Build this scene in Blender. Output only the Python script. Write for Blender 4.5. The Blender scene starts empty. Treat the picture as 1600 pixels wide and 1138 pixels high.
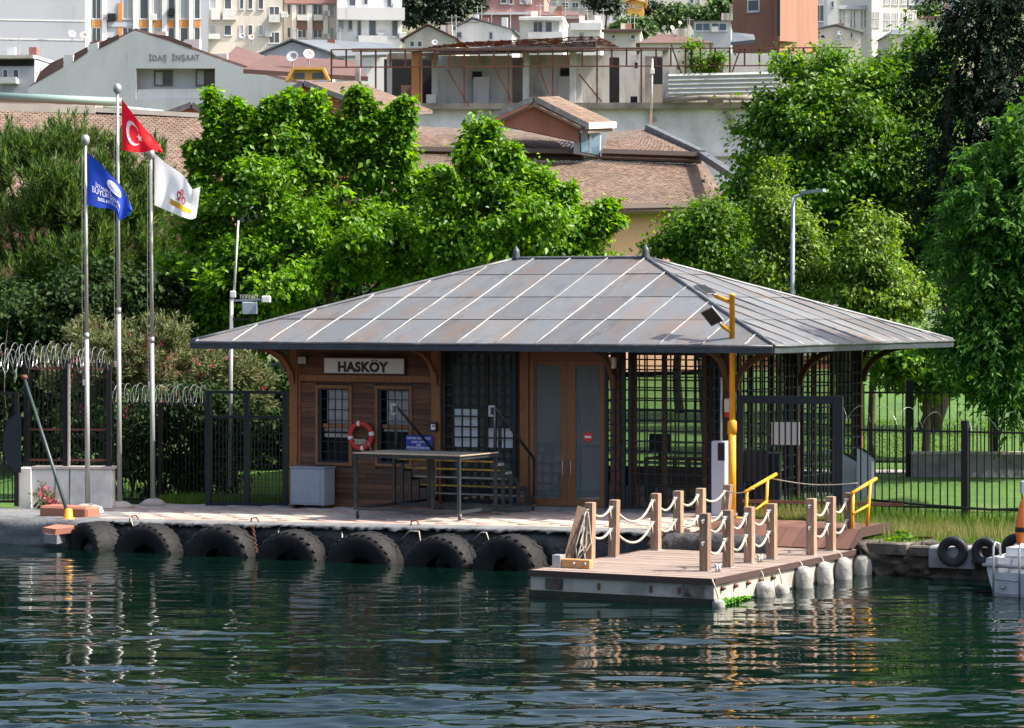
import bpy, bmesh, math, random
import numpy as np
from mathutils import Vector, Matrix
random.seed(7); RNG = np.random.default_rng(7)
scene = bpy.context.scene
COL = scene.collection
# ---------------------------------------------------------------- camera
F = 4454.0      # focal length in photo pixels (photo is 1600 wide)
HZ = 481.0      # horizon row of the photo
HC = 5.35       # eye height above the water
cam_d = bpy.data.cameras.new('camera'); cam = bpy.data.objects.new('camera', cam_d); COL.objects.link(cam)
cam.location = (0, 0, HC); cam.rotation_euler = (math.radians(90), 0, 0)
cam_d.sensor_width = 36; cam_d.lens = 36 * F / 1600; cam_d.shift_y = -(569 - HZ) / 1600
cam_d.clip_start = 0.5; cam_d.clip_end = 5000
scene.camera = cam
# ---------------------------------------------------------------- world and sun
SUN_AZ = math.radians(-9)       # direction to the sun, from +X (picture right) towards +Y (away)
SUN_EL = math.radians(50)
world = bpy.data.worlds.new('World'); scene.world = world; world.use_nodes = True
wn = world.node_tree.nodes; wl = world.node_tree.links
sky = wn.new('ShaderNodeTexSky'); sky.sky_type = 'NISHITA'; sky.sun_disc = False
sky.sun_elevation = SUN_EL; sky.sun_rotation = math.pi / 2 - SUN_AZ
sky.air_density = 1.0; sky.dust_density = 5.0; sky.ozone_density = 1.0
bg = wn['Background']; bg.inputs[1].default_value = 0.145
wl.new(sky.outputs[0], bg.inputs[0])
sun_d = bpy.data.lights.new('sun', 'SUN'); sun_d.energy = 5.0; sun_d.angle = math.radians(0.53); sun_d.color = (1.0, 0.93, 0.82)
sun = bpy.data.objects.new('sun', sun_d); COL.objects.link(sun)
sd = Vector((math.cos(SUN_EL) * math.cos(SUN_AZ), math.cos(SUN_EL) * math.sin(SUN_AZ), math.sin(SUN_EL)))
sun.rotation_euler = sd.to_track_quat('Z', 'Y').to_euler(); sun.location = (60, 40, 80)
vs = scene.view_settings
vs.view_transform = 'Standard'; vs.look = 'None'; vs.exposure = 0.92; vs.gamma = 1.0; vs.use_curve_mapping = False
scene.cycles.max_bounces = 6; scene.cycles.diffuse_bounces = 3; scene.cycles.glossy_bounces = 4
scene.cycles.transmission_bounces = 6; scene.cycles.transparent_max_bounces = 8; scene.cycles.volume_bounces = 1
scene.cycles.use_denoising = True; scene.cycles.caustics_reflective = False; scene.cycles.caustics_refractive = False

# ---------------------------------------------------------------- pixel helpers
def pt(px, py, d): return Vector(((px - 800) * d / F, d, HC - (py - HZ) * d / F))
def dz(py, z): return F * (HC - z) / (py - HZ)       # distance of a point of height z seen on row py
def zpy(py, d): return HC - (py - HZ) * d / F

class Plane:
    """A vertical plane through (x, y), running in direction (cos t, -sin t); w is the way in behind it."""
    def __init__(s, x, y, deg, z=0.0):
        t = math.radians(deg); s.O = (x, y); s.c = math.cos(t); s.n = math.sin(t); s.z0 = z
    def xf(s, p):
        return Vector((s.O[0] + s.c * p[0] + s.n * p[1], s.O[1] - s.n * p[0] + s.c * p[1], p[2] + s.z0))
    def u(s, px, w=0.0):
        k = (px - 800) / F; ox = s.O[0] + s.n * w; oy = s.O[1] + s.c * w
        return (k * oy - ox) / (s.c + k * s.n)
    def y(s, u, w=0.0): return s.O[1] - s.n * u + s.c * w
    def zz(s, py, u, w=0.0): return zpy(py, s.y(u, w)) - s.z0
    def p(s, px, py, w=0.0):
        u = s.u(px, w); return Vector((u, w, s.zz(py, u, w)))
    def inv(s, x, y):
        dx, dy = x - s.O[0], y - s.O[1]; return (s.c * dx - s.n * dy, s.n * dx + s.c * dy)
IDENT = lambda p: Vector(p)

# ---------------------------------------------------------------- mesh builder
def frame_of(d):
    d = Vector(d).normalized(); a = Vector((0, 0, 1)) if abs(d.z) < 0.9 else Vector((1, 0, 0))
    x = d.cross(a).normalized(); return x, d.cross(x).normalized()
class MB:
    def __init__(s, xf=IDENT): s.v = []; s.f = []; s.m = []; s.xf = xf; s.mi = 0; s.sm = []; s.smooth = False
    def add(s, vs_, fs):
        o = len(s.v); s.v += [s.xf(p) for p in vs_]
        for f in fs: s.f.append([i + o for i in f]); s.m.append(s.mi); s.sm.append(s.smooth)
        return s
    def box(s, a, b):
        x0, y0, z0 = [min(a[i], b[i]) for i in range(3)]; x1, y1, z1 = [max(a[i], b[i]) for i in range(3)]
        return s.add([(x0, y0, z0), (x1, y0, z0), (x1, y1, z0), (x0, y1, z0), (x0, y0, z1), (x1, y0, z1), (x1, y1, z1), (x0, y1, z1)],
                     [(3, 2, 1, 0), (4, 5, 6, 7), (0, 1, 5, 4), (1, 2, 6, 5), (2, 3, 7, 6), (3, 0, 4, 7)])
    def bevbox(s, a, b, r=0.01):
        """A box with its vertical and top edges chamfered."""
        x0, y0, z0 = [min(a[i], b[i]) for i in range(3)]; x1, y1, z1 = [max(a[i], b[i]) for i in range(3)]
        def ring(k, z): return [(x0 + k, y0 + r, z), (x0 + r, y0 + k, z), (x1 - r, y0 + k, z), (x1 - k, y0 + r, z), (x1 - k, y1 - r, z), (x1 - r, y1 - k, z), (x0 + r, y1 - k, z), (x0 + k, y1 - r, z)]
        vs_ = ring(0, z0) + ring(0, z1 - r) + ring(r * 0.9, z1)
        fs = [tuple(range(7, -1, -1)), tuple(range(16, 24))]
        for l in range(2):
            for i in range(8): j = (i + 1) % 8; fs.append((l * 8 + i, l * 8 + j, l * 8 + 8 + j, l * 8 + 8 + i))
        return s.add(vs_, fs)
    def bar(s, p, q, w, h=None, up=None):
        """A square bar from p to q."""
        p, q = Vector(p), Vector(q); h = h or w; d = (q - p).normalized()
        if up is None: a, b = frame_of(d)
        else: a = d.cross(Vector(up)).normalized(); b = a.cross(d).normalized()
        a *= w / 2; b *= h / 2
        vs_ = [p - a - b, p + a - b, p + a + b, p - a + b, q - a - b, q + a - b, q + a + b, q - a + b]
        return s.add(vs_, [(3, 2, 1, 0), (4, 5, 6, 7), (0, 1, 5, 4), (1, 2, 6, 5), (2, 3, 7, 6), (3, 0, 4, 7)])
    def tube(s, pts, r, n=8, cap=True):
        pts = [Vector(p) for p in pts]; k = len(pts); rs = r if hasattr(r, '__len__') else [r] * k
        vs_ = []; fs = []; px = None
        for i, p in enumerate(pts):
            d = (pts[min(i + 1, k - 1)] - pts[max(i - 1, 0)])
            d = d.normalized() if d.length > 1e-9 else Vector((0, 0, 1))
            if px is None: x, y = frame_of(d)
            else:
                x = px - d * px.dot(d); x = x.normalized() if x.length > 1e-6 else frame_of(d)[0]; y = d.cross(x)
            px = x
            for j in range(n):
                a = 2 * math.pi * j / n; vs_.append(p + (x * math.cos(a) + y * math.sin(a)) * rs[i])
        for i in range(k - 1):
            for j in range(n):
                l = (j + 1) % n; fs.append((i * n + j, i * n + l, (i + 1) * n + l, (i + 1) * n + j))
        if cap: fs.append(tuple(range(n - 1, -1, -1))); fs.append(tuple(range((k - 1) * n, k * n)))
        o = s.smooth; s.smooth = n > 5; s.add(vs_, fs); s.smooth = o
        return s
    def lathe(s, prof, c=(0, 0, 0), ax=(0, 0, 1), n=16, jit=0.0, cap=True):
        """prof: (radius, height along the axis)."""
        ax = Vector(ax).normalized(); x, y = frame_of(ax); c = Vector(c); vs_ = []; fs = []
        for (r, h) in prof:
            for j in range(n):
                a = 2 * math.pi * j / n; rr = r * (1 + (random.random() - .5) * jit)
                vs_.append(c + ax * h + (x * math.cos(a) + y * math.sin(a)) * rr)
        k = len(prof)
        for i in range(k - 1):
            for j in range(n):
                l = (j + 1) % n; fs.append((i * n + j, i * n + l, (i + 1) * n + l, (i + 1) * n + j))
        if cap: fs.append(tuple(range(n - 1, -1, -1))); fs.append(tuple(range((k - 1) * n, k * n)))
        o = s.smooth; s.smooth = True; s.add(vs_, fs); s.smooth = o
        return s
    def torus(s, c, ax, R, r, n=28, m=10, squash=1.0, a0=0, a1=2 * math.pi):
        ax = Vector(ax).normalized(); x, y = frame_of(ax); c = Vector(c); vs_ = []; fs = []
        closed = abs(a1 - a0 - 2 * math.pi) < 1e-6; k = n if closed else n + 1
        for i in range(k):
            a = a0 + (a1 - a0) * i / n; e = x * math.cos(a) + y * math.sin(a)
            for j in range(m):
                b = 2 * math.pi * j / m; vs_.append(c + e * (R + r * math.cos(b)) + ax * (r * squash * math.sin(b)))
        for i in range(n):
            i2 = (i + 1) % k
            for j in range(m):
                l = (j + 1) % m; fs.append((i * m + j, i2 * m + j, i2 * m + l, i * m + l))
        o = s.smooth; s.smooth = True; s.add(vs_, fs); s.smooth = o
        return s
    def prism(s, poly, d):
        """A polygon (3-D points) thickened by the vector d."""
        n = len(poly); d = Vector(d); vs_ = [Vector(p) for p in poly] + [Vector(p) + d for p in poly]
        fs = [tuple(range(n - 1, -1, -1)), tuple(range(n, 2 * n))] + [(i, (i + 1) % n, n + (i + 1) % n, n + i) for i in range(n)]
        return s.add(vs_, fs)
    def build(s, name, mats, parent=None, kind=None, label=None, recalc=True):
        off = ORG.get(parent.name, Vector((0, 0, 0))) if parent is not None else Vector((0, 0, 0))
        me = bpy.data.meshes.new(name)
        me.from_pydata([tuple(p - off) for p in s.v], [], s.f)
        if not isinstance(mats, (list, tuple)): mats = [mats]
        for m in mats: me.materials.append(MAT(m))
        me.polygons.foreach_set('material_index', s.m); me.polygons.foreach_set('use_smooth', s.sm)
        if recalc:
            bm = bmesh.new(); bm.from_mesh(me); bmesh.ops.recalc_face_normals(bm, faces=bm.faces); bm.to_mesh(me); bm.free()
        me.update()
        o = bpy.data.objects.new(name, me); COL.objects.link(o)
        if parent is not None: o.parent = parent; ORG[o.name] = off
        if kind: o['kind'] = kind
        if label: o['label'] = label
        return o
ORG = {}
def thing(name, label, cat, loc=(0, 0, 0), group=None):
    o = bpy.data.objects.new(name, None); COL.objects.link(o); o.location = loc; ORG[o.name] = Vector(loc)
    o.empty_display_size = 0.2; o['label'] = label; o['category'] = cat
    if group: o['group'] = group
    return o
def tag(o, label, cat, group=None):
    o['label'] = label; o['category'] = cat
    if group: o['group'] = group
    return o
_UNIT = {}
def bar_obj(name, parent, p, q, w, h, mat, xf=IDENT, up=None):
    """One straight square bar as an object that shares the unit-cube mesh of its material."""
    if mat not in _UNIT:
        mb = MB().box((-.5, -.5, -.5), (.5, .5, .5)); me = bpy.data.meshes.new(name)
        me.from_pydata([tuple(v) for v in mb.v], [], mb.f); me.materials.append(MAT(mat)); _UNIT[mat] = me
    p, q = xf(p), xf(q); d = q - p; L = d.length; d.normalize()
    if up is None: a = Vector((0, 0, 1)) if abs(d.z) < .9 else (xf((1, 0, 0)) - xf((0, 0, 0)))
    else: a = xf(up) - xf((0, 0, 0))
    y = d.cross(a).normalized(); x = y.cross(d).normalized()
    o = bpy.data.objects.new(name, _UNIT[mat]); COL.objects.link(o)
    off = ORG.get(parent.name, Vector((0, 0, 0))); c = (p + q) / 2 - off
    R = Matrix((x, y, d)).transposed().to_4x4()
    o.parent = parent; o.matrix_local = Matrix.Translation(c) @ R @ Matrix.Diagonal((h, w, L, 1))
    ORG[o.name] = off
    return o
def copy_thing(root, loc, rotz=None, scale=None, label=None):
    c = root.copy(); COL.objects.link(c); c.location = loc
    if rotz is not None: c.rotation_euler.z = rotz
    if scale is not None: c.scale = scale
    if label: c['label'] = label
    for ch in list(root.children):
        d = ch.copy(); COL.objects.link(d); d.parent = c
        for g in list(ch.children): e = g.copy(); COL.objects.link(e); e.parent = d
    return c
def np_mesh(name, verts, tris, mat, parent=None, kind=None, smooth=False):
    me = bpy.data.meshes.new(name); k = tris.shape[1]
    off = ORG.get(parent.name, Vector((0, 0, 0))) if parent is not None else Vector((0, 0, 0))
    verts = np.asarray(verts, np.float32) - np.array(off, np.float32)
    me.vertices.add(len(verts)); me.vertices.foreach_set('co', verts.ravel())
    me.loops.add(tris.size); me.loops.foreach_set('vertex_index', tris.ravel().astype(np.int32))
    me.polygons.add(len(tris)); me.polygons.foreach_set('loop_start', np.arange(0, tris.size, k, dtype=np.int32))
    me.polygons.foreach_set('loop_total', np.full(len(tris), k, np.int32))
    if smooth: me.polygons.foreach_set('use_smooth', np.ones(len(tris), bool))
    me.materials.append(MAT(mat)); me.update(calc_edges=True); me.validate()
    o = bpy.data.objects.new(name, me); COL.objects.link(o)
    if parent is not None: o.parent = parent; ORG[o.name] = off
    if kind: o['kind'] = kind
    return o
def text_geo(body, size, bold=0.0, spacing=1.0):
    """Vertices (x right, y up, centred on x) and faces of a line of lettering."""
    cu = bpy.data.curves.new('t', 'FONT'); cu.body = body; cu.size = size; cu.align_x = 'CENTER'; cu.offset = bold; cu.space_character = spacing
    cu.resolution_u = 3; ob = bpy.data.objects.new('t', cu); COL.objects.link(ob)
    dg = bpy.context.evaluated_depsgraph_get(); dg.update(); ev = ob.evaluated_get(dg); me = ev.to_mesh()
    vs_ = [(v.co.x, v.co.y) for v in me.vertices]; fs = [tuple(p.vertices) for p in me.polygons]
    ev.to_mesh_clear(); bpy.data.objects.remove(ob); bpy.data.curves.remove(cu)
    return vs_, fs

# ---------------------------------------------------------------- materials
_M = {}; MDEF = {}
def MAT(n):
    if not isinstance(n, str): return n
    if n not in _M: _M[n] = make_mat(n, **MDEF[n])
    return _M[n]
def make_mat(name, c, r=.6, metal=0, spec=.4, var=(), rnd=0, island=None, bump=None, stretch=None, emit=0, trans=0, alpha=1, coat=0):
    """c base colour; var: (colour, noise scale, low, high) layers; rnd: value spread per object; island: ramp colours per loose piece."""
    m = bpy.data.materials.new(name); m.use_nodes = True; nt = m.node_tree; N = nt.nodes; L = nt.links
    b = N['Principled BSDF']; b.inputs['Roughness'].default_value = r; b.inputs['Metallic'].default_value = metal
    b.inputs['Specular IOR Level'].default_value = spec; b.inputs['Coat Weight'].default_value = coat
    geo = N.new('ShaderNodeNewGeometry'); pos = geo.outputs['Position']
    if stretch:
        mp = N.new('ShaderNodeMapping'); mp.vector_type = 'POINT'
        mp.inputs['Rotation'].default_value = (0, 0, math.radians(stretch[3])); mp.inputs['Scale'].default_value = stretch[:3]
        rt = N.new('ShaderNodeMapping'); rt.inputs['Rotation'].default_value = (0, 0, math.radians(stretch[3])); L.new(pos, rt.inputs[0])
        mp.inputs['Rotation'].default_value = (0, 0, 0); L.new(rt.outputs[0], mp.inputs[0]); spos = mp.outputs[0]
    else: spos = pos
    def rgb(col):
        q = N.new('ShaderNodeRGB'); q.outputs[0].default_value = (*col, 1); return q.outputs[0]
    col = rgb(c)
    if island:
        rp = N.new('ShaderNodeValToRGB'); rp.color_ramp.interpolation = 'LINEAR'; e = rp.color_ramp.elements
        for i, cc in enumerate(island):
            t = i / (len(island) - 1)
            if i < 2: e[i].position = t; e[i].color = (*cc, 1)
            else: x = e.new(t); x.color = (*cc, 1)
        e[0].position = 0
        if len(island) > 1:
            for i, el in enumerate(sorted(e, key=lambda q: q.position)): pass
        L.new(geo.outputs['Random Per Island'], rp.inputs[0]); col = rp.outputs[0]
    def mix(a, bb, f, mode='MIX'):
        x = N.new('ShaderNodeMix'); x.data_type = 'RGBA'; x.blend_type = mode
        if isinstance(f, (int, float)): x.inputs[0].default_value = f
        else: L.new(f, x.inputs[0])
        L.new(a, x.inputs[6]); L.new(bb, x.inputs[7]); return x.outputs[2]
    for v in var:
        cc, sc, lo, hi = v[:4]
        nz = N.new('ShaderNodeTexNoise'); nz.inputs['Scale'].default_value = sc; nz.inputs['Detail'].default_value = 5; nz.inputs['Roughness'].default_value = .62
        L.new(spos if len(v) < 5 else pos, nz.inputs['Vector'])
        mr = N.new('ShaderNodeMapRange'); mr.inputs[1].default_value = lo; mr.inputs[2].default_value = hi; L.new(nz.outputs[0], mr.inputs[0])
        col = mix(col, rgb(cc), mr.outputs[0])
    if rnd:
        oi = N.new('ShaderNodeObjectInfo'); mr = N.new('ShaderNodeMapRange'); mr.inputs[3].default_value = 1 - rnd; mr.inputs[4].default_value = 1 + rnd
        L.new(oi.outputs['Random'], mr.inputs[0]); h = N.new('ShaderNodeHueSaturation'); L.new(mr.outputs[0], h.inputs['Value']); L.new(col, h.inputs['Color']); col = h.outputs[0]
    L.new(col, b.inputs['Base Color'])
    if bump:
        nz = N.new('ShaderNodeTexNoise'); nz.inputs['Scale'].default_value = bump[0]; nz.inputs['Detail'].default_value = 4; L.new(spos, nz.inputs['Vector'])
        bp = N.new('ShaderNodeBump'); bp.inputs['Strength'].default_value = bump[1]; bp.inputs['Distance'].default_value = bump[2] if len(bump) > 2 else .02
        L.new(nz.outputs[0], bp.inputs['Height']); L.new(bp.outputs[0], b.inputs['Normal'])
    if emit: L.new(col, b.inputs['Emission Color']); b.inputs['Emission Strength'].default_value = emit
    if trans:
        t = N.new('ShaderNodeBsdfTranslucent'); h = N.new('ShaderNodeHueSaturation'); h.inputs['Value'].default_value = 1.5; h.inputs['Saturation'].default_value = 1.15
        h.inputs['Hue'].default_value = .49; L.new(col, h.inputs['Color']); L.new(h.outputs[0], t.inputs[0])
        ms = N.new('ShaderNodeMixShader'); ms.inputs[0].default_value = trans; L.new(b.outputs[0], ms.inputs[1]); L.new(t.outputs[0], ms.inputs[2])
        L.new(ms.outputs[0], N['Material Output'].inputs[0])
    if alpha < 1:
        t = N.new('ShaderNodeBsdfTransparent'); ms = N.new('ShaderNodeMixShader'); ms.inputs[0].default_value = alpha
        L.new(t.outputs[0], ms.inputs[1]); L.new(b.outputs[0], ms.inputs[2]); L.new(ms.outputs[0], N['Material Output'].inputs[0])
    return m
TH = 28.07
D = MDEF
D['wood_plank'] = dict(c=(.13, .058, .028), r=.62, var=[((.05, .02, .012), 5, .42, .68), ((.19, .085, .038), 2.2, .5, .75)], rnd=.42, stretch=(.8, 14, 14, TH), bump=(8, .4, .01))
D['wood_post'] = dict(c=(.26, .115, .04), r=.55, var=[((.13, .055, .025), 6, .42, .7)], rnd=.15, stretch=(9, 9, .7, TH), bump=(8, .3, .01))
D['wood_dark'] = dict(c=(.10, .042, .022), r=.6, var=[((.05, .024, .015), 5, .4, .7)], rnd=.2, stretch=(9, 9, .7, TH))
D['wood_door'] = dict(c=(.19, .09, .04), r=.42, var=[((.16, .065, .025), 5, .4, .7), ((.4, .26, .15), 3, .62, .75)], rnd=.1, stretch=(9, 9, .6, TH), coat=.2)
D['wood_bollard'] = dict(c=(.31, .205, .14), r=.78, var=[((.2, .12, .085), 3, .4, .65), ((.42, .34, .26), 5, .52, .72), ((.12, .08, .06), 9, .64, .78)], rnd=.3, stretch=(8, 8, .6, TH), bump=(12, .8, .012))
D['wood_fresh'] = dict(c=(.55, .30, .12), r=.6, var=[((.42, .2, .08), 6, .4, .7)], stretch=(1, 9, 9, TH))
D['lead'] = dict(c=(.152, .162, .174), r=.52, metal=.25, spec=.45, var=[((.19, .14, .115), .8, .46, .7), ((.10, .105, .11), 1.7, .52, .78), ((.24, .24, .23), 6, .58, .8)], rnd=.2, bump=(2.2, .4, .03), stretch=(1.7, .5, .5, TH))
D['lead_side'] = dict(c=(.152, .162, .174), r=.52, metal=.25, spec=.45, var=[((.19, .14, .115), .8, .46, .7), ((.10, .105, .11), 1.7, .52, .78), ((.24, .24, .23), 6, .58, .8)], rnd=.2, bump=(2.2, .4, .03), stretch=(.5, 1.7, .5, TH))
D['lead_rib'] = dict(c=(.28, .285, .29), r=.5, metal=.2, var=[((.16, .165, .17), 2.2, .42, .7)], rnd=.15)
D['lead_cap'] = dict(c=(.12, .125, .135), r=.5, metal=.3, var=[((.22, .23, .26), 4, .5, .7)])
D['fascia'] = dict(c=(.05, .06, .075), r=.45, metal=.2, var=[((.1, .115, .14), 1.5, .5, .75)])
D['soffit'] = dict(c=(.11, .05, .025), r=.7, var=[((.07, .03, .018), 3, .4, .7)], stretch=(1, 10, 10, TH))
D['navy_metal'] = dict(c=(.014, .021, .03), r=.42, metal=.25)
D['black_metal'] = dict(c=(.013, .014, .016), r=.5, metal=.3)
D['rust_metal'] = dict(c=(.16, .05, .03), r=.7, var=[((.07, .03, .025), 2, .4, .7)])
D['glass'] = dict(c=(.02, .032, .036), r=.03, spec=.9, alpha=.30)
D['glass_clear'] = dict(c=(.015, .03, .03), r=.03, spec=.8, alpha=.13)
D['glass_dark'] = dict(c=(.012, .022, .026), r=.05, spec=.8)
D['curtain_far'] = dict(c=(.34, .36, .38), r=.6)
D['curtain'] = dict(c=(.74, .78, .82), r=.9, var=[((.26, .29, .32), 9, .4, .7)], stretch=(9, 9, .6, TH))
D['paper'] = dict(c=(.72, .76, .8), r=.7)
D['white_paint'] = dict(c=(.62, .62, .6), r=.5, var=[((.48, .47, .44), 3, .5, .75)])
D['sign_white'] = dict(c=(.66, .66, .63), r=.45)
D['sign_text'] = dict(c=(.035, .018, .012), r=.5)
D['sign_blue'] = dict(c=(.015, .04, .32), r=.45)
D['white_print'] = dict(c=(.72, .74, .78), r=.5)
D['red_paint'] = dict(c=(.55, .035, .03), r=.45)
D['buoy_red'] = dict(c=(.5, .03, .025), r=.5, var=[((.4, .05, .04), 6, .5, .7)])
D['yellow_paint'] = dict(c=(.74, .34, .015), r=.45, var=[((.55, .25, .015), 3, .5, .8), ((.3, .16, .06), 9, .66, .8)])
D['tread_yellow'] = dict(c=(.7, .52, .05), r=.6, var=[((.2, .18, .12), 8, .45, .65)])
D['galv'] = dict(c=(.42, .43, .44), r=.4, metal=.5, var=[((.32, .33, .34), 4, .45, .7)])
D['pole_white'] = dict(c=(.40, .40, .39), r=.4, metal=.3)
D['cabinet'] = dict(c=(.27, .32, .39), r=.45, var=[((.24, .27, .31), 3, .5, .75)])
D['kiosk'] = dict(c=(.44, .47, .55), r=.4)
D['rubber'] = dict(c=(.009, .009, .010), r=.72, spec=.3, var=[((.022, .022, .023), 3, .5, .8), ((.11, .11, .11), 9, .66, .85)], bump=(18, .5, .02))
D['rubber_clean'] = dict(c=(.016, .017, .02), r=.55, spec=.4, var=[((.04, .04, .045), 5, .5, .8)])
D['rope'] = dict(c=(.52, .47, .38), r=.9, var=[((.36, .31, .24), 30, .4, .7)])
D['concrete_quay'] = dict(c=(.27, .275, .28), r=.85, var=[((.13, .13, .135), 1.3, .45, .7), ((.36, .35, .33), 5, .6, .8)], bump=(5, .6, .05))
D['quay_wet_shade'] = dict(c=(.05, .05, .052), r=.7, var=[((.11, .11, .11), 2.5, .5, .7), ((.02, .02, .022), 5, .5, .7)], bump=(6, .9, .06))  # wet concrete, with the shadow behind the tyre holes put into its colour
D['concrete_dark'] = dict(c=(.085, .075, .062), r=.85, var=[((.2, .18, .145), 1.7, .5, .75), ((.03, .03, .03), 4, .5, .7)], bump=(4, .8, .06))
D['concrete_float'] = dict(c=(.40, .385, .33), r=.85, var=[((.17, .17, .16), 1.1, .5, .72), ((.24, .13, .07), 2.6, .62, .78), ((.5, .48, .42), 5, .6, .8)], bump=(9, .35, .02))
D['algae_black'] = dict(c=(.018, .02, .016), r=.6, var=[((.03, .05, .015), 4, .5, .7)])
D['moss'] = dict(c=(.10, .3, .01), r=.8, island=[(.06, .2, .01), (.16, .42, .02)])
D['paving'] = dict(c=(.44, .30, .25), r=.85, var=[((.36, .24, .2), .8, .45, .7), ((.52, .42, .37), 3, .55, .75)])
D['kerb_stone'] = dict(c=(.46, .42, .39), r=.85, var=[((.33, .29, .27), 2, .45, .7)], bump=(6, .3, .02))
D['red_kerb'] = dict(c=(.34, .14, .095), r=.8, var=[((.3, .12, .08), 3, .45, .7), ((.45, .3, .24), 6, .62, .8)])
D['white_wall'] = dict(c=(.74, .73, .69), r=.85, var=[((.42, .41, .4), 1.2, .5, .75), ((.27, .27, .28), 2.2, .66, .8)], bump=(8, .2, .01))
D['deck'] = dict(c=(.25, .2, .175), r=.75, var=[((.2, .15, .13), 1.2, .45, .7), ((.15, .12, .105), 4, .6, .78)], island=[(.24, .185, .155), (.30, .235, .2)])
D['deck_edge'] = dict(c=(.06, .035, .032), r=.6)
D['ramp_brown'] = dict(c=(.14, .07, .05), r=.75, var=[((.11, .05, .04), 2, .45, .7)], rnd=.2)
D['fender'] = dict(c=(.30, .30, .29), r=.85, var=[((.15, .145, .13), 4, .45, .7), ((.42, .42, .4), 14, .6, .8)], rnd=.12, bump=(7, .9, .03))
D['soil'] = dict(c=(.10, .085, .05), r=.95, var=[((.05, .08, .02), .3, .45, .6)])
D['lawn'] = dict(c=(.055, .13, .016), r=.9, var=[((.035, .095, .012), .2, .4, .65), ((.09, .17, .025), 1.4, .5, .75), ((.13, .15, .05), .35, .6, .75)], bump=(14, .9, .06))
D['path'] = dict(c=(.36, .33, .31), r=.9, var=[((.28, .26, .25), 1, .45, .7)])
D['grass_green'] = dict(c=(.1, .2, .02), r=.7, island=[(.05, .11, .015), (.10, .2, .022), (.16, .26, .035)], trans=.3)
D['grass_dry'] = dict(c=(.3, .25, .1), r=.7, island=[(.10, .17, .03), (.2, .21, .07), (.3, .26, .11)], trans=.3)
D['bark'] = dict(c=(.075, .055, .04), r=.9, var=[((.035, .027, .02), 3, .4, .7)], bump=(9, .8, .04))
D['leaf_bright'] = dict(c=(.06, .14, .02), r=.4, spec=.35, island=[(.035, .12, .002), (.08, .215, .003), (.135, .30, .005), (.23, .42, .012)], trans=.5, var=[((.05, .14, .003), .8, .48, .72), ((.19, .36, .01), 1.1, .58, .78)])
D['leaf_plane'] = dict(c=(.06, .14, .02), r=.45, spec=.3, island=[(.026, .09, .005), (.06, .165, .007), (.115, .25, .012), (.21, .37, .02)], trans=.45, var=[((.05, .11, .012), .7, .45, .7)])
D['leaf_pale'] = dict(c=(.08, .14, .03), r=.5, spec=.4, island=[(.04, .10, .008), (.085, .175, .014), (.15, .26, .025), (.26, .36, .05)], trans=.4)
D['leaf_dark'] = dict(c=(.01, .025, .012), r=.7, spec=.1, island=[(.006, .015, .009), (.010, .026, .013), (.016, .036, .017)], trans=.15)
D['leaf_feather'] = dict(c=(.05, .11, .03), r=.55, spec=.2, island=[(.02, .08, .016), (.042, .135, .022), (.08, .2, .028), (.14, .28, .04)], trans=.45)
D['leaf_pine'] = dict(c=(.06, .1, .03), r=.5, spec=.35, island=[(.018, .045, .012), (.05, .115, .02), (.10, .18, .035), (.21, .30, .085)], trans=.35)
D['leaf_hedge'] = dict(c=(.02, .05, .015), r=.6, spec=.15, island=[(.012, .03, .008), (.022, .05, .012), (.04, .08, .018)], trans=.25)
D['leaf_oleander'] = dict(c=(.1, .13, .05), r=.5, spec=.35, island=[(.045, .075, .02), (.095, .125, .04), (.15, .165, .07), (.21, .21, .1)], trans=.28)
D['flower_pink'] = dict(c=(.62, .09, .16), r=.6, island=[(.5, .05, .1), (.68, .16, .24)], trans=.3)
D['wire'] = dict(c=(.40, .40, .41), r=.35, metal=.6)
D['tile'] = dict(c=(.3, .15, .09), r=.9, island=[(.13, .088, .064), (.155, .103, .077), (.175, .115, .087), (.21, .148, .115)], var=[((.12, .09, .07), .35, .48, .72), ((.22, .165, .13), .9, .52, .75), ((.13, .12, .09), 2.5, .62, .8)])
D['tile_red'] = dict(c=(.34, .13, .07), r=.9, island=[(.19, .08, .05), (.27, .12, .07), (.33, .16, .10)])
D['roof_redbrown'] = dict(c=(.14, .078, .07), r=.75, var=[((.11, .06, .055), .5, .45, .7), ((.22, .13, .11), 2, .55, .75)], rnd=.1)
D['roof_slate'] = dict(c=(.13, .15, .17), r=.6, var=[((.1, .11, .13), .4, .45, .7)])
D['salmon_wall'] = dict(c=(.62, .36, .24), r=.85, var=[((.5, .3, .2), .5, .5, .8)], stretch=(1, 1, .2, 0))
D['red_wall'] = dict(c=(.34, .15, .11), r=.85, var=[((.27, .12, .09), 1, .45, .7)], stretch=(2, 2, .3, 0))
D['verge'] = dict(c=(.17, .13, .12), r=.7)
D['plaster_white'] = dict(c=(.70, .70, .69), r=.85, var=[((.56, .56, .56), .5, .48, .75), ((.42, .41, .4), 1.4, .62, .8)], stretch=(1, 1, .22, 0))
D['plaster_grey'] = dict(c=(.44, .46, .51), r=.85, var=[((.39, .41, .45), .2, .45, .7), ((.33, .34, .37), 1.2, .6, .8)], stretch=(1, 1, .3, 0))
D['plaster_beige'] = dict(c=(.62, .57, .5), r=.85, var=[((.5, .45, .4), .6, .45, .7), ((.38, .35, .31), 1.6, .6, .8)], stretch=(1, 1, .22, 0))
D['plaster_brown'] = dict(c=(.25, .15, .12), r=.85)
D['plaster_yellow'] = dict(c=(.68, .39, .08), r=.85, var=[((.55, .32, .08), .8, .45, .7)], stretch=(1, 1, .25, 0))
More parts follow.
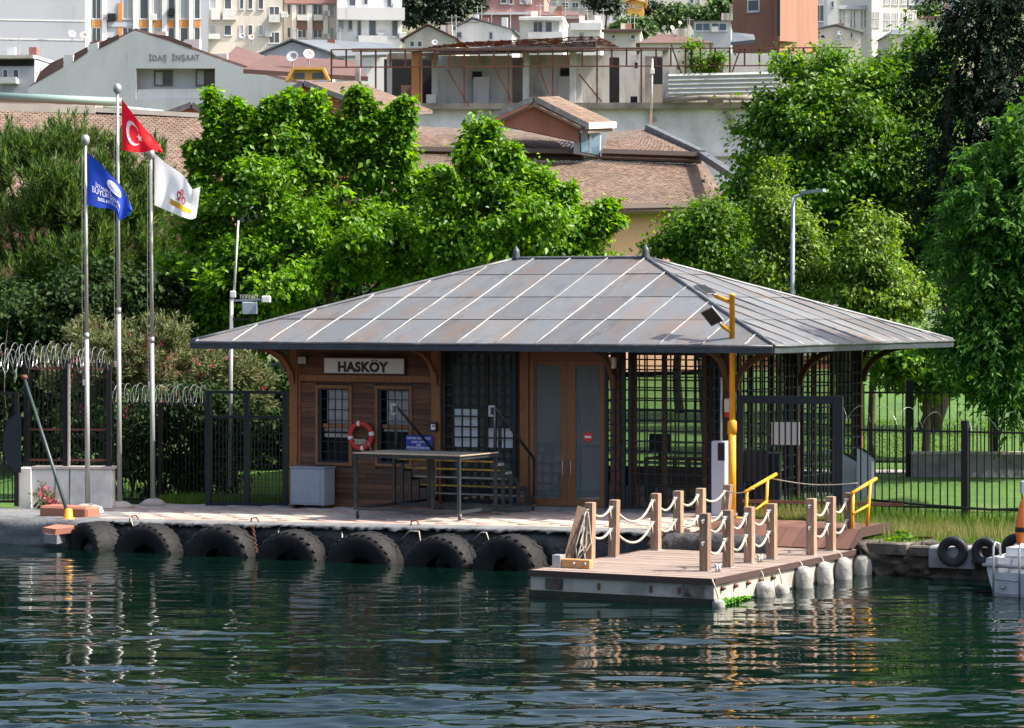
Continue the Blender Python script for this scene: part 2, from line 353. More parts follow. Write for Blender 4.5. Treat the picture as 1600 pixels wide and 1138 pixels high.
D['plaster_pink'] = dict(c=(.42, .24, .22), r=.85, var=[((.33, .19, .18), .6, .45, .7)], stretch=(1, 1, .25, 0))
D['plaster_orange'] = dict(c=(.29, .15, .105), r=.85, var=[((.22, .11, .08), .6, .45, .75)], stretch=(1, 1, .2, 0))
D['plaster_cream'] = dict(c=(.74, .7, .62), r=.85, var=[((.5, .46, .4), .3, .5, .75)])
D['orange_panel'] = dict(c=(.55, .24, .07), r=.6)
D['ruin_wall'] = dict(c=(.60, .60, .58), r=.9, var=[((.24, .22, .20), .8, .5, .7), ((.74, .71, .66), 2, .55, .75)], stretch=(1, 1, .35, 0))
D['ruin_slab'] = dict(c=(.30, .27, .24), r=.9, var=[((.16, .13, .11), .8, .45, .7)])
D['tarp_white'] = dict(c=(.72, .72, .75), r=.8, var=[((.44, .44, .46), .4, .45, .7)], bump=(.6, .3, .2))
D['corrugated'] = dict(c=(.42, .44, .45), r=.5, metal=.2, var=[((.33, .33, .33), .6, .5, .75)])
D['window_far'] = dict(c=(.075, .09, .105), r=.12, spec=.6)  # lightened: the reflected sky is put into the base colour
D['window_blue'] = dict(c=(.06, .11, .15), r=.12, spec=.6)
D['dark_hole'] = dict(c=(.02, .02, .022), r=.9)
D['boat_white'] = dict(c=(.60, .62, .66), r=.25, spec=.5, coat=.2, var=[((.5, .52, .55), 3, .55, .8)])
D['orange_float'] = dict(c=(.7, .16, .03), r=.5)
D['flag_red'] = dict(c=(.68, .012, .018), r=.7, trans=.3)
D['flag_blue'] = dict(c=(.015, .055, .46), r=.7, trans=.25)
D['flag_white'] = dict(c=(.86, .86, .88), r=.7, trans=.3)
D['flag_yellow'] = dict(c=(.8, .45, .02), r=.7)
D['brick_bank'] = dict(c=(.32, .13, .09), r=.9, var=[((.24, .1, .07), .8, .45, .7)])
D['concrete_mid'] = dict(c=(.17, .175, .18), r=.85, var=[((.10, .1, .105), 1.3, .45, .7), ((.25, .24, .23), 5, .6, .8)], bump=(5, .6, .05))
D['platform_pale'] = dict(c=(.32, .27, .2), r=.8)
D['cart_metal'] = dict(c=(.04, .048, .055), r=.4, metal=.3, var=[((.1, .1, .1), 6, .55, .75)])
D['glass_bay'] = dict(c=(.055, .08, .085), r=.06, spec=.9, alpha=.55)  # base colour raised to stand for reflected sky and water
D['glass_door'] = dict(c=(.13, .17, .19), r=.04, spec=.9, alpha=.5)  # blue grey reflections are painted into the base colour
D['rope_old'] = dict(c=(.33, .30, .26), r=.9, var=[((.2, .18, .15), 20, .4, .7)])
D['rock'] = dict(c=(.38, .35, .33), r=.9, var=[((.2, .18, .16), 3, .45, .7)], rnd=.3, bump=(6, .7, .05))
D['interior'] = dict(c=(.16, .15, .14), r=.8)
D['hill'] = dict(c=(.16, .16, .13), r=.95, var=[((.08, .12, .04), .05, .45, .6), ((.25, .2, .16), .09, .55, .7)])
# ================================================================ the setting: ground, quay, water
SP = Plane(4.81, 62.40, TH, .836)            # front wall of the ferry station, u to the right, w inwards
RP = Plane(4.81, 62.40, TH - 90, .836)       # its right wall, u going back, w to the left
def zg(u): return .836 + .019 * min(0, max(u, -20))          # the paving falls gently to the left
def gp(u, w): p = SP.xf((u, w, 0)); p.z = zg(u); return p
def gpx(px, py):                                                # paving point seen at a pixel
    z = .8
    for _ in range(8):
        d = dz(py, z); u, w = SP.inv((px - 800) * d / F, d); z = zg(u)
    return Vector(((px - 800) * d / F, d, z))
HY = [50, 62, 66, 80, 112, 125, 140, 160, 200, 300, 450, 560, 650, 900, 4000]
HZS = [.55, .6, .95, 1.05, 2.3, 2.7, 3.4, 6, 14, 27, 41, 62, 86, 100, 104]
def terrain(x, y): return float(np.interp(y, HY, HZS))
def ground_sheet():
    us = np.concatenate([np.linspace(-1500, -60, 12), np.linspace(-50, 60, 56), np.linspace(75, 1500, 12)])
    ws = np.concatenate([np.linspace(-3.2, 60, 48), np.linspace(66, 200, 24), np.linspace(220, 900, 30), np.array([1200, 1800, 3500])])
    V = []
    for w in ws:
        for u in us:
            p = SP.xf((u, w, 0)); yy = p.y if abs(u) < 60 else 62.4 + w * .9
            yy = 62.4 + w * .95 + (p.y - 62.4 - w * .95) * max(0, 1 - w / 60)
            z = terrain(0, max(yy, 62)) + (0.05 * math.sin(p.x * .7) * math.sin(p.y * .5) if w > 14 else 0)
            if w > 120: z += 3 * math.sin(p.x * .013 + 1) * min(1, (w - 120) / 200)
            if -16 < u < .75 and w < 9: z = zg(u) - .12
            if .75 < u < 3.2 and w < 4: z = .80
            elif u <= -16 and w < 4: z = .45
            V.append((p.x, p.y, z))
    nu, nw = len(us), len(ws); q = []
    for j in range(nw - 1):
        for i in range(nu - 1): q.append((j * nu + i, j * nu + i + 1, (j + 1) * nu + i + 1, (j + 1) * nu + i))
    return np_mesh('park_ground', V, np.array(q), 'lawn_hill', kind='structure', smooth=True)
def lawn_hill():
    m = MAT('lawn'); nt = m.node_tree; N, L = nt.nodes, nt.links
    b = N['Principled BSDF']; src = b.inputs['Base Color'].links[0].from_socket
    g = N.new('ShaderNodeNewGeometry'); s = N.new('ShaderNodeSeparateXYZ'); L.new(g.outputs['Position'], s.inputs[0])
    mr = N.new('ShaderNodeMapRange'); mr.inputs[1].default_value = 122; mr.inputs[2].default_value = 150; L.new(s.outputs['Y'], mr.inputs[0])
    nz = N.new('ShaderNodeTexNoise'); nz.inputs['Scale'].default_value = .06; L.new(g.outputs['Position'], nz.inputs['Vector'])
    cr = N.new('ShaderNodeValToRGB'); cr.color_ramp.elements[0].position = .42; cr.color_ramp.elements[0].color = (.06, .10, .03, 1)
    cr.color_ramp.elements[1].position = .6; cr.color_ramp.elements[1].color = (.15, .15, .10, 1); L.new(nz.outputs[0], cr.inputs[0])
    x = N.new('ShaderNodeMix'); x.data_type = 'RGBA'; L.new(mr.outputs[0], x.inputs[0]); L.new(src, x.inputs[6]); L.new(cr.outputs[0], x.inputs[7])
    L.new(x.outputs[2], b.inputs['Base Color']); return m
_M['lawn_hill'] = lawn_hill()
ground_sheet()

def strip(name, mat, u0, u1, w0, w1, dzs, th, n=24, xf=SP, rough=0, kind='structure'):
    """A slab on the paving, following its fall."""
    mb = MB(); us = [u0 + (u1 - u0) * i / n for i in range(n + 1)]; V = []; fs = []
    for u in us:
        j = (random.random() - .5) * rough
        for (w, t) in ((w0 + j, 0), (w1, 0), (w1, -th), (w0 + j * .5, -th)):
            p = SP.xf((u, w, 0)); p.z = zg(u) + dzs + t; V.append(p)
    for i in range(n):
        for k in range(4): fs.append((i * 4 + k, i * 4 + (k + 1) % 4, i * 4 + 4 + (k + 1) % 4, i * 4 + 4 + k))
    fs += [(0, 1, 2, 3), tuple(n * 4 + k for k in (3, 2, 1, 0))]
    mb.add(V, fs); return mb.build(name, mat, kind=kind)
strip('quay_pavement', 'paving', -15.6, .8, -4.9, 2.6, 0, .1)
# alternating bands of red and pale paving slabs, each slab a piece
pv = bpy.data.objects['quay_pavement']; ORG['quay_pavement'] = Vector((0, 0, 0))
D['slab_pale'] = dict(c=(.41, .37, .34), r=.85, var=[((.31, .28, .26), 2, .45, .7)], rnd=.08)
D['slab_red'] = dict(c=(.40, .29, .25), r=.85, var=[((.33, .24, .21), 2, .45, .7)], rnd=.1)
_slab = {}
def slabs():
    wv = -4.88
    k = 0
    while wv < -.2:
        dw = .5; mat = 'slab_red' if k in (0, 1, 6) else 'slab_pale'
        for i in range(19):
            u = -15.5 + i * 1.0 - (.5 if k % 2 else 0)
            if u < -15.55 or u + 1 > 1.1: continue
            if mat not in _slab:
                me = MB().bevbox((.006, .006, -.03), (.994, dw - .006, .022), .006); m_ = bpy.data.meshes.new('paving_slab')
                m_.from_pydata([tuple(v) for v in me.v], [], me.f); m_.materials.append(MAT(mat)); _slab[mat] = m_
            o = bpy.data.objects.new('paving_slab', _slab[mat]); COL.objects.link(o); p = SP.xf((u, wv, 0))
            o.location = (p.x, p.y, zg(u) + random.uniform(0, .004)); o.rotation_euler = (0, -.019 * (-1), -math.radians(TH)); o.parent = pv
        wv += dw; k += 1
slabs()
def quay_face():
    """The rough concrete front of the quay: a lumpy sheet that turns over at the top."""
    nu, nh = 150, 9; V = []; q = []
    for j in range(nh):
        for i in range(nu):
            u = -13 + 16.1 * i / (nu - 1); h = j / (nh - 1)
            w = -5.35 + (.0 if h < .8 else (h - .8) * 2.4); lump = .10 * math.sin(u * 2.1 + 3 * h) * math.sin(u * .9) + random.uniform(-.05, .05)
            z = -.5 + (zg(u) + .5 - .03) * min(1, h / .85) + (random.uniform(-.03, .015) if h > .7 else 0)
            p = SP.xf((u, w - lump * (1 if h < .9 else .3), 0)); V.append((p.x, p.y, z + (.05 if h == 1 else 0) - (.03 if h == 1 else 0)))
    for j in range(nh - 1):
        for i in range(nu - 1): q.append((j * nu + i, j * nu + i + 1, (j + 1) * nu + i + 1, (j + 1) * nu + i))
    np_mesh('quay_edge', V, np.array(q), 'quay_wet_shade', kind='structure')
quay_face()
def rough_wall(name, mat, u0, u1, w, wt, ztop, z0=-.6, nu=60, nh=10, amp=.12, seed=1):
    rr = np.random.default_rng(seed); V = []; q = []
    A = rr.normal(0, 1, (nh + 2, nu)); A = (A + np.roll(A, 1, 1) + np.roll(A, -1, 1)) / 1.7
    for j in range(nh + 2):
        for i in range(nu):
            u = u0 + (u1 - u0) * i / (nu - 1); jj = min(j, nh)
            z = z0 + (ztop - z0) * jj / nh; ww = w - amp * A[j, i] * (1 if jj < nh else .4) + (0 if jj < nh else .06)
            if j == nh + 1: ww = wt
            p = SP.xf((u, ww, 0)); V.append((p.x, p.y, z + (amp * .25 * A[(j + 1) % nh, i] if j >= nh - 1 else 0)))
    for j in range(nh + 1):
        for i in range(nu - 1): q.append((j * nu + i, j * nu + i + 1, (j + 1) * nu + i + 1, (j + 1) * nu + i))
    return np_mesh(name, V, np.array(q), mat, kind='structure')
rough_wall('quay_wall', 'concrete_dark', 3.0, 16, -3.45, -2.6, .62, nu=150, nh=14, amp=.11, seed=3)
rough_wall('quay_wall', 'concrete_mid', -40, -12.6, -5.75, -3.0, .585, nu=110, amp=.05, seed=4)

def water():
    xs = np.concatenate([np.array([-900, -300, -120, -60, -34]), np.linspace(-22, -12.4, 14), np.arange(-12, 13, .058), np.linspace(13.4, 22, 14), np.array([34, 60, 120, 300, 900])])
    ys = np.concatenate([np.array([-900, -200, -40, 0, 15, 24, 29]), np.linspace(31, 34.4, 12), np.arange(34.5, 62.5, .047), np.array([63, 64, 66, 69, 73])])
    X, Y = np.meshgrid(xs, ys); Z = np.zeros_like(X); DX = np.zeros_like(X)
    rr = np.random.default_rng(11)
    ZL = np.zeros_like(X)
    for i in range(34):
        lam = .62 * (3.6 ** rr.random()); k = 2 * math.pi / lam; a = rr.normal(-1.54, .24); ph = rr.random() * 6.28
        ZL += .0125 / k * np.sin(k * (X * math.cos(a) + Y * math.sin(a)) + ph)
    for i in range(70):
        lam = .20 * (3.2 ** rr.random()); k = 2 * math.pi / lam; a = rr.normal(-1.57, .45)
        slope = .0066; amp = slope / k; ph = rr.random() * 6.28
        Z += amp * np.sin(k * (X * math.cos(a) + Y * math.sin(a)) + ph)
    # the wind lies in patches, and the water is calmer near the quay
    pat = np.zeros_like(X)
    for i in range(10):
        lam = rr.uniform(3, 12); k = 2 * math.pi / lam; a = rr.normal(1.57, .5); pat += np.sin(k * (X * math.cos(a) * .5 + Y * math.sin(a)) + rr.random() * 6.28)
    pat = np.clip(.95 + .26 * pat, .2, 2.1)
    fall = np.interp(Y, [30, 37, 43, 50, 57, 62], [1.65, 1.4, .82, .48, .34, .26])
    fade = np.clip((22 - np.abs(X)) / 6, 0, 1) * np.clip((Y - 31) / 2, 0, 1) * np.clip((65 - Y) / 2, 0, 1)
    Z = (Z * pat + ZL * (.5 + .5 * pat)) * fall * fade
    nx, ny = len(xs), len(ys)
    I = np.arange(nx * ny).reshape(ny, nx); q = np.stack([I[:-1, :-1], I[:-1, 1:], I[1:, 1:], I[1:, :-1]], -1).reshape(-1, 4)
    np_mesh('water', np.stack([X, Y, Z], -1).reshape(-1, 3), q, 'water', kind='structure', smooth=True)
def water_mat():
    m = bpy.data.materials.new('water'); m.use_nodes = True; N, L = m.node_tree.nodes, m.node_tree.links
    b = N['Principled BSDF']; b.inputs['Base Color'].default_value = (.001, .0075, .0052, 1); b.inputs['Roughness'].default_value = .02
    b.inputs['IOR'].default_value = 1.33; b.inputs['Specular IOR Level'].default_value = .5
    g = N.new('ShaderNodeNewGeometry'); mp = N.new('ShaderNodeMapping'); mp.inputs['Scale'].default_value = (.75, 1.3, 1); L.new(g.outputs['Position'], mp.inputs[0])
    nz = N.new('ShaderNodeTexNoise'); nz.inputs['Scale'].default_value = 5.5; nz.inputs['Detail'].default_value = 3; L.new(mp.outputs[0], nz.inputs['Vector'])
    bp = N.new('ShaderNodeBump'); bp.inputs['Strength'].default_value = .06; bp.inputs['Distance'].default_value = .02
    L.new(nz.outputs[0], bp.inputs['Height']); L.new(bp.outputs[0], b.inputs['Normal']); return m
_M['water'] = water_mat()
water()
# the sea bed keeps the sheet from floating over nothing
MB().add([(-900, -900, -4), (900, -900, -4), (900, 75, -4), (-900, 75, -4)], [(0, 1, 2, 3)]).build('sea_bed', 'algae_black', kind='structure')

def quay_lip():
    rr = np.random.default_rng(5); V = []; q = []; nu = 170
    for j in range(5):
        for i in range(nu):
            u = -12.9 + 13.6 * i / (nu - 1); a = rr.normal() * .035; p = SP.xf((u, (-5.43 + a, -5.46 + a, -5.36 + a * .5, -5.1, -4.85)[j], 0)); V.append((p.x, p.y, zg(u) + (-.07 + a * .6, -.03 + a * .3, .010, .026 + a * .12, .018)[j]))
    for j in range(4):
        for i in range(nu - 1): q.append((j * nu + i, j * nu + i + 1, (j + 1) * nu + i + 1, (j + 1) * nu + i))
    np_mesh('quay_lip', V, np.array(q), 'concrete_mid', kind='structure')
quay_lip()
# paths and banks in the park
def park_patch(name, mat, pts, lift=.03):
    mb = MB(); V = [Vector((x, y, terrain(x, y) + lift)) for x, y in pts]; mb.add(V, [tuple(range(len(V)))]); return mb.build(name, mat, kind='structure')
# ================================================================ the ferry station
station = thing('ferry_station', 'low wooden ferry pier house with grey hipped sheet metal roof on the quay', 'ferry station', SP.xf((-5.7, 3.9, 0)))
UL, WD, OV = -11.414, 7.93, 1.687
RR_, ZE, ZR = 5.652, 3.70, 5.68
fu = SP.u
def S(mb=None): return MB(SP.xf)
# floor and plinth
S().box((UL + .02, .0, -.5), (.05, WD + .05, .02)).build('floor', 'concrete_quay', station)
# posts
H = 3.56
u_p2 = fu(685); u_p3 = fu(963); v_m = RP.u(1247)
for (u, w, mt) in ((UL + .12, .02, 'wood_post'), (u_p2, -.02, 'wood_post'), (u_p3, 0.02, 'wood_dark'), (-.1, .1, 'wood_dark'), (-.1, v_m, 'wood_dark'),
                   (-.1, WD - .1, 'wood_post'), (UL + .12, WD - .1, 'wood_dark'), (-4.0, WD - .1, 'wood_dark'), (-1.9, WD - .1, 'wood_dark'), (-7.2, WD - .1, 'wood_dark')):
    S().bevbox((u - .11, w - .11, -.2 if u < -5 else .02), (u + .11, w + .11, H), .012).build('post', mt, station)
# wall plate beams under the eaves
S().box((UL, -.1, H), (0, .12, H + .16)).build('eave_beam', 'wood_dark', station)
S().box((-.12, .12, H), (.1, WD, H + .16)).build('eave_beam', 'wood_dark', station)
S().box((UL, WD - .12, H), (-.12, WD + .1, H + .16)).build('eave_beam', 'wood_dark', station)
S().box((UL - .1, .12, H), (UL + .12, WD - .12, H + .16)).build('eave_beam', 'wood_dark', station)
# clad ticket office on the left: planks one by one, cut round two windows
ux0, ux1 = UL + .23, u_p2 - .11
def zpx(py, px): return SP.zz(py, fu(px))
wins = [(fu(494), fu(551), zpx(727, 522), zpx(602, 522)), (fu(587), fu(645), zpx(729, 616), zpx(603, 616))]
zf = zpx(592, 580)
mb = S(); cuts = [ux0, wins[0][0], wins[0][1], wins[1][0], wins[1][1], ux1]
for i in (0, 2, 4): mb.box((cuts[i], .03, -.24), (cuts[i + 1], .08, H))
for (a, b, c, d) in wins: mb.box((a, .03, -.24), (b, .08, c)); mb.box((a, .03, d), (b, .08, H))
mb.build('wall_backing', 'wood_dark', station)
z = -.2; ph = .118
while z < H - .02:
    z1 = min(z + ph - .006, H)
    if abs(z + ph / 2 - zf) < ph * .6:
        z += ph; continue
    spans = [(ux0, ux1)]
    for (a, b, c, d) in wins:
        if z1 > c and z < d:
            n = []
            for (s0, s1) in spans:
                if a > s0 and b < s1: n += [(s0, a), (b, s1)]
                else: n.append((s0, s1))
            spans = n
    for (s0, s1) in spans:
        if s1 - s0 > 2.6 and random.random() < .7:
            c = s0 + (s1 - s0) * random.uniform(.3, .7); pcs = [(s0, c - .002), (c + .002, s1)]
        else: pcs = [(s0, s1)]
        for (a, b) in pcs:
            mb = S(); o0 = random.uniform(-.003, .003)
            mb.prism([(a, .03, z), (a, -.022 + o0, z), (a, -.008 + o0, z1), (a, .03, z1)], (b - a, 0, 0)); mb.build('plank', 'wood_plank', station)
    z += ph
S().box((ux0, -.035, zf - .075), (ux1, .03, zf + .075)).build('frieze_board', 'wood_post', station)
S().box((ux0 - .02, -.04, -.2), (ux0 + .07, .03, H)).build('corner_board', 'wood_post', station)
S().box((ux1 - .07, -.04, -.12), (ux1 + .02, .03, H)).build('corner_board', 'wood_post', station)
for k, (a, b, c, d) in enumerate(wins):
    t = .075; mb = S()
    for (p, q) in (((a, -.05, c), (a + t, .06, d)), ((b - t, -.05, c), (b, .06, d)), ((a + t, -.05, d - t), (b - t, .06, d)), ((a + t, -.055, c), (b - t, .06, c + t * .8))): mb.box(p, q)
    w = mb.build('window', 'wood_post', station)
    a2, b2, c2, d2 = a + t, b - t, c + t * .8, d - t; zm = c2 + (d2 - c2) * .5
    S().box((a2, .07, c2), (b2, .08, d2)).build('pane', 'glass_clear', w)
    S().box((a2 + .18, .09, zm + .02), (b2, .115, d2 - .02)).build('curtain', 'curtain', w)
    S().box((a2 + .1, .02, zm - .05), (b2, .068, zm + .04)).build('sash_rail', 'wood_post', w)
    if k == 0:
        for q in range(2): S().box((a2 + .1, .086, zm - .28 + q * .13), (b2, .1, zm - .19 + q * .13)).build('blind_slat', 'white_paint', w)
    else: S().box((a2 + .1, .086, zm - .12), (b2, .1, zm - .07)).build('blind_slat', 'white_paint', w)
    mb = S()
    for (p, q) in (((a2, -.03, c2), (a2 + .09, .015, d2)), ((b2 - .03, -.03, c2), (b2, .015, d2)), ((a2 + .09, -.03, c2), (b2 - .03, .015, c2 + .05)), ((a2 + .09, -.03, d2 - .04), (b2 - .03, .015, d2))): mb.box(p, q)
    mb.build('grille_frame', 'navy_metal', w)
    for i in range(1, 4): bar_obj('grille_bar', w, (a2 + .09 + (b2 - a2 - .12) * i / 4, -.01, c2 + .05), (a2 + .09 + (b2 - a2 - .12) * i / 4, -.01, d2 - .04), .018, .018, 'navy_metal', SP.xf)
    for i in range(1, 7): bar_obj('grille_bar', w, (a2 + .09, .004, c2 + (d2 - c2) * i / 7), (b2 - .03, .004, c2 + (d2 - c2) * i / 7), .018, .018, 'navy_metal', SP.xf, up=(0, 1, 0))
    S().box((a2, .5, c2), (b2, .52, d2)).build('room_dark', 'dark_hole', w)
# partition between office and hall, back and left walls
S().box((u_p2 - .05, .12, .02), (u_p2 + .05, WD - .12, H)).build('partition_wall', 'wood_dark', station)
S().box((UL + .02, .12, .02), (UL + .1, WD - .12, H)).build('side_wall', 'wood_plank', station)
S().box((UL + .23, WD - .1, .02), (-7.31, WD - .02, H)).build('back_wall', 'wood_dark', station)
S().box((UL + .1, .12, H + .16), (-.12, WD - .12, H + .2)).build('ceiling', 'soffit', station)

def grille(P, u0, u1, w, z0, z1, nu, nz, frame=.08, bar=.036, bars=True):
    mb = MB(P.xf)
    for (p, q) in (((u0, w - .03, z0), (u0 + frame, w + .03, z1)), ((u1 - frame, w - .03, z0), (u1, w + .03, z1)), ((u0 + frame, w - .03, z0), (u1 - frame, w + .03, z0 + .06)), ((u0 + frame, w - .03, z1 - .06), (u1 - frame, w + .03, z1))): mb.box(p, q)
    g = mb.build('grille', 'navy_metal', station); a, b = u0 + frame, u1 - frame
    for i in range(1, nu): x = a + (b - a) * i / nu; bar_obj('grille_bar', g, (x, w - .012, z0 + .06), (x, w - .012, z1 - .06), bar, bar * .8, 'navy_metal', P.xf)
    for i in range(1, nz): zz = z0 + .06 + (z1 - z0 - .12) * i / nz; bar_obj('grille_bar', g, (a, w + .011, zz), (b, w + .011, zz), bar, bar * .8, 'navy_metal', P.xf, up=(0, 1, 0))
    return g
def glazing(P, u0, u1, w, z0, z1, mull, mat='glass'):
    """Glass between dark timber mullions."""
    n = len(mull) + 1; xs = [u0] + list(mull) + [u1]
    for x in xs: MB(P.xf).box((x - .05, w - .04, z0), (x + .05, w + .05, z1)).build('mullion', 'wood_dark', station)
    for i in range(n): MB(P.xf).box((xs[i] + .052, w, z0), (xs[i + 1] - .052, w + .012, z1)).build('glass_pane', mat, station)
# bay with posters
g0, g1 = u_p2 + .13, fu(808)
glazing(SP, g0 + .06, g1 + .02, .12, .04, H - .02, [g0 + (g1 - g0) * .56], 'glass_bay')
grille(SP, g0, g1, -.03, .04, H - .04, 8, 14)
S().bevbox((fu(812), -.02, .02), (fu(826), .12, H), .01).build('jamb', 'wood_post', station)
# double door
d0, d1 = fu(829), fu(947); dm = (d0 + d1) / 2
S().box((d0, -.04, H - .24), (d1, .1, H)).build('door_head', 'wood_door', station)
S().box((d0, -.04, .02), (d0 + .1, .1, H - .24)).build('door_jamb', 'wood_door', station)
S().box((d1 - .08, -.04, .02), (d1, .1, H - .24)).build('door_jamb', 'wood_door', station)
for k, (a, b) in enumerate(((d0 + .1, dm), (dm + .006, d1 - .08))):
    s0, s1 = (.04, .17) if k == 0 else (.19, .07); zt = H - .25; mb = S()
    for (p, q) in (((a, -.02, .04), (a + s0, .05, zt)), ((b - s1, -.02, .04), (b, .05, zt)), ((a + s0, -.02, zt - .1), (b - s1, .05, zt)), ((a + s0, -.02, .04), (b - s1, .05, .2))): mb.box(p, q)
    dr = mb.build('door', 'wood_door', station)
    S().box((a + s0, .012, .2), (b - s1, .02, zt - .1)).build('pane', 'glass_door', dr)
    hx = b - .1 if k == 0 else a + .1
    S().tube([(hx, -.02, .7), (hx, -.08, .72), (hx, -.08, 1.05), (hx, -.02, 1.07)], .014).build('pull_handle', 'galv', dr)
    if k == 1:
        px = (a + s0 + b - s1) / 2; c = Vector((px - .0, -.005, SP.zz(683, fu(919)))); mb = S()
        V = [(c.x + .115 * math.cos(i * math.pi / 12), .0, c.z + .115 * math.sin(i * math.pi / 12)) for i in range(24)]
        mb.prism(V, (0, .008, 0)); mb.mi = 1; mb.box((c.x - .08, -.004, c.z - .025), (c.x + .08, .0, c.z + .025)); mb.build('no_entry_sticker', ['red_paint', 'white_print'], dr)
# narrow grille over the post, then the long see-through bay
grille(SP, fu(949), fu(981), -.12, .04, H - .04, 2, 13)
g2, g3 = fu(983), fu(1129)
grille(SP, g2, g3, -.03, .04, H - .04, 11, 14, bar=.03)
glazing(SP, g2 + .06, g3 - .06, .14, .04, H - .02, [fu(1034), fu(1097)], 'glass_clear')
# right wall: two bays of glass behind grilles
grille(RP, .25, v_m - .13, -.03, .04, H - .04, 14, 13); glazing(RP, .3, v_m - .15, .14, .04, H - .02, [1.4, 2.6], 'glass_clear')
grille(RP, v_m + .13, WD - .22, -.03, .04, H - .04, 14, 13); glazing(RP, v_m + .15, WD - .25, .14, .04, H - .02, [v_m + 1.3, v_m + 2.5], 'glass_clear')
# back wall of the hall
for a, b in ((-7.1, -4.1), (-3.9, -2.0), (-1.8, -.2)):
    grille(SP, a, b, WD + .04, .04, H - .04, max(3, int((b - a) / .3)), 13)
    S().box((a, WD - .1, .02), (b, WD - .02, .5)).build('sill_wall', 'wood_dark', station)
    S().box((a, WD - .08, .5), (b, WD - .068, H)).build('glass_pane', 'glass_clear', station)
# eave brackets, curved
def bracket(P, u, w, du, dw):
    mb = MB(P.xf); pts = []
    for i in range(9):
        t = i / 8; a = t * math.pi / 2; pts.append((u + du * (1 - math.cos(a)), w + dw * (1 - math.cos(a)), 2.72 + .86 * math.sin(a)))
    for i in range(8): mb.bar(pts[i], pts[i + 1], .09, .13)
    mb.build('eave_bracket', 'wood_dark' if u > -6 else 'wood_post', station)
bracket(SP, UL + .12, -.12, 0, -1.2); bracket(SP, UL - .02, .1, -1.2, 0); bracket(SP, u_p2, -.16, 0, -1.1); bracket(SP, u_p3, -.16, 0, -1.1)
bracket(SP, .05, .1, 1.2, 0); bracket(SP, -.1, -.05, 0, -1.1); bracket(SP, .05, v_m, 1.2, 0); bracket(SP, .05, WD - .1, 1.25, 0); bracket(SP, -.1, WD + .05, 0, 1.1)
# ---- roof
CU, CV = (UL / 2), WD / 2
def solid(dzr, mat, name, th=.05):
    e = [(UL - OV, -OV, ZE), (OV, -OV, ZE), (OV, WD + OV, ZE), (UL - OV, WD + OV, ZE)]; r = [(UL - OV + RR_, CV, ZR), (OV - RR_, CV, ZR)]
    V = [(p[0], p[1], p[2] + dzr) for p in e + r]
    return S().add(V, [(0, 1, 5, 4), (1, 2, 5), (2, 3, 4, 5), (3, 0, 4), (3, 2, 1, 0)]).build(name, mat, station)
solid(-.03, 'soffit', 'roof_deck')
def front(u, t): return Vector((u, -OV + t * RR_, ZE + t * (ZR - ZE)))
def back(u, t): return Vector((u, WD + OV - t * RR_, ZE + t * (ZR - ZE)))
def right(v, t): return Vector((OV - t * RR_, v, ZE + t * (ZR - ZE)))
def left(v, t): return Vector((UL - OV + t * RR_, v, ZE + t * (ZR - ZE)))
def clip(poly, f):
    out = []
    for i in range(len(poly)):
        a, b = poly[i], poly[(i + 1) % len(poly)]; fa, fb = f(a), f(b)
        if fa >= 0: out.append(a)
        if (fa >= 0) != (fb >= 0): k = fa / (fa - fb); out.append((a[0] + k * (b[0] - a[0]), a[1] + k * (b[1] - a[1])))
    return out
TR = [0, .265, .525, .80, 1.0]
def slope(fn, lo, hi, seams, nrm, mat='lead'):
    cols = [lo] + [s for s in seams if lo + .05 < s < hi - .05] + [hi]; nrm = Vector(nrm).normalized()
    for i in range(len(cols) - 1):
        for r in range(4):
            g = .004; poly = [(cols[i] + g, TR[r] + .0012), (cols[i + 1] - g, TR[r] + .0012), (cols[i + 1] - g, TR[r + 1] - .0006), (cols[i] + g, TR[r + 1] - .0006)]
            poly = clip(poly, lambda p: p[0] - lo - p[1] * RR_ - .02); poly = clip(poly, lambda p: hi - p[1] * RR_ - .02 - p[0])
            if len(poly) < 3: continue
            ar = sum(poly[k][0] * poly[(k + 1) % len(poly)][1] - poly[(k + 1) % len(poly)][0] * poly[k][1] for k in range(len(poly)))
            if abs(ar) < .002: continue
            l0 = random.uniform(0, .008)
            P3 = [fn(*p) + nrm * (l0 + .012 - .012 * (p[1] - TR[r]) / (TR[r + 1] - TR[r])) for p in poly]
            S().prism(P3, nrm * .012).build('roof_panel', mat, station)
    for s in cols[1:-1]:
        tm = min((s - lo) / RR_, (hi - s) / RR_, 1.0) - .006
        pts = [fn(s + random.uniform(-.012, .012), tm * q / 9) + nrm * (.034 + random.uniform(-.005, .005)) for q in range(10)]
        pts[0] = fn(s, -.002) + nrm * .028
        S().tube(pts, [random.uniform(.017, .026) for _ in pts], 6).build('roof_seam', 'lead_rib', station)
h_ = ZR - ZE
slope(front, UL - OV, OV, [-3.965 + k * 1.0 for k in range(-10, 7)], (0, -h_, RR_))
slope(right, -OV, WD + OV, [CV + k * 1.0 for k in range(-7, 8)], (h_, 0, RR_), 'lead_side')
slope(back, UL - OV, OV, [-8, -3], (0, h_, RR_))
slope(left, -OV, WD + OV, [CV], (-h_, 0, RR_), 'lead_side')
def cap(a, b, r=.045):
    a, b = Vector(a), Vector(b); n = 10
    pts = [a.lerp(b, i / n) + Vector((0, 0, .035 + random.uniform(-.006, .006))) for i in range(n + 1)]; S().tube(pts, r, 8).build('hip_cap', 'lead_cap', station)
e = [(UL - OV, -OV, ZE), (OV, -OV, ZE), (OV, WD + OV, ZE), (UL - OV, WD + OV, ZE)]; rl, rr2 = (UL - OV + RR_, CV, ZR), (OV - RR_, CV, ZR)
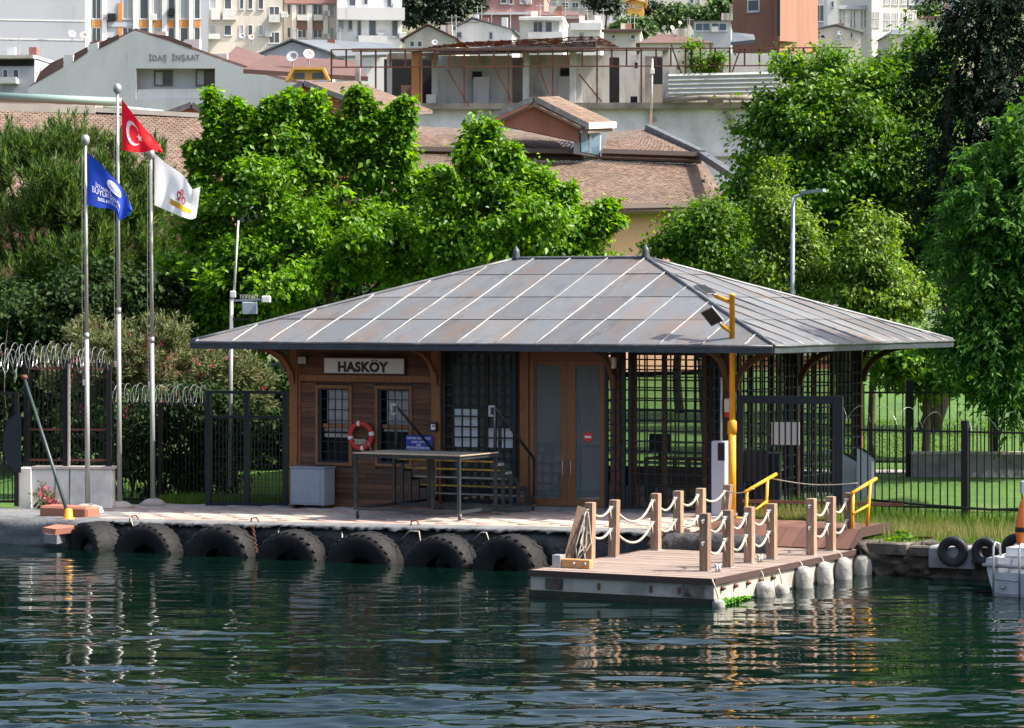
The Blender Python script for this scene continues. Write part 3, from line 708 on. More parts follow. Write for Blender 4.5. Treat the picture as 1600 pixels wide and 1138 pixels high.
cap(e[0], rl); cap(e[1], rr2); cap(e[2], rr2); cap(e[3], rl); cap(rl, rr2, .04)
for c in (rl, rr2):
    S().lathe([(.09, -.02), (.11, .02), (.10, .06), (.085, .16), (.075, .25), (.05, .27), (.03, .30), (.008, .34)], c, n=12).build('finial', 'fascia', station)
# fascia and gutter on the four eaves
for (p, q, n_) in ((e[0], e[1], (0, -1)), (e[1], e[2], (1, 0)), (e[2], e[3], (0, 1)), (e[3], e[0], (-1, 0))):
    p, q = Vector(p), Vector(q); dn = Vector((n_[0], n_[1], 0)) * .012; dt = (q - p).normalized() * .04
    mb = S(); mb.add([p + dn * 0 - dt * 0 + Vector((0, 0, .0)), q + Vector((0, 0, .0)), q + Vector((0, 0, -.15)), p + Vector((0, 0, -.15)),
            p + dn * 3 + Vector((0, 0, .0)), q + dn * 3 + Vector((0, 0, .0)), q + dn * 3 + Vector((0, 0, -.15)), p + dn * 3 + Vector((0, 0, -.15))],
           [(0, 1, 2, 3), (4, 5, 6, 7), (0, 1, 5, 4), (2, 3, 7, 6), (0, 3, 7, 4), (1, 2, 6, 5)]); mb.build('fascia', 'fascia', station)
    nseg = 14
    mb = S(); pts = [p.lerp(q, i / nseg) + dn * 3.2 + Vector((0, 0, .004 + random.uniform(-.008, .008))) for i in range(nseg + 1)]; mb.tube(pts, .032, 6); mb.build('eave_roll', 'lead_cap', station)
# lantern under the eave, conduit on the corner post
S().bevbox((fu(958), -.35, 3.16), (fu(970), -.2, 3.42), .02).build('porch_lamp', 'white_paint', station)
S().tube([(fu(1133) , -.2, .05), (fu(1133), -.2, 3.0)], .025, 8).build('conduit', 'white_paint', station)
# ================================================================ things on the station wall and under its eaves
def wall_sign():
    a, b, z0, z1 = fu(508), fu(636), SP.zz(585.5, fu(570)), SP.zz(558.5, fu(570)); o = SP.xf((a, -.05, z0))
    t = thing('station_sign', 'white board reading HASKÖY in dark capitals above the two office windows', 'sign', o)
    S().box((a + .03, -.09, z0 + .03), (b - .03, -.06, z1 - .03)).build('board', 'sign_white', t)
    mb = S()
    for (p, q) in (((a, -.1, z0), (a + .03, -.05, z1)), ((b - .03, -.1, z0), (b, -.05, z1)), ((a + .03, -.1, z0), (b - .03, -.05, z0 + .03)), ((a + .03, -.1, z1 - .03), (b - .03, -.05, z1))): mb.box(p, q)
    mb.build('frame', 'wood_dark', t)
    G = lambda q: text_geo(q, .31, .017, 1.06)[0]; ext = lambda V: (min(v[0] for v in V), max(v[0] for v in V)); full = ext(G('HASKOY')); W = full[1] - full[0]; cx = fu(570.5); zb = SP.zz(580.5, fu(570)); sc = (fu(609.5) - fu(530.5)) / W
    for i, ch in enumerate('HASKOY'):
        V, fs = text_geo(ch, .31, .017, 1.06); e = ext(V); p = ext(G('HASKOY'[:i + 1])); x0 = (p[1] - p[0]) - (e[1] - e[0]) - W / 2; V = [(v[0] - e[0] + x0, v[1]) for v in V]; fs = list(fs)
        if ch == 'O':
            oc = x0 + (e[1] - e[0]) / 2; ht = max(v[1] for v in V)
            for dx in (-.045, .045): k = len(V); V += [(oc + dx - .021, ht + .012), (oc + dx + .021, ht + .012), (oc + dx + .021, ht + .05), (oc + dx - .021, ht + .05)]; fs.append((k, k + 1, k + 2, k + 3))
        S().add([(cx + v[0] * sc, -.094, zb + v[1]) for v in V], fs).build('letter', 'sign_text', t, recalc=False)
wall_sign()
def life_ring():
    c = SP.p(564, 681, -.14); t = thing('life_ring', 'red life ring with white bands hung between the two office windows', 'life ring', SP.xf(c))
    S().torus(c, (0, 1, 0), .29, .062, 36, 12, .9).build('ring', 'buoy_red', t)
    for k in range(4):
        a = math.radians(80 + 90 * k); mb = S(); x, y = frame_of((0, 1, 0)); V = []; q = []
        S_ = MB(SP.xf).torus(c, (0, 1, 0), .29, .066, 3, 12, .9, a - .13, a + .13); S_.build('white_band', 'white_print', t)
    pts = [(c.x + .16 * math.cos(i * .9) + .02 * math.sin(i * 2.3), c.y - .03 - .004 * (i % 5), c.z - .14 + .06 * math.sin(i * 1.1)) for i in range(26)]
    S().tube(pts, .012, 5).build('coiled_line', 'rope', t)
    S().tube([(c.x + .2, c.y - .05, c.z - .1), (c.x + .3, c.y - .06, c.z - .3), (c.x + .33, c.y - .05, c.z - .55)], .008, 5).build('grab_line', 'rope', t)
life_ring()
def notice():
    a, b = fu(640.5), fu(682.5); z1, z0 = SP.zz(680, fu(660)), SP.zz(712, fu(660)); t = thing('notice_board', 'blue notice board with white lettering beside the right office window', 'notice', SP.xf((a, -.2, z0)))
    S().bevbox((a, -.2, z0), (b, -.17, z1), .008).build('board', 'sign_blue', t)
    mb = S(); rows = [(.86, .88), (.68, .52), (.53, .16), (.40, .9), (.26, .74), (.1, .6)]; Hh = z1 - z0; W = b - a
    for (f, wd) in rows:
        x = (a + b) / 2 - W * wd / 2; xe = (a + b) / 2 + W * wd / 2
        while x < xe - .01:
            l = random.uniform(.012, .03); st = random.choice((0, 1, 2)); hh = .05; zc = z0 + Hh * f
            mb.box((x, -.205, zc - hh / 2), (min(x + .011, xe), -.2, zc + hh / 2))
            if st: mb.box((x + .011, -.204, zc + (hh / 2 - .012 if st == 1 else -.006)), (min(x + l, xe), -.2, zc + (hh / 2 if st == 1 else .006)))
            x += l + .012
    mb.build('lettering', 'white_print', t)
notice()
def cabinet():
    a, b = fu(453, -.62), fu(506, -.62); g = zg(a) - .836; z0, z1 = g + .1, SP.zz(731, a, -.62)
    t = thing('metal_cabinet', 'blue grey metal cabinet standing at the left foot of the station wall', 'cabinet', SP.xf((a, -.3, g)))
    S().bevbox((a, -.62, z0), (b, -.12, z1), .02).build('case', 'cabinet', t)
    S().box((a + .03, -.635, z0 + .04), (b - .1, -.622, z1 - .05)).build('door_panel', 'cabinet', t)
    S().box((b - .07, -.63, z0 + .03), (b - .055, -.622, z1 - .03)).build('hinge_strip', 'galv', t)
    S().box((a - .01, -.64, z1), (b + .01, -.1, z1 + .03)).build('lid', 'cabinet', t)
    for x in (a + .02, b - .1): S().box((x, -.58, g), (x + .08, -.16, z0)).build('foot', 'wood_dark', t)
cabinet()
def floodlight_under_eave():
    c = SP.p(475, 563, -.35); t = thing('floodlight', 'small white floodlight under the left eave beside the station sign', 'floodlight', SP.xf(c))
    S().prism([(c.x - .12, c.y - .1, c.z - .09), (c.x + .14, c.y - .1, c.z - .09), (c.x + .09, c.y - .02, c.z + .1), (c.x - .17, c.y - .02, c.z + .1)], (0, .05, .01)).build('housing', 'black_metal', t)
    S().prism([(c.x - .1, c.y - .112, c.z - .08), (c.x + .12, c.y - .112, c.z - .08), (c.x + .075, c.y - .034, c.z + .08), (c.x - .15, c.y - .034, c.z + .08)], (0, .008, 0)).build('lens', 'white_paint', t)
    S().bar((c.x, c.y + .02, c.z), (c.x, -.02, c.z + .12), .03).build('arm', 'black_metal', t)
floodlight_under_eave()
def intercom():
    c = SP.p(679, 667, -.16); t = thing('wall_device', 'small dark wall box with pale face on the post above the blue notice', 'wall device', SP.xf(c))
    S().bevbox((c.x - .085, c.y - .06, c.z - .11), (c.x + .085, c.y + .02, c.z + .1), .01).build('case', 'black_metal', t)
    S().box((c.x - .06, c.y - .068, c.z - .07), (c.x + .05, c.y - .061, c.z + .06)).build('face', 'paper', t)
    S().box((c.x - .015, c.y - .074, c.z + .0), (c.x + .035, c.y - .068, c.z + .04)).build('keypad', 'black_metal', t)
intercom()
def papers():
    L = [('tall white paper notice behind the poster bay grille', 708, 746, 639, 700), ('small white paper notice right of the tall one behind the grille', 757, 778, 667, 701), ('second small white paper notice beside the door end of the grille', 784, 801, 667, 701)]
    for lab, x0, x1, y0, y1 in L:
        a, b = fu(x0, .1), fu(x1, .1); z1, z0 = SP.zz(y0, a, .1), SP.zz(y1, a, .1); o = S().box((a, .1, z0), (b, .106, z1)).build('paper_notice', 'paper'); tag(o, lab, 'paper notice', 'papers behind the grille')
papers()
def siren():
    a, b = fu(1131, -.25), fu(1143, -.25); z1, z0 = SP.zz(623, a, -.25), SP.zz(652, a, -.25); t = thing('wall_siren', 'white and red alarm siren on the corner post behind the yellow lamp post', 'alarm siren', SP.xf((a, -.2, z0)))
    S().bevbox((a, -.25, z0 + .11), (b, -.1, z1), .02).build('case', 'white_paint', t)
    S().bevbox((a + .005, -.24, z0), (b - .005, -.1, z0 + .105), .015).build('beacon', 'red_paint', t)
siren()
def hall_furniture():
    a, b, w = fu(1006, 3.2), fu(1100, 3.2), 3.2; t = thing('wooden_counter', 'wooden counter seen through the long grille bay', 'counter', SP.xf((a, w, .02)))
    S().box((a, w, .95), (b, w + .7, 1.0)).build('top', 'wood_post', t)
    for i in range(5):
        x = a + (b - a - .08) * i / 4; S().box((x, w + .02, .02), (x + .08, w + .1, .95)).build('leg', 'wood_post', t)
    S().box((a, w + .05, .3), (b, w + .08, .62)).build('front_rail', 'wood_post', t)
    c = fu(1032, 3.4); t = thing('computer_monitor', 'dark computer monitor on the counter inside the hall', 'monitor', SP.xf((c, 3.4, 1.0)))
    S().bevbox((c - .3, 3.4, 1.15), (c + .25, 3.45, 1.55), .01).build('screen', 'black_metal', t); S().box((c - .06, 3.4, 1.03), (c + .04, 3.46, 1.15)).build('neck', 'black_metal', t); S().box((c - .15, 3.32, 1.0), (c + .12, 3.55, 1.03)).build('stand', 'black_metal', t)
    c = fu(1015, 2.2); t = thing('waiting_bench', 'dark waiting bench inside the hall behind the long grille', 'bench', SP.xf((c, 2.2, .02)))
    S().box((c - .2, 2.1, .42), (c + 1.6, 2.5, .47)).build('seat', 'wood_dark', t); S().box((c - .2, 2.5, .5), (c + 1.6, 2.54, .85)).build('backrest', 'wood_dark', t)
    for x in (c - .1, c + 1.45): S().box((x, 2.14, .02), (x + .06, 2.54, .42)).build('leg', 'black_metal', t)
hall_furniture()
# ================================================================ tyres along the quay
def tyre_parts(t, R, W, c, ax, lugs, mat='rubber'):
    """A tyre with tread, sidewalls and hollow centre, about its axis."""
    prof = [(R * .40, -W * .3), (R * .56, -W * .42), (R * .80, -W * .5), (R * .93, -W * .46), (R * .985, -W * .36), (R, 0), (R * .985, W * .36), (R * .93, W * .46), (R * .80, W * .5), (R * .56, W * .42), (R * .40, W * .3),
            (R * .46, W * .2), (R * .60, 0), (R * .46, -W * .2), (R * .40, -W * .3)]
    mb = MB(); mb.lathe(prof, c, ax, 40, .012, cap=False); mb.build('carcass', mat, t)
    axv = Vector(ax).normalized(); x, y = frame_of(axv); mb = MB(); c = Vector(c)
    for i in range(lugs):
        a = 2 * math.pi * i / lugs
        for sgn in (-1, 1):
            a2 = a + (0 if sgn > 0 else math.pi / lugs); e = x * math.cos(a2) + y * math.sin(a2); tg = axv.cross(e)
            p = c + e * R * .985 + axv * sgn * W * .1; q = c + e * R * .955 + axv * sgn * W * .45 + tg * (R * .16) * (1 if lugs < 30 else .4)
            mb.bar(p, q, R * 2 * math.pi / lugs * random.uniform(.3, .5), R * random.uniform(.03, .055), up=e)
    mb.build('tread_lugs', mat, t)
axw = SP.xf((0, 1, 0)) - SP.xf((0, 0, 0))
TY = [(148, 36, 816, 'large dark tyre hung on the quay nearest the red kerb block'), (233, 54, 819, 'second large tractor tyre from the left along the quay'), (347, 58, 821, 'large tyre with a rusty chain at its right shoulder on the quay'),
      (457, 49, 829, 'tractor tyre on the quay below the blue grey metal cabinet'), (571, 62, 832, 'widest tractor tyre on the quay below the left castor of the stair cart'), (692, 52, 836, 'tractor tyre on the quay below the right front castor of the stair cart'), (798, 54, 836, 'large tyre on the quay closest to the jetty')]
for i, (px, hw, top, lab) in enumerate(TY):
    w = -5.86; u = SP.u(px, w); d = SP.y(u, w); W = .68
    R = min(.92, max(.76, (hw * d / F - W * .5 * .2) / .89)); zt = zpy(top - 1, d)
    if i == 0: R = .62
    p = SP.xf((u, w, 0)); p.z = zt - R
    t = thing('quay_tyre', lab, 'tyre', p, 'tyres hung along the quay'); a = axw + Vector((random.uniform(-.2, .16) + (.45 if i == 0 else 0), 0, random.uniform(-.05, .05)))
    tyre_parts(t, R, W, p, a, (26, 30, 22, 24, 32, 28, 22)[i])
for i, (px, py, r, lab) in enumerate([(1489, 862, 24, 'small black tyre on the rough wall, left of the three beside the boat'), (1540, 862, 22, 'middle small black tyre on the rough wall next to the boat'), (1590, 859, 26, 'small black tyre on the rough wall half behind the white boat')]):
    w = -3.72; u = SP.u(px, w); p = SP.xf((u, w, 0)); p.z = zpy(py, p.y); R = r * p.y / F
    t = thing('quay_tyre', lab, 'tyre', p, 'tyres hung on the rough wall'); tyre_parts(t, R, .19, p, axw + Vector((.15 * (i - 1), 0, .06)), 40, 'rubber_clean')
# mooring lines over the quay edge
LN = [('white mooring line over the quay edge between first and second tyres', [(200, 824), (204, 808), (212, 832)]), ('short white line over the quay edge above the third tyre', [(318, 822), (316, 836), (322, 846)]), ('thin white line tied above the tyre below the cabinet', [(438, 822), (434, 836), (430, 847)]),
      ('looped white line over the edge left of the widest tyre', [(534, 828), (535, 838), (535, 850)]), ('white looped line over the edge right of the widest tyre', [(623, 848), (640, 830), (655, 830), (658, 850)]), ('white looped line over the edge between the last two tyres', [(737, 848), (752, 832), (760, 832), (766, 850)])]
for lab, pp in LN:
    mb = MB(); P = []
    for k, (px, py) in enumerate(pp):
        w = -5.3 if k == 0 else -5.62; u = SP.u(px, w); q = SP.xf((u, w, 0)); P.append(Vector((q.x, q.y - .05 * k, zpy(py, q.y))))
    mb.tube(P, .014, 6); o = mb.build('mooring_line', 'rope'); tag(o, lab, 'rope', 'lines over the quay edge')
def chain():
    t = thing('rusty_chain', 'rusty hanging chain between the third tyre and the fourth', 'chain', SP.xf((SP.u(396, -6.2), -6.2, 0)))
    for i in range(15):
        py = 824 + i * 3.6; px = 395 + i * .55; q = SP.xf((SP.u(px, -6.12), -6.12, 0)); q.z = zpy(py, q.y)
        MB().torus(q, (1, 0, 0) if i % 2 else (0, 1, 0), .03, .011, 10, 5).build('link', 'rust_metal', t)
chain()
# steel hooks on the quay edge
for px, lab in ((210, 'bent steel ring on the quay edge left of the third tyre'), (398, 'bent steel hook on the quay edge where the rusty chain hangs'), (1000 - 352, 'bent steel ring on the quay edge below the stair cart')):
    q = SP.xf((SP.u(px, -5.2), -5.2, 0)); q.z = zg(SP.u(px, -5.2)); mb = MB(); mb.tube([q + Vector((-.09, 0, -.02)), q + Vector((-.07, 0, .1)), q + Vector((.04, -.02, .12)), q + Vector((.1, -.05, .02)), q + Vector((.1, -.1, -.12))], .018, 6)
    tag(mb.build('steel_hook', 'rust_metal'), lab, 'mooring hook', 'hooks on the quay edge')
# ================================================================ jetty
JP = Plane(3.62, 51.0, TH, 0)          # front edge of the jetty: u to the left is negative, w towards the quay
JW, JL, JZ = 3.72, 8.6, .495
jetty = thing('floating_jetty', 'concrete floating jetty with brown board deck running out from the quay', 'jetty', JP.xf((-1.8, 4, 0)))
def J(): return MB(JP.xf)
def jetty_float():
    nu, nw = 40, 90; mb = J()
    mb.box((-JW, .02, -.35), (-.02, JL, JZ - .085)); mb.build('concrete_float', 'concrete_float', jetty)
    # inset pads and rust streaks of the front face
    for (a, b) in ((-3.4, -3.05), (-.62, -.2)): J().box((a, -.012, .16), (b, .02, .36)).build('front_pad', 'concrete_dark', jetty)
    for a in (-3.15, -2.33, -1.28, -.72): J().bevbox((a, -.02, .2), (a + .05, .02, .32), .01).build('bolt_plate', 'rust_metal', jetty)
    J().box((-JW - .015, -.015, -.35), (0, .02, .13)).build('waterline_band', 'algae_black', jetty)
    J().box((-.02, .02, -.35), (.006, JL, .035)).build('waterline_band', 'algae_black', jetty)
    for i in range(5):
        y = .35 + i * .58; c = (.0, y, .3); mb = J(); mb.lathe([(.05, 0), (.05, .02), (.025, .025), (.025, .06)], c, (1, 0, 0), 8); mb.build('bolt', 'rust_metal', jetty)
jetty_float()
J().box((-JW, 0, JZ - .085), (0, JL, JZ - .03)).build('deck_frame', 'deck_edge', jetty)
for (p, q) in (((-JW - .03, -.035, JZ - .1), (.035, .0, JZ + .006)), ((0, .0, JZ - .1), (.035, JL, JZ + .006)), ((-JW - .03, 0, JZ - .1), (-JW, JL, JZ + .006))): J().box(p, q).build('edge_board', 'deck_edge', jetty)
mb = J(); w = .004
while w < JL - .12:
    j = -JW * random.uniform(.3, .7); z = JZ + random.uniform(-.003, .003)
    mb.box((-JW + .004, w, JZ - .03), (j - .003, w + .138, z)); mb.box((j + .003, w, JZ - .03), (-.004, w + .138, z + random.uniform(-.002, .002))); w += .145
mb.build('deck_boards', 'deck', jetty, kind='stuff')
def moss():
    n = 1300; V = np.zeros((n, 3, 3)); c = np.zeros((n, 3))
    for i in range(n):
        w = abs(random.gauss(0, .6)); w = min(w, 2.1); q = JP.xf((.02 + random.uniform(0, .03 + .1 * math.exp(-w * 2)), w, .03 + abs(random.gauss(0, .03)) * math.exp(-w * .3))); c[i] = q
    for k in range(3): V[:, k] = c + RNG.normal(0, .022, (n, 3))
    np_mesh('green_algae', V.reshape(-1, 3), np.arange(3 * n).reshape(-1, 3), 'moss', jetty, kind='stuff')
moss()
def cleat(px, py):
    d = dz(py, JZ); u, w = JP.inv((px - 800) * d / F, d); mb = J()
    for s in (-.06, .06): mb.lathe([(.028, 0), (.022, .1)], (u, w + s, JZ), n=8)
    mb.tube([(u, w - .12, JZ + .14), (u, w - .06, JZ + .11), (u, w + .06, JZ + .11), (u, w + .12, JZ + .14)], .022, 8); mb.build('cleat', 'galv', jetty)
for c in ((1122, 894), (1188, 879), (1279, 856), (1338, 846)): cleat(*c)
# rope posts: (base pixel, top pixel, label)
LAB = 'wooden rope post '
PST = [(921, 879, 785, 'of the left row, first upright one from the outer end'), (959, 871, 781, 'second in the left row beside the leaning one'), (1025, 860, 771, 'third in the left row of the jetty'),
       (1060, 856, 767, 'fourth in the left row of the jetty'), (1095, 848, 763, 'fifth in the left row of the jetty'), (1130, 840, 757, 'last in the left row, tilting beside the yellow lamp post'),
       (1102, 893, 802, 'at the outer right corner of the jetty'), (1138, 887, 797, 'second in the right row of the jetty'), (1171, 880, 792, 'third in the right row of the jetty'), (1206, 874, 787, 'fourth in the right row before the gap'),
       (1268, 868, 779, 'first after the gap in the right row'), (1298, 861, 776, 'middle one after the gap in the right row'), (1327, 855, 770, 'last in the right row by the yellow handrail')]
POST = []
for i, (px, pb, ptop, lab) in enumerate(PST):
    d = dz(pb, JZ); base = Vector(((px - 800) * d / F, d, JZ)); h = zpy(ptop, d) - JZ; u, w = JP.inv(base.x, base.y)
    t = thing('rope_post', LAB + lab, 'post', base, 'rope posts of the jetty'); lean = .12 if i == 5 else (.02 if i in (0, 1) else 0)
    s = .082; mb = J(); tp = Vector((u + lean, w, JZ + h))
    V = [(u - s, w - s, JZ + .012), (u + s, w - s, JZ + .012), (u + s, w + s, JZ + .012), (u - s, w + s, JZ + .012)]; T = [(tp.x + a, tp.y + b, tp.z - .008) for a, b in ((-s, -s), (s, -s), (s, s), (-s, s))]
    T2 = [(tp.x + a * .85, tp.y + b * .85, tp.z) for a, b in ((-s, -s), (s, -s), (s, s), (-s, s))]
    mb.add(V + T + T2, [(3, 2, 1, 0), (8, 9, 10, 11)] + [(k, (k + 1) % 4, 4 + (k + 1) % 4, 4 + k) for k in range(4)] + [(4 + k, 4 + (k + 1) % 4, 8 + (k + 1) % 4, 8 + k) for k in range(4)])
    mb.build('timber', 'wood_bollard', t)
    J().bevbox((u - .12, w - .12, JZ + .001), (u + .12, w + .12, JZ + .014), .004).build('base_plate', 'galv', t)
    for f in (.88, .5):
        c = Vector((u + lean * f, w, JZ + h * f)); mb = J()
        mb.lathe([(.035, 0), (.035, .012), (.02, .015), (.016, .05)], c + Vector((0, -s, 0)), (0, -1, 0), 8); mb.torus(c + Vector((.0, -s - .05, -.02)), (1, 0, 0), .03, .009, 10, 5)
        mb.build('ring_bolt', 'galv', t)
    POST.append((u, w, h, lean))
def swag(a, b, f, sag, lab):
    (u0, w0, h0, l0), (u1, w1, h1, l1) = POST[a], POST[b]; s = .10
    p = Vector((u0 + l0 * f + .02, w0 - s + .03, JZ + h0 * f - .03)); q = Vector((u1 + l1 * f - .02, w1 - s - .05, JZ + h1 * f - .02)); pts = []
    for i in range(13):
        k = i / 12; c = p.lerp(q, k); c.z -= sag * 4 * k * (1 - k) * (.8 + .4 * k); pts.append(c)
    mb = J(); mb.tube(pts, .023, 8); mb.tube([q, q + Vector((.02, -.03, -.09)), q + Vector((.03, -.02, -.2))], .015, 6); mb.lathe([(.03, -.04), (.036, 0), (.03, .04)], q, (0.3, .3, 1), 8)
    tag(mb.build('rope_swag', 'rope'), lab, 'rope', 'rope swags of the jetty')
ORD = ['first', 'second', 'third', 'fourth', 'fifth', 'sixth']
for a in range(5):
    sg = [.13, .33, .2, .16, .15][a]
    swag(a, a + 1, .88, sg, f'upper pale rope from the {ORD[a]} to the {ORD[a+1]} post of the jetty left row'); swag(a, a + 1, .5, sg * .95, f'lower pale rope from the {ORD[a]} to the {ORD[a+1]} post of the jetty left row')
for k, a in enumerate((6, 7, 8)):
    swag(a, a + 1, .88, .22, f'upper pale rope from the {ORD[k]} to the {ORD[k+1]} post of the jetty right row'); swag(a, a + 1, .5, .22, f'lower pale rope from the {ORD[k]} to the {ORD[k+1]} post of the jetty right row')
for k, a in enumerate((10, 11)):
    swag(a, a + 1, .88, .2, f'upper pale rope {["left", "right"][k]} of the middle post past the gap of the jetty'); swag(a, a + 1, .5, .2, f'lower pale rope {["left", "right"][k]} of the middle post past the gap of the jetty')
def fallen_post():
    d = dz(884, JZ); b0 = Vector(((886 - 800) * d / F, d, JZ + .05)); t = thing('leaning_post', 'loose wooden post leaning with a bundle of rope beside the first upright post', 'post', b0)
    top = pt(909, 793, d + .25); MB().bar(b0, top, .16).build('timber', 'wood_bollard', t)
    for k in range(9):
        x0 = top + Vector((.02 + random.uniform(0, .1), -.12, -.04 - random.uniform(0, .25))); x1 = b0 + Vector((.16 + random.uniform(0, .22), -.12 - random.uniform(0, .08), .02 + random.uniform(0, .35) * (k % 2))); mid = x0.lerp(x1, random.uniform(.4, .7)) + Vector((random.uniform(-.12, .1), -.05, -.12)); mb = MB()
        mb.tube([x0.lerp(mid, q / 5) if q < 6 else mid.lerp(x1, (q - 5) / 5) for q in range(11)], .015, 6); mb.build('rope_strand', 'rope_old', t)
    d = dz(887, JZ); a = Vector(((863 - 800) * d / F, d, JZ + .1)); u, w = JP.inv(a.x, a.y)
    t = thing('timber_block', 'pale timber block with grey end lying at the outer left corner of the jetty', 'timber block', Vector((a.x, a.y, JZ)))
    J().bevbox((u + .18, w, JZ + .01), (u + .78, w + .16, JZ + .17), .012).build('beam', 'wood_fresh', t); J().bevbox((u, w - .02, JZ), (u + .18, w + .2, JZ + .24), .01).build('steel_end', 'galv', t)
    for x in (.45, .68): J().lathe([(.035, 0), (.035, .02), (.015, .03)], (u + x, w, JZ + .09), (0, -1, 0), 8).build('bolt', 'galv', t)
fallen_post()
FD = [(1197, 908, 934, 15, 'grey wrapped fender on the jetty side, nearest its outer corner'), (1224, 912, 931, 11, 'low grey fender bag beside the first one on the jetty side'), (1257, 885, 919, 14, 'grey wrapped fender below the gap in the jetty posts'), (1290, 878, 914, 13.5, 'grey wrapped fender below the post after the gap'), (1319, 871, 909, 13.5, 'grey wrapped fender below the middle post after the gap'), (1349, 866, 903, 15, 'large grey wrapped fender near the shore end of the jetty'), (1383, 868, 895, 9, 'small grey fender hanging at the shore corner of the jetty'), (1122, 936, 950, 10, 'grey fender bag half sunk at the outer corner of the jetty')]
for i, (px, t0, b0, hw, lab) in enumerate(FD):
    wof = .1; u = None
    for it in range(1):
        k = (px - 800) / F; w = None
    # where the ray meets the plane just outside the right side of the jetty
    JR = Plane(*JP.xf((.14, 0, 0))[:2], TH - 90, 0); w = JR.u(px); c = JP.xf((.12, w, 0)); R = hw * 1.14 * c.y / F; zt, zb = zpy(t0, c.y), zpy(b0, c.y) - .12
    if i == 7: c = JP.xf((.1, -.02, 0)); zt, zb = .14, -.1; R = .13
    t = thing('jetty_fender', lab, 'fender', (c.x, c.y, 0), 'fenders along the jetty side'); h = zt - zb
    n = 16; V = []; fs = []; rows = [(.25, 0), (.8, .03), (.98, .15), (1, .4), (1.0, .6), (.95, .8), (.72, .94), (.3, 1.0)]; x, y = Vector((axw.x, axw.y, 0)), Vector((axw.y, -axw.x, 0))
    ph = random.random() * 6
    for (r, f) in rows:
        for j in range(n):
            a = 2 * math.pi * j / n; rr = R * r * (1 + .07 * math.sin(3 * a + ph + 5 * f) + .05 * math.sin(7 * a - 4 * f) + random.uniform(-.03, .03)); V.append(Vector((c.x, c.y, zb + h * f)) + x * rr * math.cos(a) + y * rr * .85 * math.sin(a))
    for k in range(len(rows) - 1):
        for j in range(n): l = (j + 1) % n; fs.append((k * n + j, k * n + l, k * n + n + l, k * n + n + j))
    fs += [tuple(range(n - 1, -1, -1)), tuple(range(len(V) - n, len(V)))]
    mb = MB(); mb.smooth = True; mb.add(V, fs); mb.build('wrapped_body', 'fender', t)
    mb = MB(); tp = Vector((c.x, c.y, zt)); mb.tube([tp - Vector((0, 0, .05)), tp.lerp(JP.xf((.03, w, JZ)), .5) + Vector((0, 0, .02)), JP.xf((.0, w + .05, JZ + .01))], .014, 6); mb.build('lashing', 'rope', t)
# brown ramp and edge boards where the jetty meets the quay
def ramp():
    t = thing('gangway_ramp', 'reddish brown board ramp between the jetty and the quay', 'ramp', JP.xf((-1, 8.2, JZ))); n = 11; w0, wm, w1 = 6.75, 7.35, 9.0; zt = .875
    for i in range(n):
        a = -3.5 + 3.45 * i / n; b = -3.5 + 3.45 * (i + 1) / n - .012; j = random.uniform(-.006, .006); mb = J()
        mb.prism([(a, w0, JZ + .012), (a, w0, JZ + .03), (a, wm, zt + j), (a, w1, zt + j), (a, w1, zt - .05), (a, wm, zt - .05)], (b - a, 0, 0)); mb.build('ramp_board', 'ramp_brown', t)
    for a in (-3.56, -.045): mb = J(); mb.prism([(a, w0 - .02, JZ + .012), (a, w0 - .02, JZ + .05), (a, wm, zt + .04), (a, w1 + .02, zt + .04), (a, w1 + .02, zt - .15), (a, wm, zt - .15)], (.05, 0, 0)); mb.build('ramp_rail', 'deck_edge', t)
ramp()
# ================================================================ yellow lamp post and handrails
def lamp_post():
    d = 61.0; b = Vector(((1144 - 800) * d / F, d, zg(0))); k = d / F; t = thing('yellow_lamp_post', 'yellow lamp post with two flat floodlights in front of the station corner', 'lamp post', b)
    zs = zpy(668, d); zt = zpy(463, d)
    MB().lathe([(.085, 0), (.082, zs - b.z)], b, n=14).build('lower_pole', 'yellow_paint', t)
    MB().lathe([(.1, -.14), (.1, .12), (.062, .16)], (b.x, b.y, zs), n=14).build('collar', 'yellow_paint', t)
    MB().lathe([(.062, .1), (.06, zt - zs), (.07, zt - zs + .002), (.07, zt - zs + .04), (.03, zt - zs + .06)], (b.x, b.y, zs), n=14).build('upper_pole', 'yellow_paint', t)
    MB().bevbox((b.x - .16, b.y - .16, b.z + .0), (b.x + .16, b.y + .16, b.z + .03), .006).build('base_plate', 'yellow_paint', t)
    for (p0, p1, hx, hy, sgn) in (((1146, 474), (1119, 463), 1103, 452, 1), ((1146, 521), (1127, 508), 1112, 495, 0)):
        a, e = pt(*p0, d), pt(*p1, d - .0); hd = pt(hx, hy, d - .25)
        if sgn: e = pt(*p1, d + .35); hd = pt(hx, hy, d + .6)
        MB().tube([a, e], .05, 10).build('arm', 'yellow_paint', t)
        dr = (hd - e).normalized(); sd_ = dr.cross(Vector((0, 0, 1))).normalized(); nn = sd_.cross(dr).normalized()
        if not sgn: nn = (Vector((-.1, -.75, -.62))).normalized(); dr = (dr - nn * dr.dot(nn)).normalized(); sd_ = nn.cross(dr)
        mb = MB(); mb.tube([e, e + dr * .1], .035, 8); mb.build('clamp', 'galv', t)
        c = hd; L, W = .23, .155
        P = [c + dr * L + sd_ * W, c - dr * L + sd_ * W, c - dr * L - sd_ * W, c + dr * L - sd_ * W]; th = nn * (-.05 if not sgn else -.05)
        MB().prism(P, th).build('lamp_housing', 'galv', t)
        MB().prism([c + (p - c) * .88 + nn * .004 for p in P], nn * .008).build('lamp_panel', 'black_metal', t)
lamp_post()
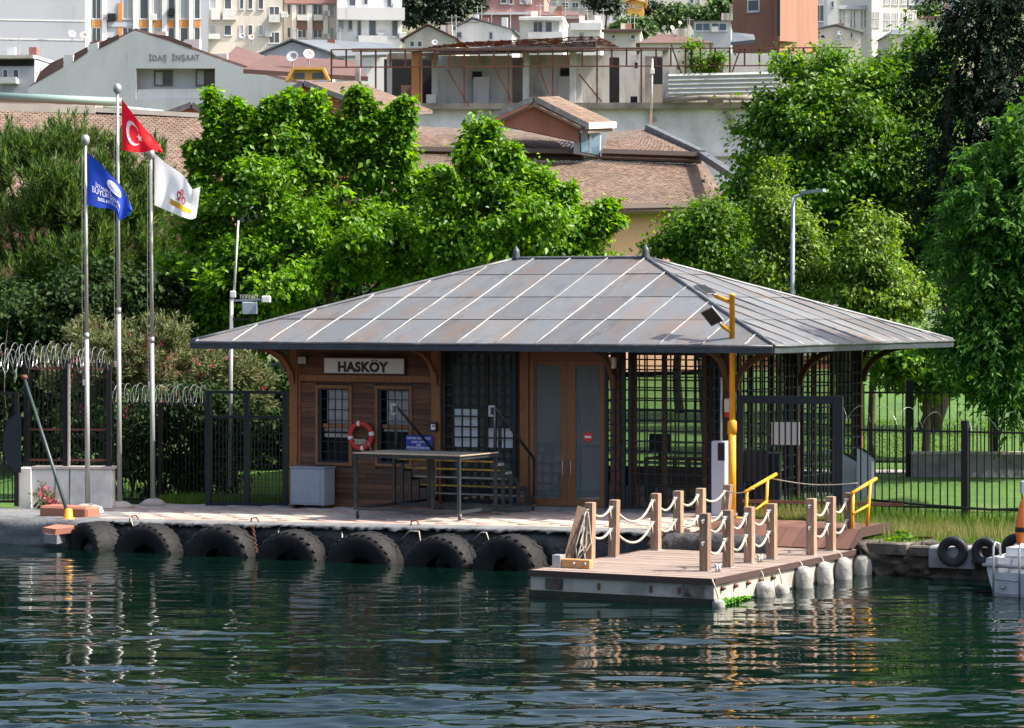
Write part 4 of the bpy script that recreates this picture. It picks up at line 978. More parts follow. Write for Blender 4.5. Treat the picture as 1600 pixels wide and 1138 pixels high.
def handrail(lab, top0, top1, p1, p2, low0, low1, d):
    b = pt(*p1[1], d); t = thing('yellow_handrail', lab, 'handrail', b); 
    MB().tube([pt(*top0, d), pt(*top1, d + .8)], .037, 10).build('top_rail', 'yellow_paint', t); MB().tube([pt(*low0, d), pt(*low1, d + .5)], .026, 8).build('middle_rail', 'yellow_paint', t)
    for (a, c, dd) in ((p1[0], p1[1], .05), (p2[0], p2[1], .5)):
        if a: MB().tube([pt(*a, d + dd), pt(*c, d + dd)], .034, 8).build('rail_post', 'yellow_paint', t)
handrail('yellow tubular handrail just right of the yellow lamp post', (1164, 769), (1213, 741), ((1167, 769), (1165, 822)), ((1199, 751), (1196, 824)), (1180, 797), (1199, 783), 58.6)
handrail('yellow tubular handrail at the shore corner of the jetty beside the grass', (1331, 771), (1369, 748), ((1333, 771), (1331, 836)), ((1360, 754), (1354, 833)), (1333, 803), (1358, 789), 57.6)
def lines_between():
    u, w, h, l = POST[5]; a = JP.xf((u + l, w - .1, JZ + h * .88)); b = pt(1178, 764, 58.6); mb = MB(); mb.tube([a.lerp(b, i / 8) - Vector((0, 0, .06 * math.sin(i / 8 * math.pi))) for i in range(9)], .014, 6); tag(mb.build('tether_rope', 'rope'), 'pale rope from the tilting post across to the yellow handrail', 'rope')
    a, b = pt(1206, 748, 59.2), pt(1340, 755, 58.0); mb = MB(); mb.tube([a.lerp(b, i / 10) - Vector((0, 0, .08 * math.sin(i / 10 * math.pi))) for i in range(11)], .011, 6); tag(mb.build('barrier_rope', 'rope'), 'thin rope strung between the two yellow handrails', 'rope')
    a, b = pt(1160, 783, 61.2), pt(1412, 789, 61.2); mb = MB(); mb.bar(a, b, .05, .07); tag(mb.build('kerb_rail', 'rust_metal'), 'low rusty rail along the quay behind the yellow handrails', 'rail')
lines_between()
def kiosk():
    d = 61.6; b = Vector(((1126 - 800) * d / F, d, .836)); a0, a1 = SP.inv(b.x, b.y); z1 = zpy(689, d) - .836; t = thing('card_kiosk', 'tall grey card machine with dark screen left of the yellow lamp post', 'card machine', b)
    S().bevbox((a0 - .16, a1 - .15, 0), (a0 + .17, a1 + .15, z1), .02).build('case', 'kiosk', t); S().box((a0 + .0, a1 - .158, z1 - .42), (a0 + .16, a1 - .148, z1 - .04)).build('screen', 'black_metal', t); S().box((a0 - .18, a1 - .17, -.02), (a0 + .19, a1 + .17, .03)).build('base', 'navy_metal', t)
kiosk()
# ================================================================ gate, turnstiles and fence on the right
def right_gate():
    GP = Plane(*SP.xf((.35, -.5, 0))[:2], TH - 12, .836); d = GP.O[1]; a, b = GP.u(1153), GP.u(1317); z1 = GP.zz(618, a); t = thing('quay_gate', 'dark navy metal gate with vertical bars beside the station corner', 'gate', GP.xf((a, 0, 0)))
    G = lambda: MB(GP.xf)
    G().box((b - .2, -.06, 0), (b, .08, z1)).build('gate_post', 'navy_metal', t); G().box((a, -.05, 0), (a + .12, .06, z1)).build('gate_post', 'navy_metal', t)
    G().box((a + .12, -.05, z1 - .17), (b - .2, .06, z1)).build('top_rail', 'navy_metal', t); G().box((a + .12, -.04, .05), (b - .2, .04, .16)).build('bottom_rail', 'navy_metal', t)
    for i in range(1, 15): x = a + .12 + (b - a - .32) * i / 15; bar_obj('gate_bar', t, (x, 0, .16), (x, 0, z1 - .17), .032, .03, 'navy_metal', GP.xf)
    G().box((a + .02, .05, .75), (GP.u(1197), .09, 1.42)).build('lock_plate', 'navy_metal', t)
    sa, sb = GP.u(1205), GP.u(1249); z0, z2 = GP.zz(695, sa), GP.zz(660, sa); o = G().box((sa, .03, z0), (sb, .045, z2)).build('gate_sign', 'sign_white'); tag(o, 'blank white sign behind the bars of the dark gate', 'sign')
    q = thing('panel_box', 'dark panel box behind the gate beside the yellow lamp post', 'panel box', GP.xf((a + .2, .6, 0))); G().bevbox((a + .2, .6, .0), (a + .8, .9, 1.35), .02).build('box', 'navy_metal', q)
right_gate()
def turnstile(px0, px1, py, d, lab):
    a, b = (px0 - 800) * d / F, (px1 - 800) * d / F; z0 = .84; z1 = zpy(py, d); t = thing('turnstile', lab, 'turnstile', ((a + b) / 2, d, z0), 'turnstiles by the gate'); TP = Plane(a, d, 5, 0); w = (b - a)
    MB(TP.xf).prism([(0, 0, z0), (w, 0, z0), (w, 0, z1 - .3), (w * .9, 0, z1 - .24), (0, 0, z1 - .02)], (0, .28, 0)).build('housing', 'cabinet', t)
    MB(TP.xf).prism([(w * 1.02, -.01, z1 - .3), (w * .9, -.01, z1 - .22), (0, -.01, z1), (0, -.01, z1 + .03), (w * .95, -.01, z1 - .16), (w * 1.06, -.01, z1 - .28)], (0, .3, 0)).build('top_cover', 'black_metal', t)
    MB(TP.xf).box((w - .08, -.012, z0), (w + .012, .29, z1 - .32)).build('end_panel', 'white_paint', t)
turnstile(1313, 1343, 706, 64.2, 'grey turnstile with black sloping top behind the gate post'); turnstile(1339, 1367, 699, 63.6, 'grey turnstile with black sloping top nearest the bar fence')
def coil(mb, pts, R, turns, jit=.25, r=.008, flat=1.0):
    """Razor wire: a loose helix along a polyline."""
    P = [Vector(p) for p in pts]; L = sum((P[i + 1] - P[i]).length for i in range(len(P) - 1)); n = int(turns * 14); out = []
    for i in range(n + 1):
        s = L * i / n; k = 0
        while k < len(P) - 2 and s > (P[k + 1] - P[k]).length: s -= (P[k + 1] - P[k]).length; k += 1
        dv = (P[k + 1] - P[k]); c = P[k] + dv.normalized() * s; dn = dv.normalized(); sd_ = dn.cross(Vector((0, 0, 1))).normalized(); a = 2 * math.pi * i / 14
        tn = i // 14; rr = R * (1 + jit * math.sin(tn * 2.7 + 1)); lean = .18 * math.sin(tn * 1.9)
        out.append(c + sd_ * rr * math.cos(a) * flat + Vector((0, 0, 1)) * rr * math.sin(a) + dn * (lean * rr * math.sin(a)))
    mb.tube(out, r, 4, cap=False)
def bar_fence():
    u0, u1 = 2.62, 15.5; w = 1.0; FP = SP; g = lambda u: terrain(0, max(SP.y(u, w), 62)) - .836
    t = thing('bar_fence', 'black bar fence with razor wire running from the gate along the grass', 'fence', SP.xf((u0, w, 0)))
    zb, zt = .08, 1.98
    for px, top in ((1508, 641), (1655, 632)): u = SP.u(px, w); S().box((u - .07, w - .07, -.1), (u + .07, w + .07, zt + .12)).build('fence_post', 'black_metal', t)
    for z in (.22, zt - .12): S().box((u0, w - .02, z - .02), (u1, w + .02, z + .02)).build('fence_rail', 'black_metal', t)
    u = u0
    while u < u1: bar_obj('fence_bar', t, (u, w, -.05), (u, w, zt + random.uniform(-.03, .03)), .026, .026, 'black_metal', SP.xf); u += .165
    S().tube([(u0 + .2, w - .06, .34), (u0 + 1.6, w - .08, .27), (u0 + 3, w - .07, .22), (u0 + 4.2, w - .07, .3), (u1, w - .06, .42)], .03, 6).build('black_hose', 'rubber_clean', t)
    mb = S(); 
    coil(mb, [(u0 - .7, w - .1, 2.25), (u0 + 3, w - .05, 2.05), (u1, w - .05, 2.2)], .2, 24, .3, .003); mb.build('razor_wire', 'wire', t)
bar_fence()
def back_fence():
    d = 73.5; BP = Plane((1362 - 800) * d / F, d, 2, terrain(0, 73.5)); B = lambda: MB(BP.xf); t = thing('park_fence', 'taller black bar fence on the low grey wall behind the bar fence', 'fence', BP.xf((0, 0, 0)))
    zt = BP.zz(600, 1); ue = 9
    for px in (1421, 1553): u = BP.u(px); B().box((u - .1, -.1, 0), (u + .1, .1, BP.zz(594, u))).build('fence_post', 'black_metal', t)
    for z in (.35, zt - .25): B().box((-.6, -.02, z), (ue, .02, z + .05)).build('fence_rail', 'black_metal', t)
    u = -.6
    while u < ue: bar_obj('fence_bar', t, (u, 0, .05), (u, 0, zt), .03, .03, 'black_metal', BP.xf); u += .2
    t = thing('low_wall', 'low grey concrete wall behind the bar fence on the right', 'wall', BP.xf((1, 0, 0))); a = BP.u(1423); B().bevbox((a, -.35, -.3), (12, -.12, BP.zz(709, a)), .02).build('wall_body', 'concrete_quay', t); B().box((a - .04, -.39, BP.zz(709, a)), (12, -.08, BP.zz(705, a))).build('coping', 'kerb_stone', t)
back_fence()
def rubble():
    for i in range(34):
        px = random.uniform(1335, 1535); w = random.uniform(.45, .95); u = SP.u(px, w); q = SP.xf((u, w, 0)); q.z = terrain(0, max(q.y, 62)) + .03; s = random.uniform(.06, .15); mb = MB(); n = 7
        prof = [(s * .5, -s * .3), (s, 0), (s * .8, s * .4), (s * .3, s * .6)]; mb.lathe(prof, q, (random.uniform(-.3, .3), random.uniform(-.3, .3), 1), n, .5); o = mb.build('rubble_stone', 'rock', kind=None)
        o['label'] = 'pale rubble stone lying along the foot of the bar fence'; o['category'] = 'stone'; o['group'] = 'rubble stones along the fence foot'
rubble()
def facing():
    mb = MB(); mb.smooth = False
    for i in range(60):
        u = random.uniform(3.4, 15); z = random.uniform(-.2, .6); s = random.uniform(.04, .1); p = SP.xf((u, -3.45 - random.uniform(-.02, .07), 0)); p.z = z
        mb.lathe([(s * .4, -s * .35), (s, -s * .05), (s * .85, s * .35), (s * .3, s * .5)], p, (random.uniform(-.4, .4), -1, random.uniform(-.3, .4)), 7, .6)
    mb.build('wall_rubble', 'rock_dark', kind='stuff')
D['rock_dark'] = dict(c=(.09, .078, .066), r=.9, var=[((.04, .035, .03), 2.5, .42, .7), ((.17, .15, .125), 5, .6, .8)], bump=(9, .8, .04))
facing()
# debris by the shore corner
def debris():
    t = thing('old_timber', 'dark rotten timber lying on the rough wall beside the jetty', 'timber', pt(1420, 840, 58.3)); a, b = pt(1372, 842, 58.9), pt(1460, 841, 57.6); MB().bar(a, b, .1, .07).build('beam', 'wood_dark', t)
    tl = thing('stone_ledge', 'cracked stone ledge along the top of the rough wall right of the jetty', 'ledge', SP.xf((6, -3.5, .5)))
    uu = 4.5
    while uu < 15:
        L = random.uniform(.7, 1.5); S().bevbox((uu, -3.62 + random.uniform(-.05, .05), -.41), (uu + L - .03, -2.7, -.19 + random.uniform(-.03, .03)), .03).build('ledge_stone', 'concrete_dark', tl); uu += L
    t = thing('rusty_pipe', 'grey pipe lying along the rough wall above the water', 'pipe', pt(1400, 853, 57.6)); MB().tube([pt(1375, 857, 57.7), pt(1405, 855, 57.4), pt(1440, 857, 56.9), pt(1475, 862, 56.4)], .045, 8).build('tube', 'concrete_quay', t)
    mb = MB(); mb.bevbox((0, 0, 0), (.8, .5, .36), .04); p = SP.xf((SP.u(1462, -3.55), -3.55, 0)); o = None
    t = thing('concrete_block', 'pale grey concrete block in the rough wall left of the small tyres', 'concrete block', (p.x, p.y, .2)); u = SP.u(1452, -3.62); S().bevbox((u, -3.7, -.62), (u + .95, -3.1, -.2), .04).build('block', 'concrete_quay', t)
debris()
# ================================================================ stair cart
def stair_cart():
    w0 = -3.75; uR = SP.u(718, w0); uL_ = SP.u(553, w0); g = (zg((uR + uL_) / 2) - .836); ww = 1.72
    t = thing('boarding_stairs', 'wheeled black steel boarding platform with steps and handrails on the quay', 'boarding stairs', gp((uR + uL_) / 2, -2.5))
    zt = SP.zz(712, uR, w0); B = .065; z0 = g + .19
    S().box((uL_ - .02, w0 + .012, zt - .035), (uR + .0, w0 + ww, zt)).build('platform', 'cart_metal', t); S().box((uL_ - .02, w0 - .03, zt - .022), (uR + .03, w0 + .01, zt + .004)).build('platform_edge', 'platform_pale', t); S().box((uR + .002, w0 + .012, zt - .022), (uR + .03, w0 + ww, zt + .004)).build('platform_edge', 'platform_pale', t)
    mb = S()
    for (a, b) in (((uL_, w0), (uR, w0)), ((uL_, w0 + ww), (uR, w0 + ww))): mb.box((a[0], a[1], zt - .1), (b[0], a[1] + B, zt - .036))
    for u in (uL_, uR - B): mb.box((u, w0 + B, zt - .1), (u + B, w0 + ww, zt - .036))
    mb.build('platform_frame', 'cart_metal', t)
    for (u, w) in ((uL_, w0), (uR - B, w0), (uL_, w0 + ww - B), (uR - B, w0 + ww - B), ((uL_ + uR) / 2 + .12, w0 + ww * .5), (uL_ + .9, w0 + ww - B)):
        S().box((u, w, z0), (u + B, w + B, zt - .1)).build('leg', 'cart_metal', t)
    wE = w0 + ww + 1.85
    for u in (uL_, uR - B): S().box((u, w0 + B, z0), (u + B, wE, z0 + B)).build('base_rail', 'cart_metal', t)
    S().box((uL_ + B, w0, z0), (uR - B, w0 + B, z0 + B)).build('base_rail', 'cart_metal', t); S().box((uL_ + B, w0 + ww, z0), (uR - B, w0 + ww + B, z0 + B)).build('base_rail', 'cart_metal', t)
    for i in range(5):
        z = z0 + (zt - z0) * (5 - i) / 6; w = w0 + ww + .02 + i * .36
        S().box((uL_ + .02, w, z - .04), (uR - .02, w + .33, z)).build('tread', 'cart_metal', t)
        S().box((uL_ + .02, w - .004, z - .03), (uL_ + (uR - uL_) * random.uniform(.93, .98), w + .04, z + .004)).build('tread_edge', 'tread_yellow' if i in (0, 1, 3) else 'galv', t)
        for u in (uL_ - .0, uR - B): S().box((u, w + .28, z0 + B), (u + B, w + .33, z - .04)).build('stringer_post', 'cart_metal', t); S().box((u, w, z - .1), (u + B, w + .28, z - .042)).build('stringer', 'galv' if u > uL_ and i < 2 else 'cart_metal', t)
    for u in (uL_ + .1, uR - .05):
        w1 = w0 + ww - .05; top = zt + .98; p = [(u, w1, zt), (u, w1, top)]
        S().tube(p, .024, 8).build('handrail_post', 'cart_metal', t)
        S().tube([(u, w1, top), (u, wE - .05, z0 + 1.05), (u, wE, z0 + .95)], .032, 8).build('handrail', 'black_metal', t); S().tube([(u, wE - .02, z0 + .98), (u, wE - .02, z0)], .026, 8).build('handrail_post', 'black_metal', t)
        mb = S(); a = u - .14
        for (q0, q1) in (((a, w1 - .02, top - .0), (u, w1 + .02, top + .045)), ((a, w1 - .02, top - .17), (a + .045, w1 + .02, top)), ((a, w1 - .02, top - .2), (u, w1 + .02, top - .16))): mb.box(q0, q1)
        mb.build('rail_end', 'galv', t)
    for (u, w) in ((uL_ + .06, w0 + .06), (uR - .03, w0 + .06), (uR - .03, wE - .1), (uL_ + .06, wE - .1)):
        c = Vector((u, w, (zg(u) - .836) + .085 + .022)); wh = S().lathe([(.05, -.022), (.085, -.02), (.085, .02), (.05, .022)], c, (.9, .3, 0), 16); o = wh.build('castor_wheel', 'rubber_clean', t); f = S(); f.box((u - .035, w - .035, c.z + .0), (u - .028, w + .035, z0)); f.box((u + .028, w - .035, c.z + .0), (u + .035, w + .035, z0)); f.box((u - .035, w - .035, z0 - .02), (u + .035, w + .035, z0)); f.build('castor_fork', 'galv', t)
stair_cart()
# ================================================================ flagpoles and flags
def flagpole(px, py0, py1, lab, d=None):
    b = gpx(px, py0) if d is None else Vector(((px - 800) * d / F, d, zpy(py0, d))); d = b.y; h = zpy(py1, d) - b.z; t = thing('flagpole', lab, 'flagpole', b, 'flagpoles on the quay'); lean = -3.5 * d / F
    tp = Vector((b.x + lean, d, b.z + h)); j = b.lerp(tp, .47)
    MB().tube([b + Vector((0, 0, .1)), j], [.062, .052], 12).build('lower_pole', 'pole_white', t); MB().tube([j, tp - Vector((0, 0, .1))], [.047, .036], 12).build('upper_pole', 'pole_white', t); MB().tube([j - Vector((0, 0, .07)), j + Vector((0, 0, .07))], .06, 12).build('joint_collar', 'galv', t)
    MB().lathe([(.01, -.16), (.05, -.13), (.095, -.07), (.10, 0), (.09, .06), (.05, .1), (.01, .115)], tp, n=14).build('finial_ball', 'galv', t); MB().lathe([(.32, 0), (.34, .04), (.2, .14), (.1, .17)], b, n=14).build('base_block', 'kerb_stone', t)
    q = b + (tp - b) * .34; MB().bevbox((q.x - .1, q.y - .05, q.z - .03), (q.x - .05, q.y + .05, q.z + .1), .01).build('halyard_cleat', 'galv', t)
    mb = MB(); mb.tube([b.lerp(tp, .97) + Vector((-.075, -.02, 0)), b.lerp(tp, .6) + Vector((-.1, -.02, 0)), b.lerp(tp, .35) + Vector((-.09, -.02, 0))], .007, 4); mb.build('halyard', 'rope', t)
    return d, tp
dB, _ = flagpole(137, 797, 218, 'left flagpole carrying the blue flag', d=67.3)
dR, _ = flagpole(187, 794, 138, 'tallest middle flagpole carrying the red flag')
dW, _ = flagpole(239, 790, 240, 'right flagpole carrying the white flag')
def polyat(pl, s):
    L = [0]
    for i in range(len(pl) - 1): L.append(L[-1] + math.hypot(pl[i + 1][0] - pl[i][0], pl[i + 1][1] - pl[i][1]))
    x = s * L[-1]; return (float(np.interp(x, L, [p[0] for p in pl])), float(np.interp(x, L, [p[1] for p in pl])))
def flag_fn(top, bot, d, amp, fr, ph):
    def f(s, t, lift=0.0):
        """s from hoist to fly, t from foot to head."""
        a, b = polyat(top, s), polyat(bot, s); px = b[0] + (a[0] - b[0]) * t; py = b[1] + (a[1] - b[1]) * t
        dd = d - .06 - amp * s * math.sin(fr * s * 3.1 + ph + 1.9 * (1 - t)) - .05 * math.sin(11 * s + 4 * t) * s - lift
        return pt(px, py, d) + Vector((0, dd - d, 0))
    return f
def flag(lab, fn, mat, marks):
    o_ = fn(0, 1); t = thing('flag', lab, 'flag', o_, 'flags on the poles'); n, m = 40, 24; V = []; q = []
    for j in range(m + 1):
        for i in range(n + 1): V.append(tuple(fn(i / n, j / m)))
    for j in range(m):
        for i in range(n): q.append((j * (n + 1) + i, j * (n + 1) + i + 1, (j + 1) * (n + 1) + i + 1, (j + 1) * (n + 1) + i))
    np_mesh('cloth', V, np.array(q), mat, t, smooth=True)
    for (nm, mt, polys) in marks:
        mb = MB()
        for (P, fs) in polys: mb.add([fn(min(max(x, 0), 1), min(max(y, 0), 1), .012) for x, y in P], fs)
        mb.build(nm, mt, t, recalc=False)
    return t
def disc(cx, cy, rx, ry, n=20, hole=0, a0=0, a1=2 * math.pi):
    P = []; fs = []
    for i in range(n + 1):
        a = a0 + (a1 - a0) * i / n
        for k in (hole, .5 + hole / 2, 1): P.append((cx + rx * k * math.cos(a), cy + ry * k * math.sin(a)))
    for i in range(n):
        for k in range(2): fs.append((i * 3 + k, i * 3 + k + 1, i * 3 + 3 + k + 1, i * 3 + 3 + k))
    return (P, fs)
def crescent(cx, cy, rx, ry, n=18):
    P = []; fs = []
    for i in range(n + 1):
        a = math.radians(40) + math.radians(280) * i / n; b = math.radians(52) + math.radians(256) * i / n
        P.append((cx + rx * math.cos(a), cy + ry * math.sin(a))); P.append((cx + rx * .22 + rx * .8 * math.cos(b), cy + ry * .8 * math.sin(b)))
    for i in range(n): fs.append((2 * i, 2 * i + 1, 2 * i + 3, 2 * i + 2))
    return (P, fs)
def star(cx, cy, rx, ry):
    P = [(cx, cy)]; 
    for i in range(10): r = 1 if i % 2 == 0 else .4; a = math.pi + i * math.pi / 5; P.append((cx + rx * r * math.cos(a), cy + ry * r * math.sin(a)))
    return (P, [(0, i + 1, (i + 1) % 10 + 1) for i in range(10)])
def words_on(body, cx, cy, w, h):
    V, fs = text_geo(body, 1.0, .012); xs = [v[0] for v in V]; ys = [v[1] for v in V]; sx = w / (max(xs) - min(xs)); sy = h / .73
    return ([(cx + (v[0] - (max(xs) + min(xs)) / 2) * sx, cy + v[1] * sy) for v in V], fs)
fr_ = flag_fn([(190.5, 155), (207, 176), (226, 201), (242, 219), (257, 237)], [(191.5, 235), (205, 237.5), (222, 238.5), (240, 236), (254, 240)], dR, .30, 2.1, .3)
flag('red flag with white crescent and star drooping from the tallest pole', fr_, 'flag_red', [('crescent', 'flag_white', [crescent(.28, .47, .17, .30)]), ('star', 'flag_white', [star(.42, .47, .07, .13)])])
fb_ = flag_fn([(136, 238), (152, 251), (168, 268), (186, 288), (199, 308), (210, 328)], [(136.5, 320), (155, 325), (172, 326), (184, 333), (189, 346), (203, 337)], dB, .26, 2.0, 1.1)
flag('blue flag with white round emblem and white lettering on the left pole', fb_, 'flag_blue', [
    ('emblem', 'flag_white', [disc(.52, .70, .15, .17)]), ('emblem_lines', 'flag_blue', [([(x, .60), (x + .012, .60), (x + .012, .80 - abs(x - .52) * .5), (x, .80 - abs(x - .52) * .5)], [(0, 1, 2, 3)]) for x in (.44, .48, .52, .56, .60)] + [([(.41, .66), (.63, .66), (.63, .68), (.41, .68)], [(0, 1, 2, 3)])]),
    ('lettering', 'flag_white', [words_on('İSTANBUL', .31, .44, .3, .075), words_on('BÜYÜKŞEHİR', .41, .29, .62, .13), words_on('BELEDİYESİ', .46, .155, .5, .08)])])
fw_ = flag_fn([(242, 240), (258, 254), (274, 265), (288, 275), (297, 288), (303, 297), (314, 292.5)], [(242, 321), (256, 327), (270, 333), (284, 339), (297, 343), (304, 340.5), (305, 338)], dW, .24, 2.3, 2.2)
flag('white flag with red emblem over a yellow band on the right pole', fw_, 'flag_white', [
    ('yellow_band', 'flag_yellow', [([(.36 + .5 * i / 8, y) for i in range(9) for y in (.17, .30)], [(2 * i, 2 * i + 2, 2 * i + 3, 2 * i + 1) for i in range(8)])]),
    ('emblem', 'red_paint', [disc(.56, .48, .05, .10, 14, .55), disc(.68, .44, .05, .10, 14, .55), disc(.62, .60, .04, .08, 12, .5), ([(.50, .36), (.58, .34), (.58, .42)], [(0, 1, 2)])])])
# ================================================================ left: wall, iron fence, kerb, pole, gate
WP = Plane(*pt(37, 790, 68.2)[:2], 4, 0)
def left_wall():
    W = lambda: MB(WP.xf); a, b = WP.u(37), WP.u(175); zb = .5; z1 = WP.zz(733, a + 1); t = thing('garden_wall', 'low white plastered wall under the iron fence behind the left flagpole', 'wall', WP.xf((a, 0, zb)))
    W().bevbox((a, 0, zb), (b, .4, z1), .015).build('wall_body', 'white_wall', t); W().bevbox((a - .12, -.06, zb), (a + .2, .46, z1 + .03), .015).build('end_pier', 'white_wall', t)
    W().box((a + .2, -.05, z1), (b + .06, .46, z1 + .06)).build('coping', 'kerb_stone', t)
    for x in (a + .75, WP.u(108)): W().box((x, -.012, zb), (x + .03, -.001, z1)).build('pilaster_strip', 'concrete_quay', t)
    zf0, zf1 = z1 + .06, WP.zz(570, a); f = thing('iron_fence', 'black iron railing with razor wire on the low white wall at left', 'fence', WP.xf((a, .2, zf0)))
    for px, ex in ((39, .1), (100, .12), (168, .0)): u = WP.u(px); W().box((u - .06, .1, zf0), (u + .06, .22, zf1 + ex)).build('fence_post', 'black_metal', f)
    u = WP.u(105); W().box((u, .05, zf0 - .9), (u + .05, .1, zf1 + .02)).build('stay_post', 'kerb_stone', f)
    for z in (zf1 - .12, zf0 + .85, zf0 + .12): W().box((a, .16, z), (b - .1, .2, z + .05)).build('fence_rail', 'rust_metal', f)
    u = a + .12
    while u < b - .15: bar_obj('fence_bar', f, (u, .18, zf0 + .05), (u, .18, zf1 + .04), .03, .03, 'black_metal', WP.xf); u += .105
    for i in range(16): W().torus((a + .3 + i * .118, .15, zf0 + .72), (0, 1, 0), .045, .012, 10, 5).build('ring_ornament', 'black_metal', f)
    mb = W(); coil(mb, [(a - 1.2, .2, zf1 + .12), (a + .5, .2, zf1 + .22), (b - .1, .2, zf1 + .08)], .29, 26, .25, .008); mb.build('razor_wire', 'wire', f)
    # gate leaf at the frame's edge
    g = thing('iron_gate', 'black iron gate with a dark round plate at the left edge', 'gate', WP.xf((a - 1.2, -.2, zb))); x0, x1 = WP.u(-30), WP.u(30); gz = WP.zz(612, x0)
    for x in (x0, x1): W().box((x - .05, -.3, .62), (x + .05, -.2, gz)).build('stile', 'black_metal', g)
    W().box((x0, -.28, gz - .08), (x1, -.22, gz)).build('rail', 'black_metal', g); W().box((x0, -.28, .7), (x1, -.22, .76)).build('rail', 'black_metal', g)
    for i in range(1, 9): x = x0 + (x1 - x0) * i / 9; bar_obj('gate_bar', g, (x, -.25, .76), (x, -.25, gz - .08), .024, .024, 'black_metal', WP.xf)
    c = WP.p(33, 692, -.32); V = [(c.x + .44 * math.cos(math.pi / 2 + k * math.pi / 14), -.34, c.z + .72 * math.sin(math.pi / 2 + k * math.pi / 14)) for k in range(15)]; W().prism(V, (0, .03, 0)).build('round_plate', 'navy_metal', g)
    mb = W(); coil(mb, [(a - 2.5, .0, zf1 - .5), (a - .6, .0, zf1 - .1), (a + .2, .05, zf1 + .05)], .34, 9, .25, .008); tag(mb.build('razor_wire_coil', 'wire'), 'loose razor wire coils above the iron gate at left', 'razor wire')
left_wall()
def kerb_and_pole():
    p0 = SP.inv(*pt(66, 812, 65.3)[:2]); u0, w0 = p0; u1 = u0 + 1.25
    t = thing('painted_kerb', 'red painted concrete kerb block at the left end of the quay', 'kerb', SP.xf((u0, w0, -.2))); S().bevbox((u0 - .1, w0, -.5), (u1, w0 + .55, -.02), .05).build('block', 'red_kerb', t)
    t2 = thing('steel_stay_pole', 'slanting green grey steel pole with yellow foot in front of the iron fence', 'pole', pt(108, 812, 64.2)); a, b = pt(107, 806, 64.2), pt(38, 590, 66.2); MB().tube([a, a.lerp(b, .5), b], [.042, .038, .03], 10).build('pole', 'pole_green', t2)
    c = pt(107, 812, 64.2); MB().lathe([(.2, -.05), (.2, 0), (.1, .05), (.09, .22), (.05, .25)], c, n=10).build('foot', 'yellow_paint', t2); MB().bevbox((c.x - .35, c.y - .2, c.z - .09), (c.x + .4, c.y + .2, c.z - .04), .01).build('foot_plate', 'rust_metal', t2)
    MB().lathe([(.05, -.05), (.09, 0), (.05, .06)], b, n=10).build('pole_head', 'rust_metal', t2)
    t3 = thing('kerb_fragment', 'broken red concrete lump at the quay corner below the yellow foot', 'concrete lump', pt(86, 822, 63.9)); c = pt(96, 822, 63.6); MB().prism([c + Vector(q) for q in ((-.42, -.1, -.16), (-.1, -.28, -.18), (.3, -.2, -.14), (.36, .15, -.12), (-.2, .3, -.12))], (.02, .03, .13)).build('slab', 'red_kerb', t3); MB().prism([c + Vector(q) for q in ((-.36, -.22, -.36), (-.05, -.34, -.38), (.1, -.1, -.36), (-.25, .1, -.36))], (.0, .03, .2)).build('lower_piece', 'concrete_mid', t3)
    c = gpx(148, 803); t4 = thing('white_stone', 'rounded white stone beside the red kerb block', 'stone', c); MB().lathe([(.2, 0), (.22, .06), (.16, .16), (.05, .2)], c, n=9, jit=.2).build('stone', 'white_wall', t4)
D['pole_green'] = dict(c=(.05, .075, .075), r=.45, metal=.2)
kerb_and_pole()
def left_gate():
    GP = Plane(*SP.xf((UL - .05, .35, 0))[:2], TH - 16, 0); a, b = GP.u(326), GP.u(448); G = lambda: MB(GP.xf); zb = .58; z1 = GP.zz(612, b); zm = GP.zz(650, b)
    t = thing('mesh_gate', 'dark metal mesh gate between the hedge and the station left corner', 'gate', GP.xf(((a + b) / 2, 0, zb)))
    for px in (326, 386, 446): u = GP.u(px); G().box((u - .06, -.06, zb - .1), (u + .06, .06, z1)).build('gate_post', 'navy_metal', t)
    G().box((a, -.04, z1 - .06), (b, .04, z1 + .01)).build('top_rail', 'navy_metal', t); G().box((a, -.04, zm - .07), (b, .04, zm)).build('middle_rail', 'navy_metal', t); G().box((a, -.035, zb + .02), (b, .035, zb + .1)).build('bottom_rail', 'navy_metal', t)
    n = 22
    for i in range(1, n): x = a + (b - a) * i / n; bar_obj('gate_bar', t, (x, 0, zb + .1), (x, 0, zm - .07), .016, .016, 'navy_metal', GP.xf)
    for i in range(1, 11): z = zb + .1 + (zm - zb - .17) * i / 11; bar_obj('gate_bar', t, (a, .012, z), (b, .012, z), .012, .012, 'navy_metal', GP.xf, up=(0, 1, 0))
left_gate()
HP = Plane(*pt(172, 790, 70.6)[:2], 10, 0)
def hedge_fence():
    a, b = HP.u(172), HP.u(326); z1 = HP.zz(628, a); Hh = lambda: MB(HP.xf); t = thing('wire_fence', 'dark wire fence topped with razor wire in front of the hedge', 'fence', HP.xf((a, 0, .5)))
    for px in (174, 250, 322): u = HP.u(px); Hh().box((u - .04, -.03, .45), (u + .04, .05, z1)).build('fence_post', 'black_metal', t)
    for z in (z1 - .05, .6): Hh().box((a, -.02, z), (b, .02, z + .04)).build('fence_rail', 'black_metal', t)
    for i in range(1, 26): x = a + (b - a) * i / 26; bar_obj('fence_bar', t, (x, 0, .5), (x, 0, z1), .014, .014, 'black_metal', HP.xf)
    mb = Hh(); coil(mb, [(a, 0, z1 + .22), (b, 0, z1 + .16)], .24, 17, .15, .007); mb.build('razor_wire', 'wire', t)
hedge_fence()
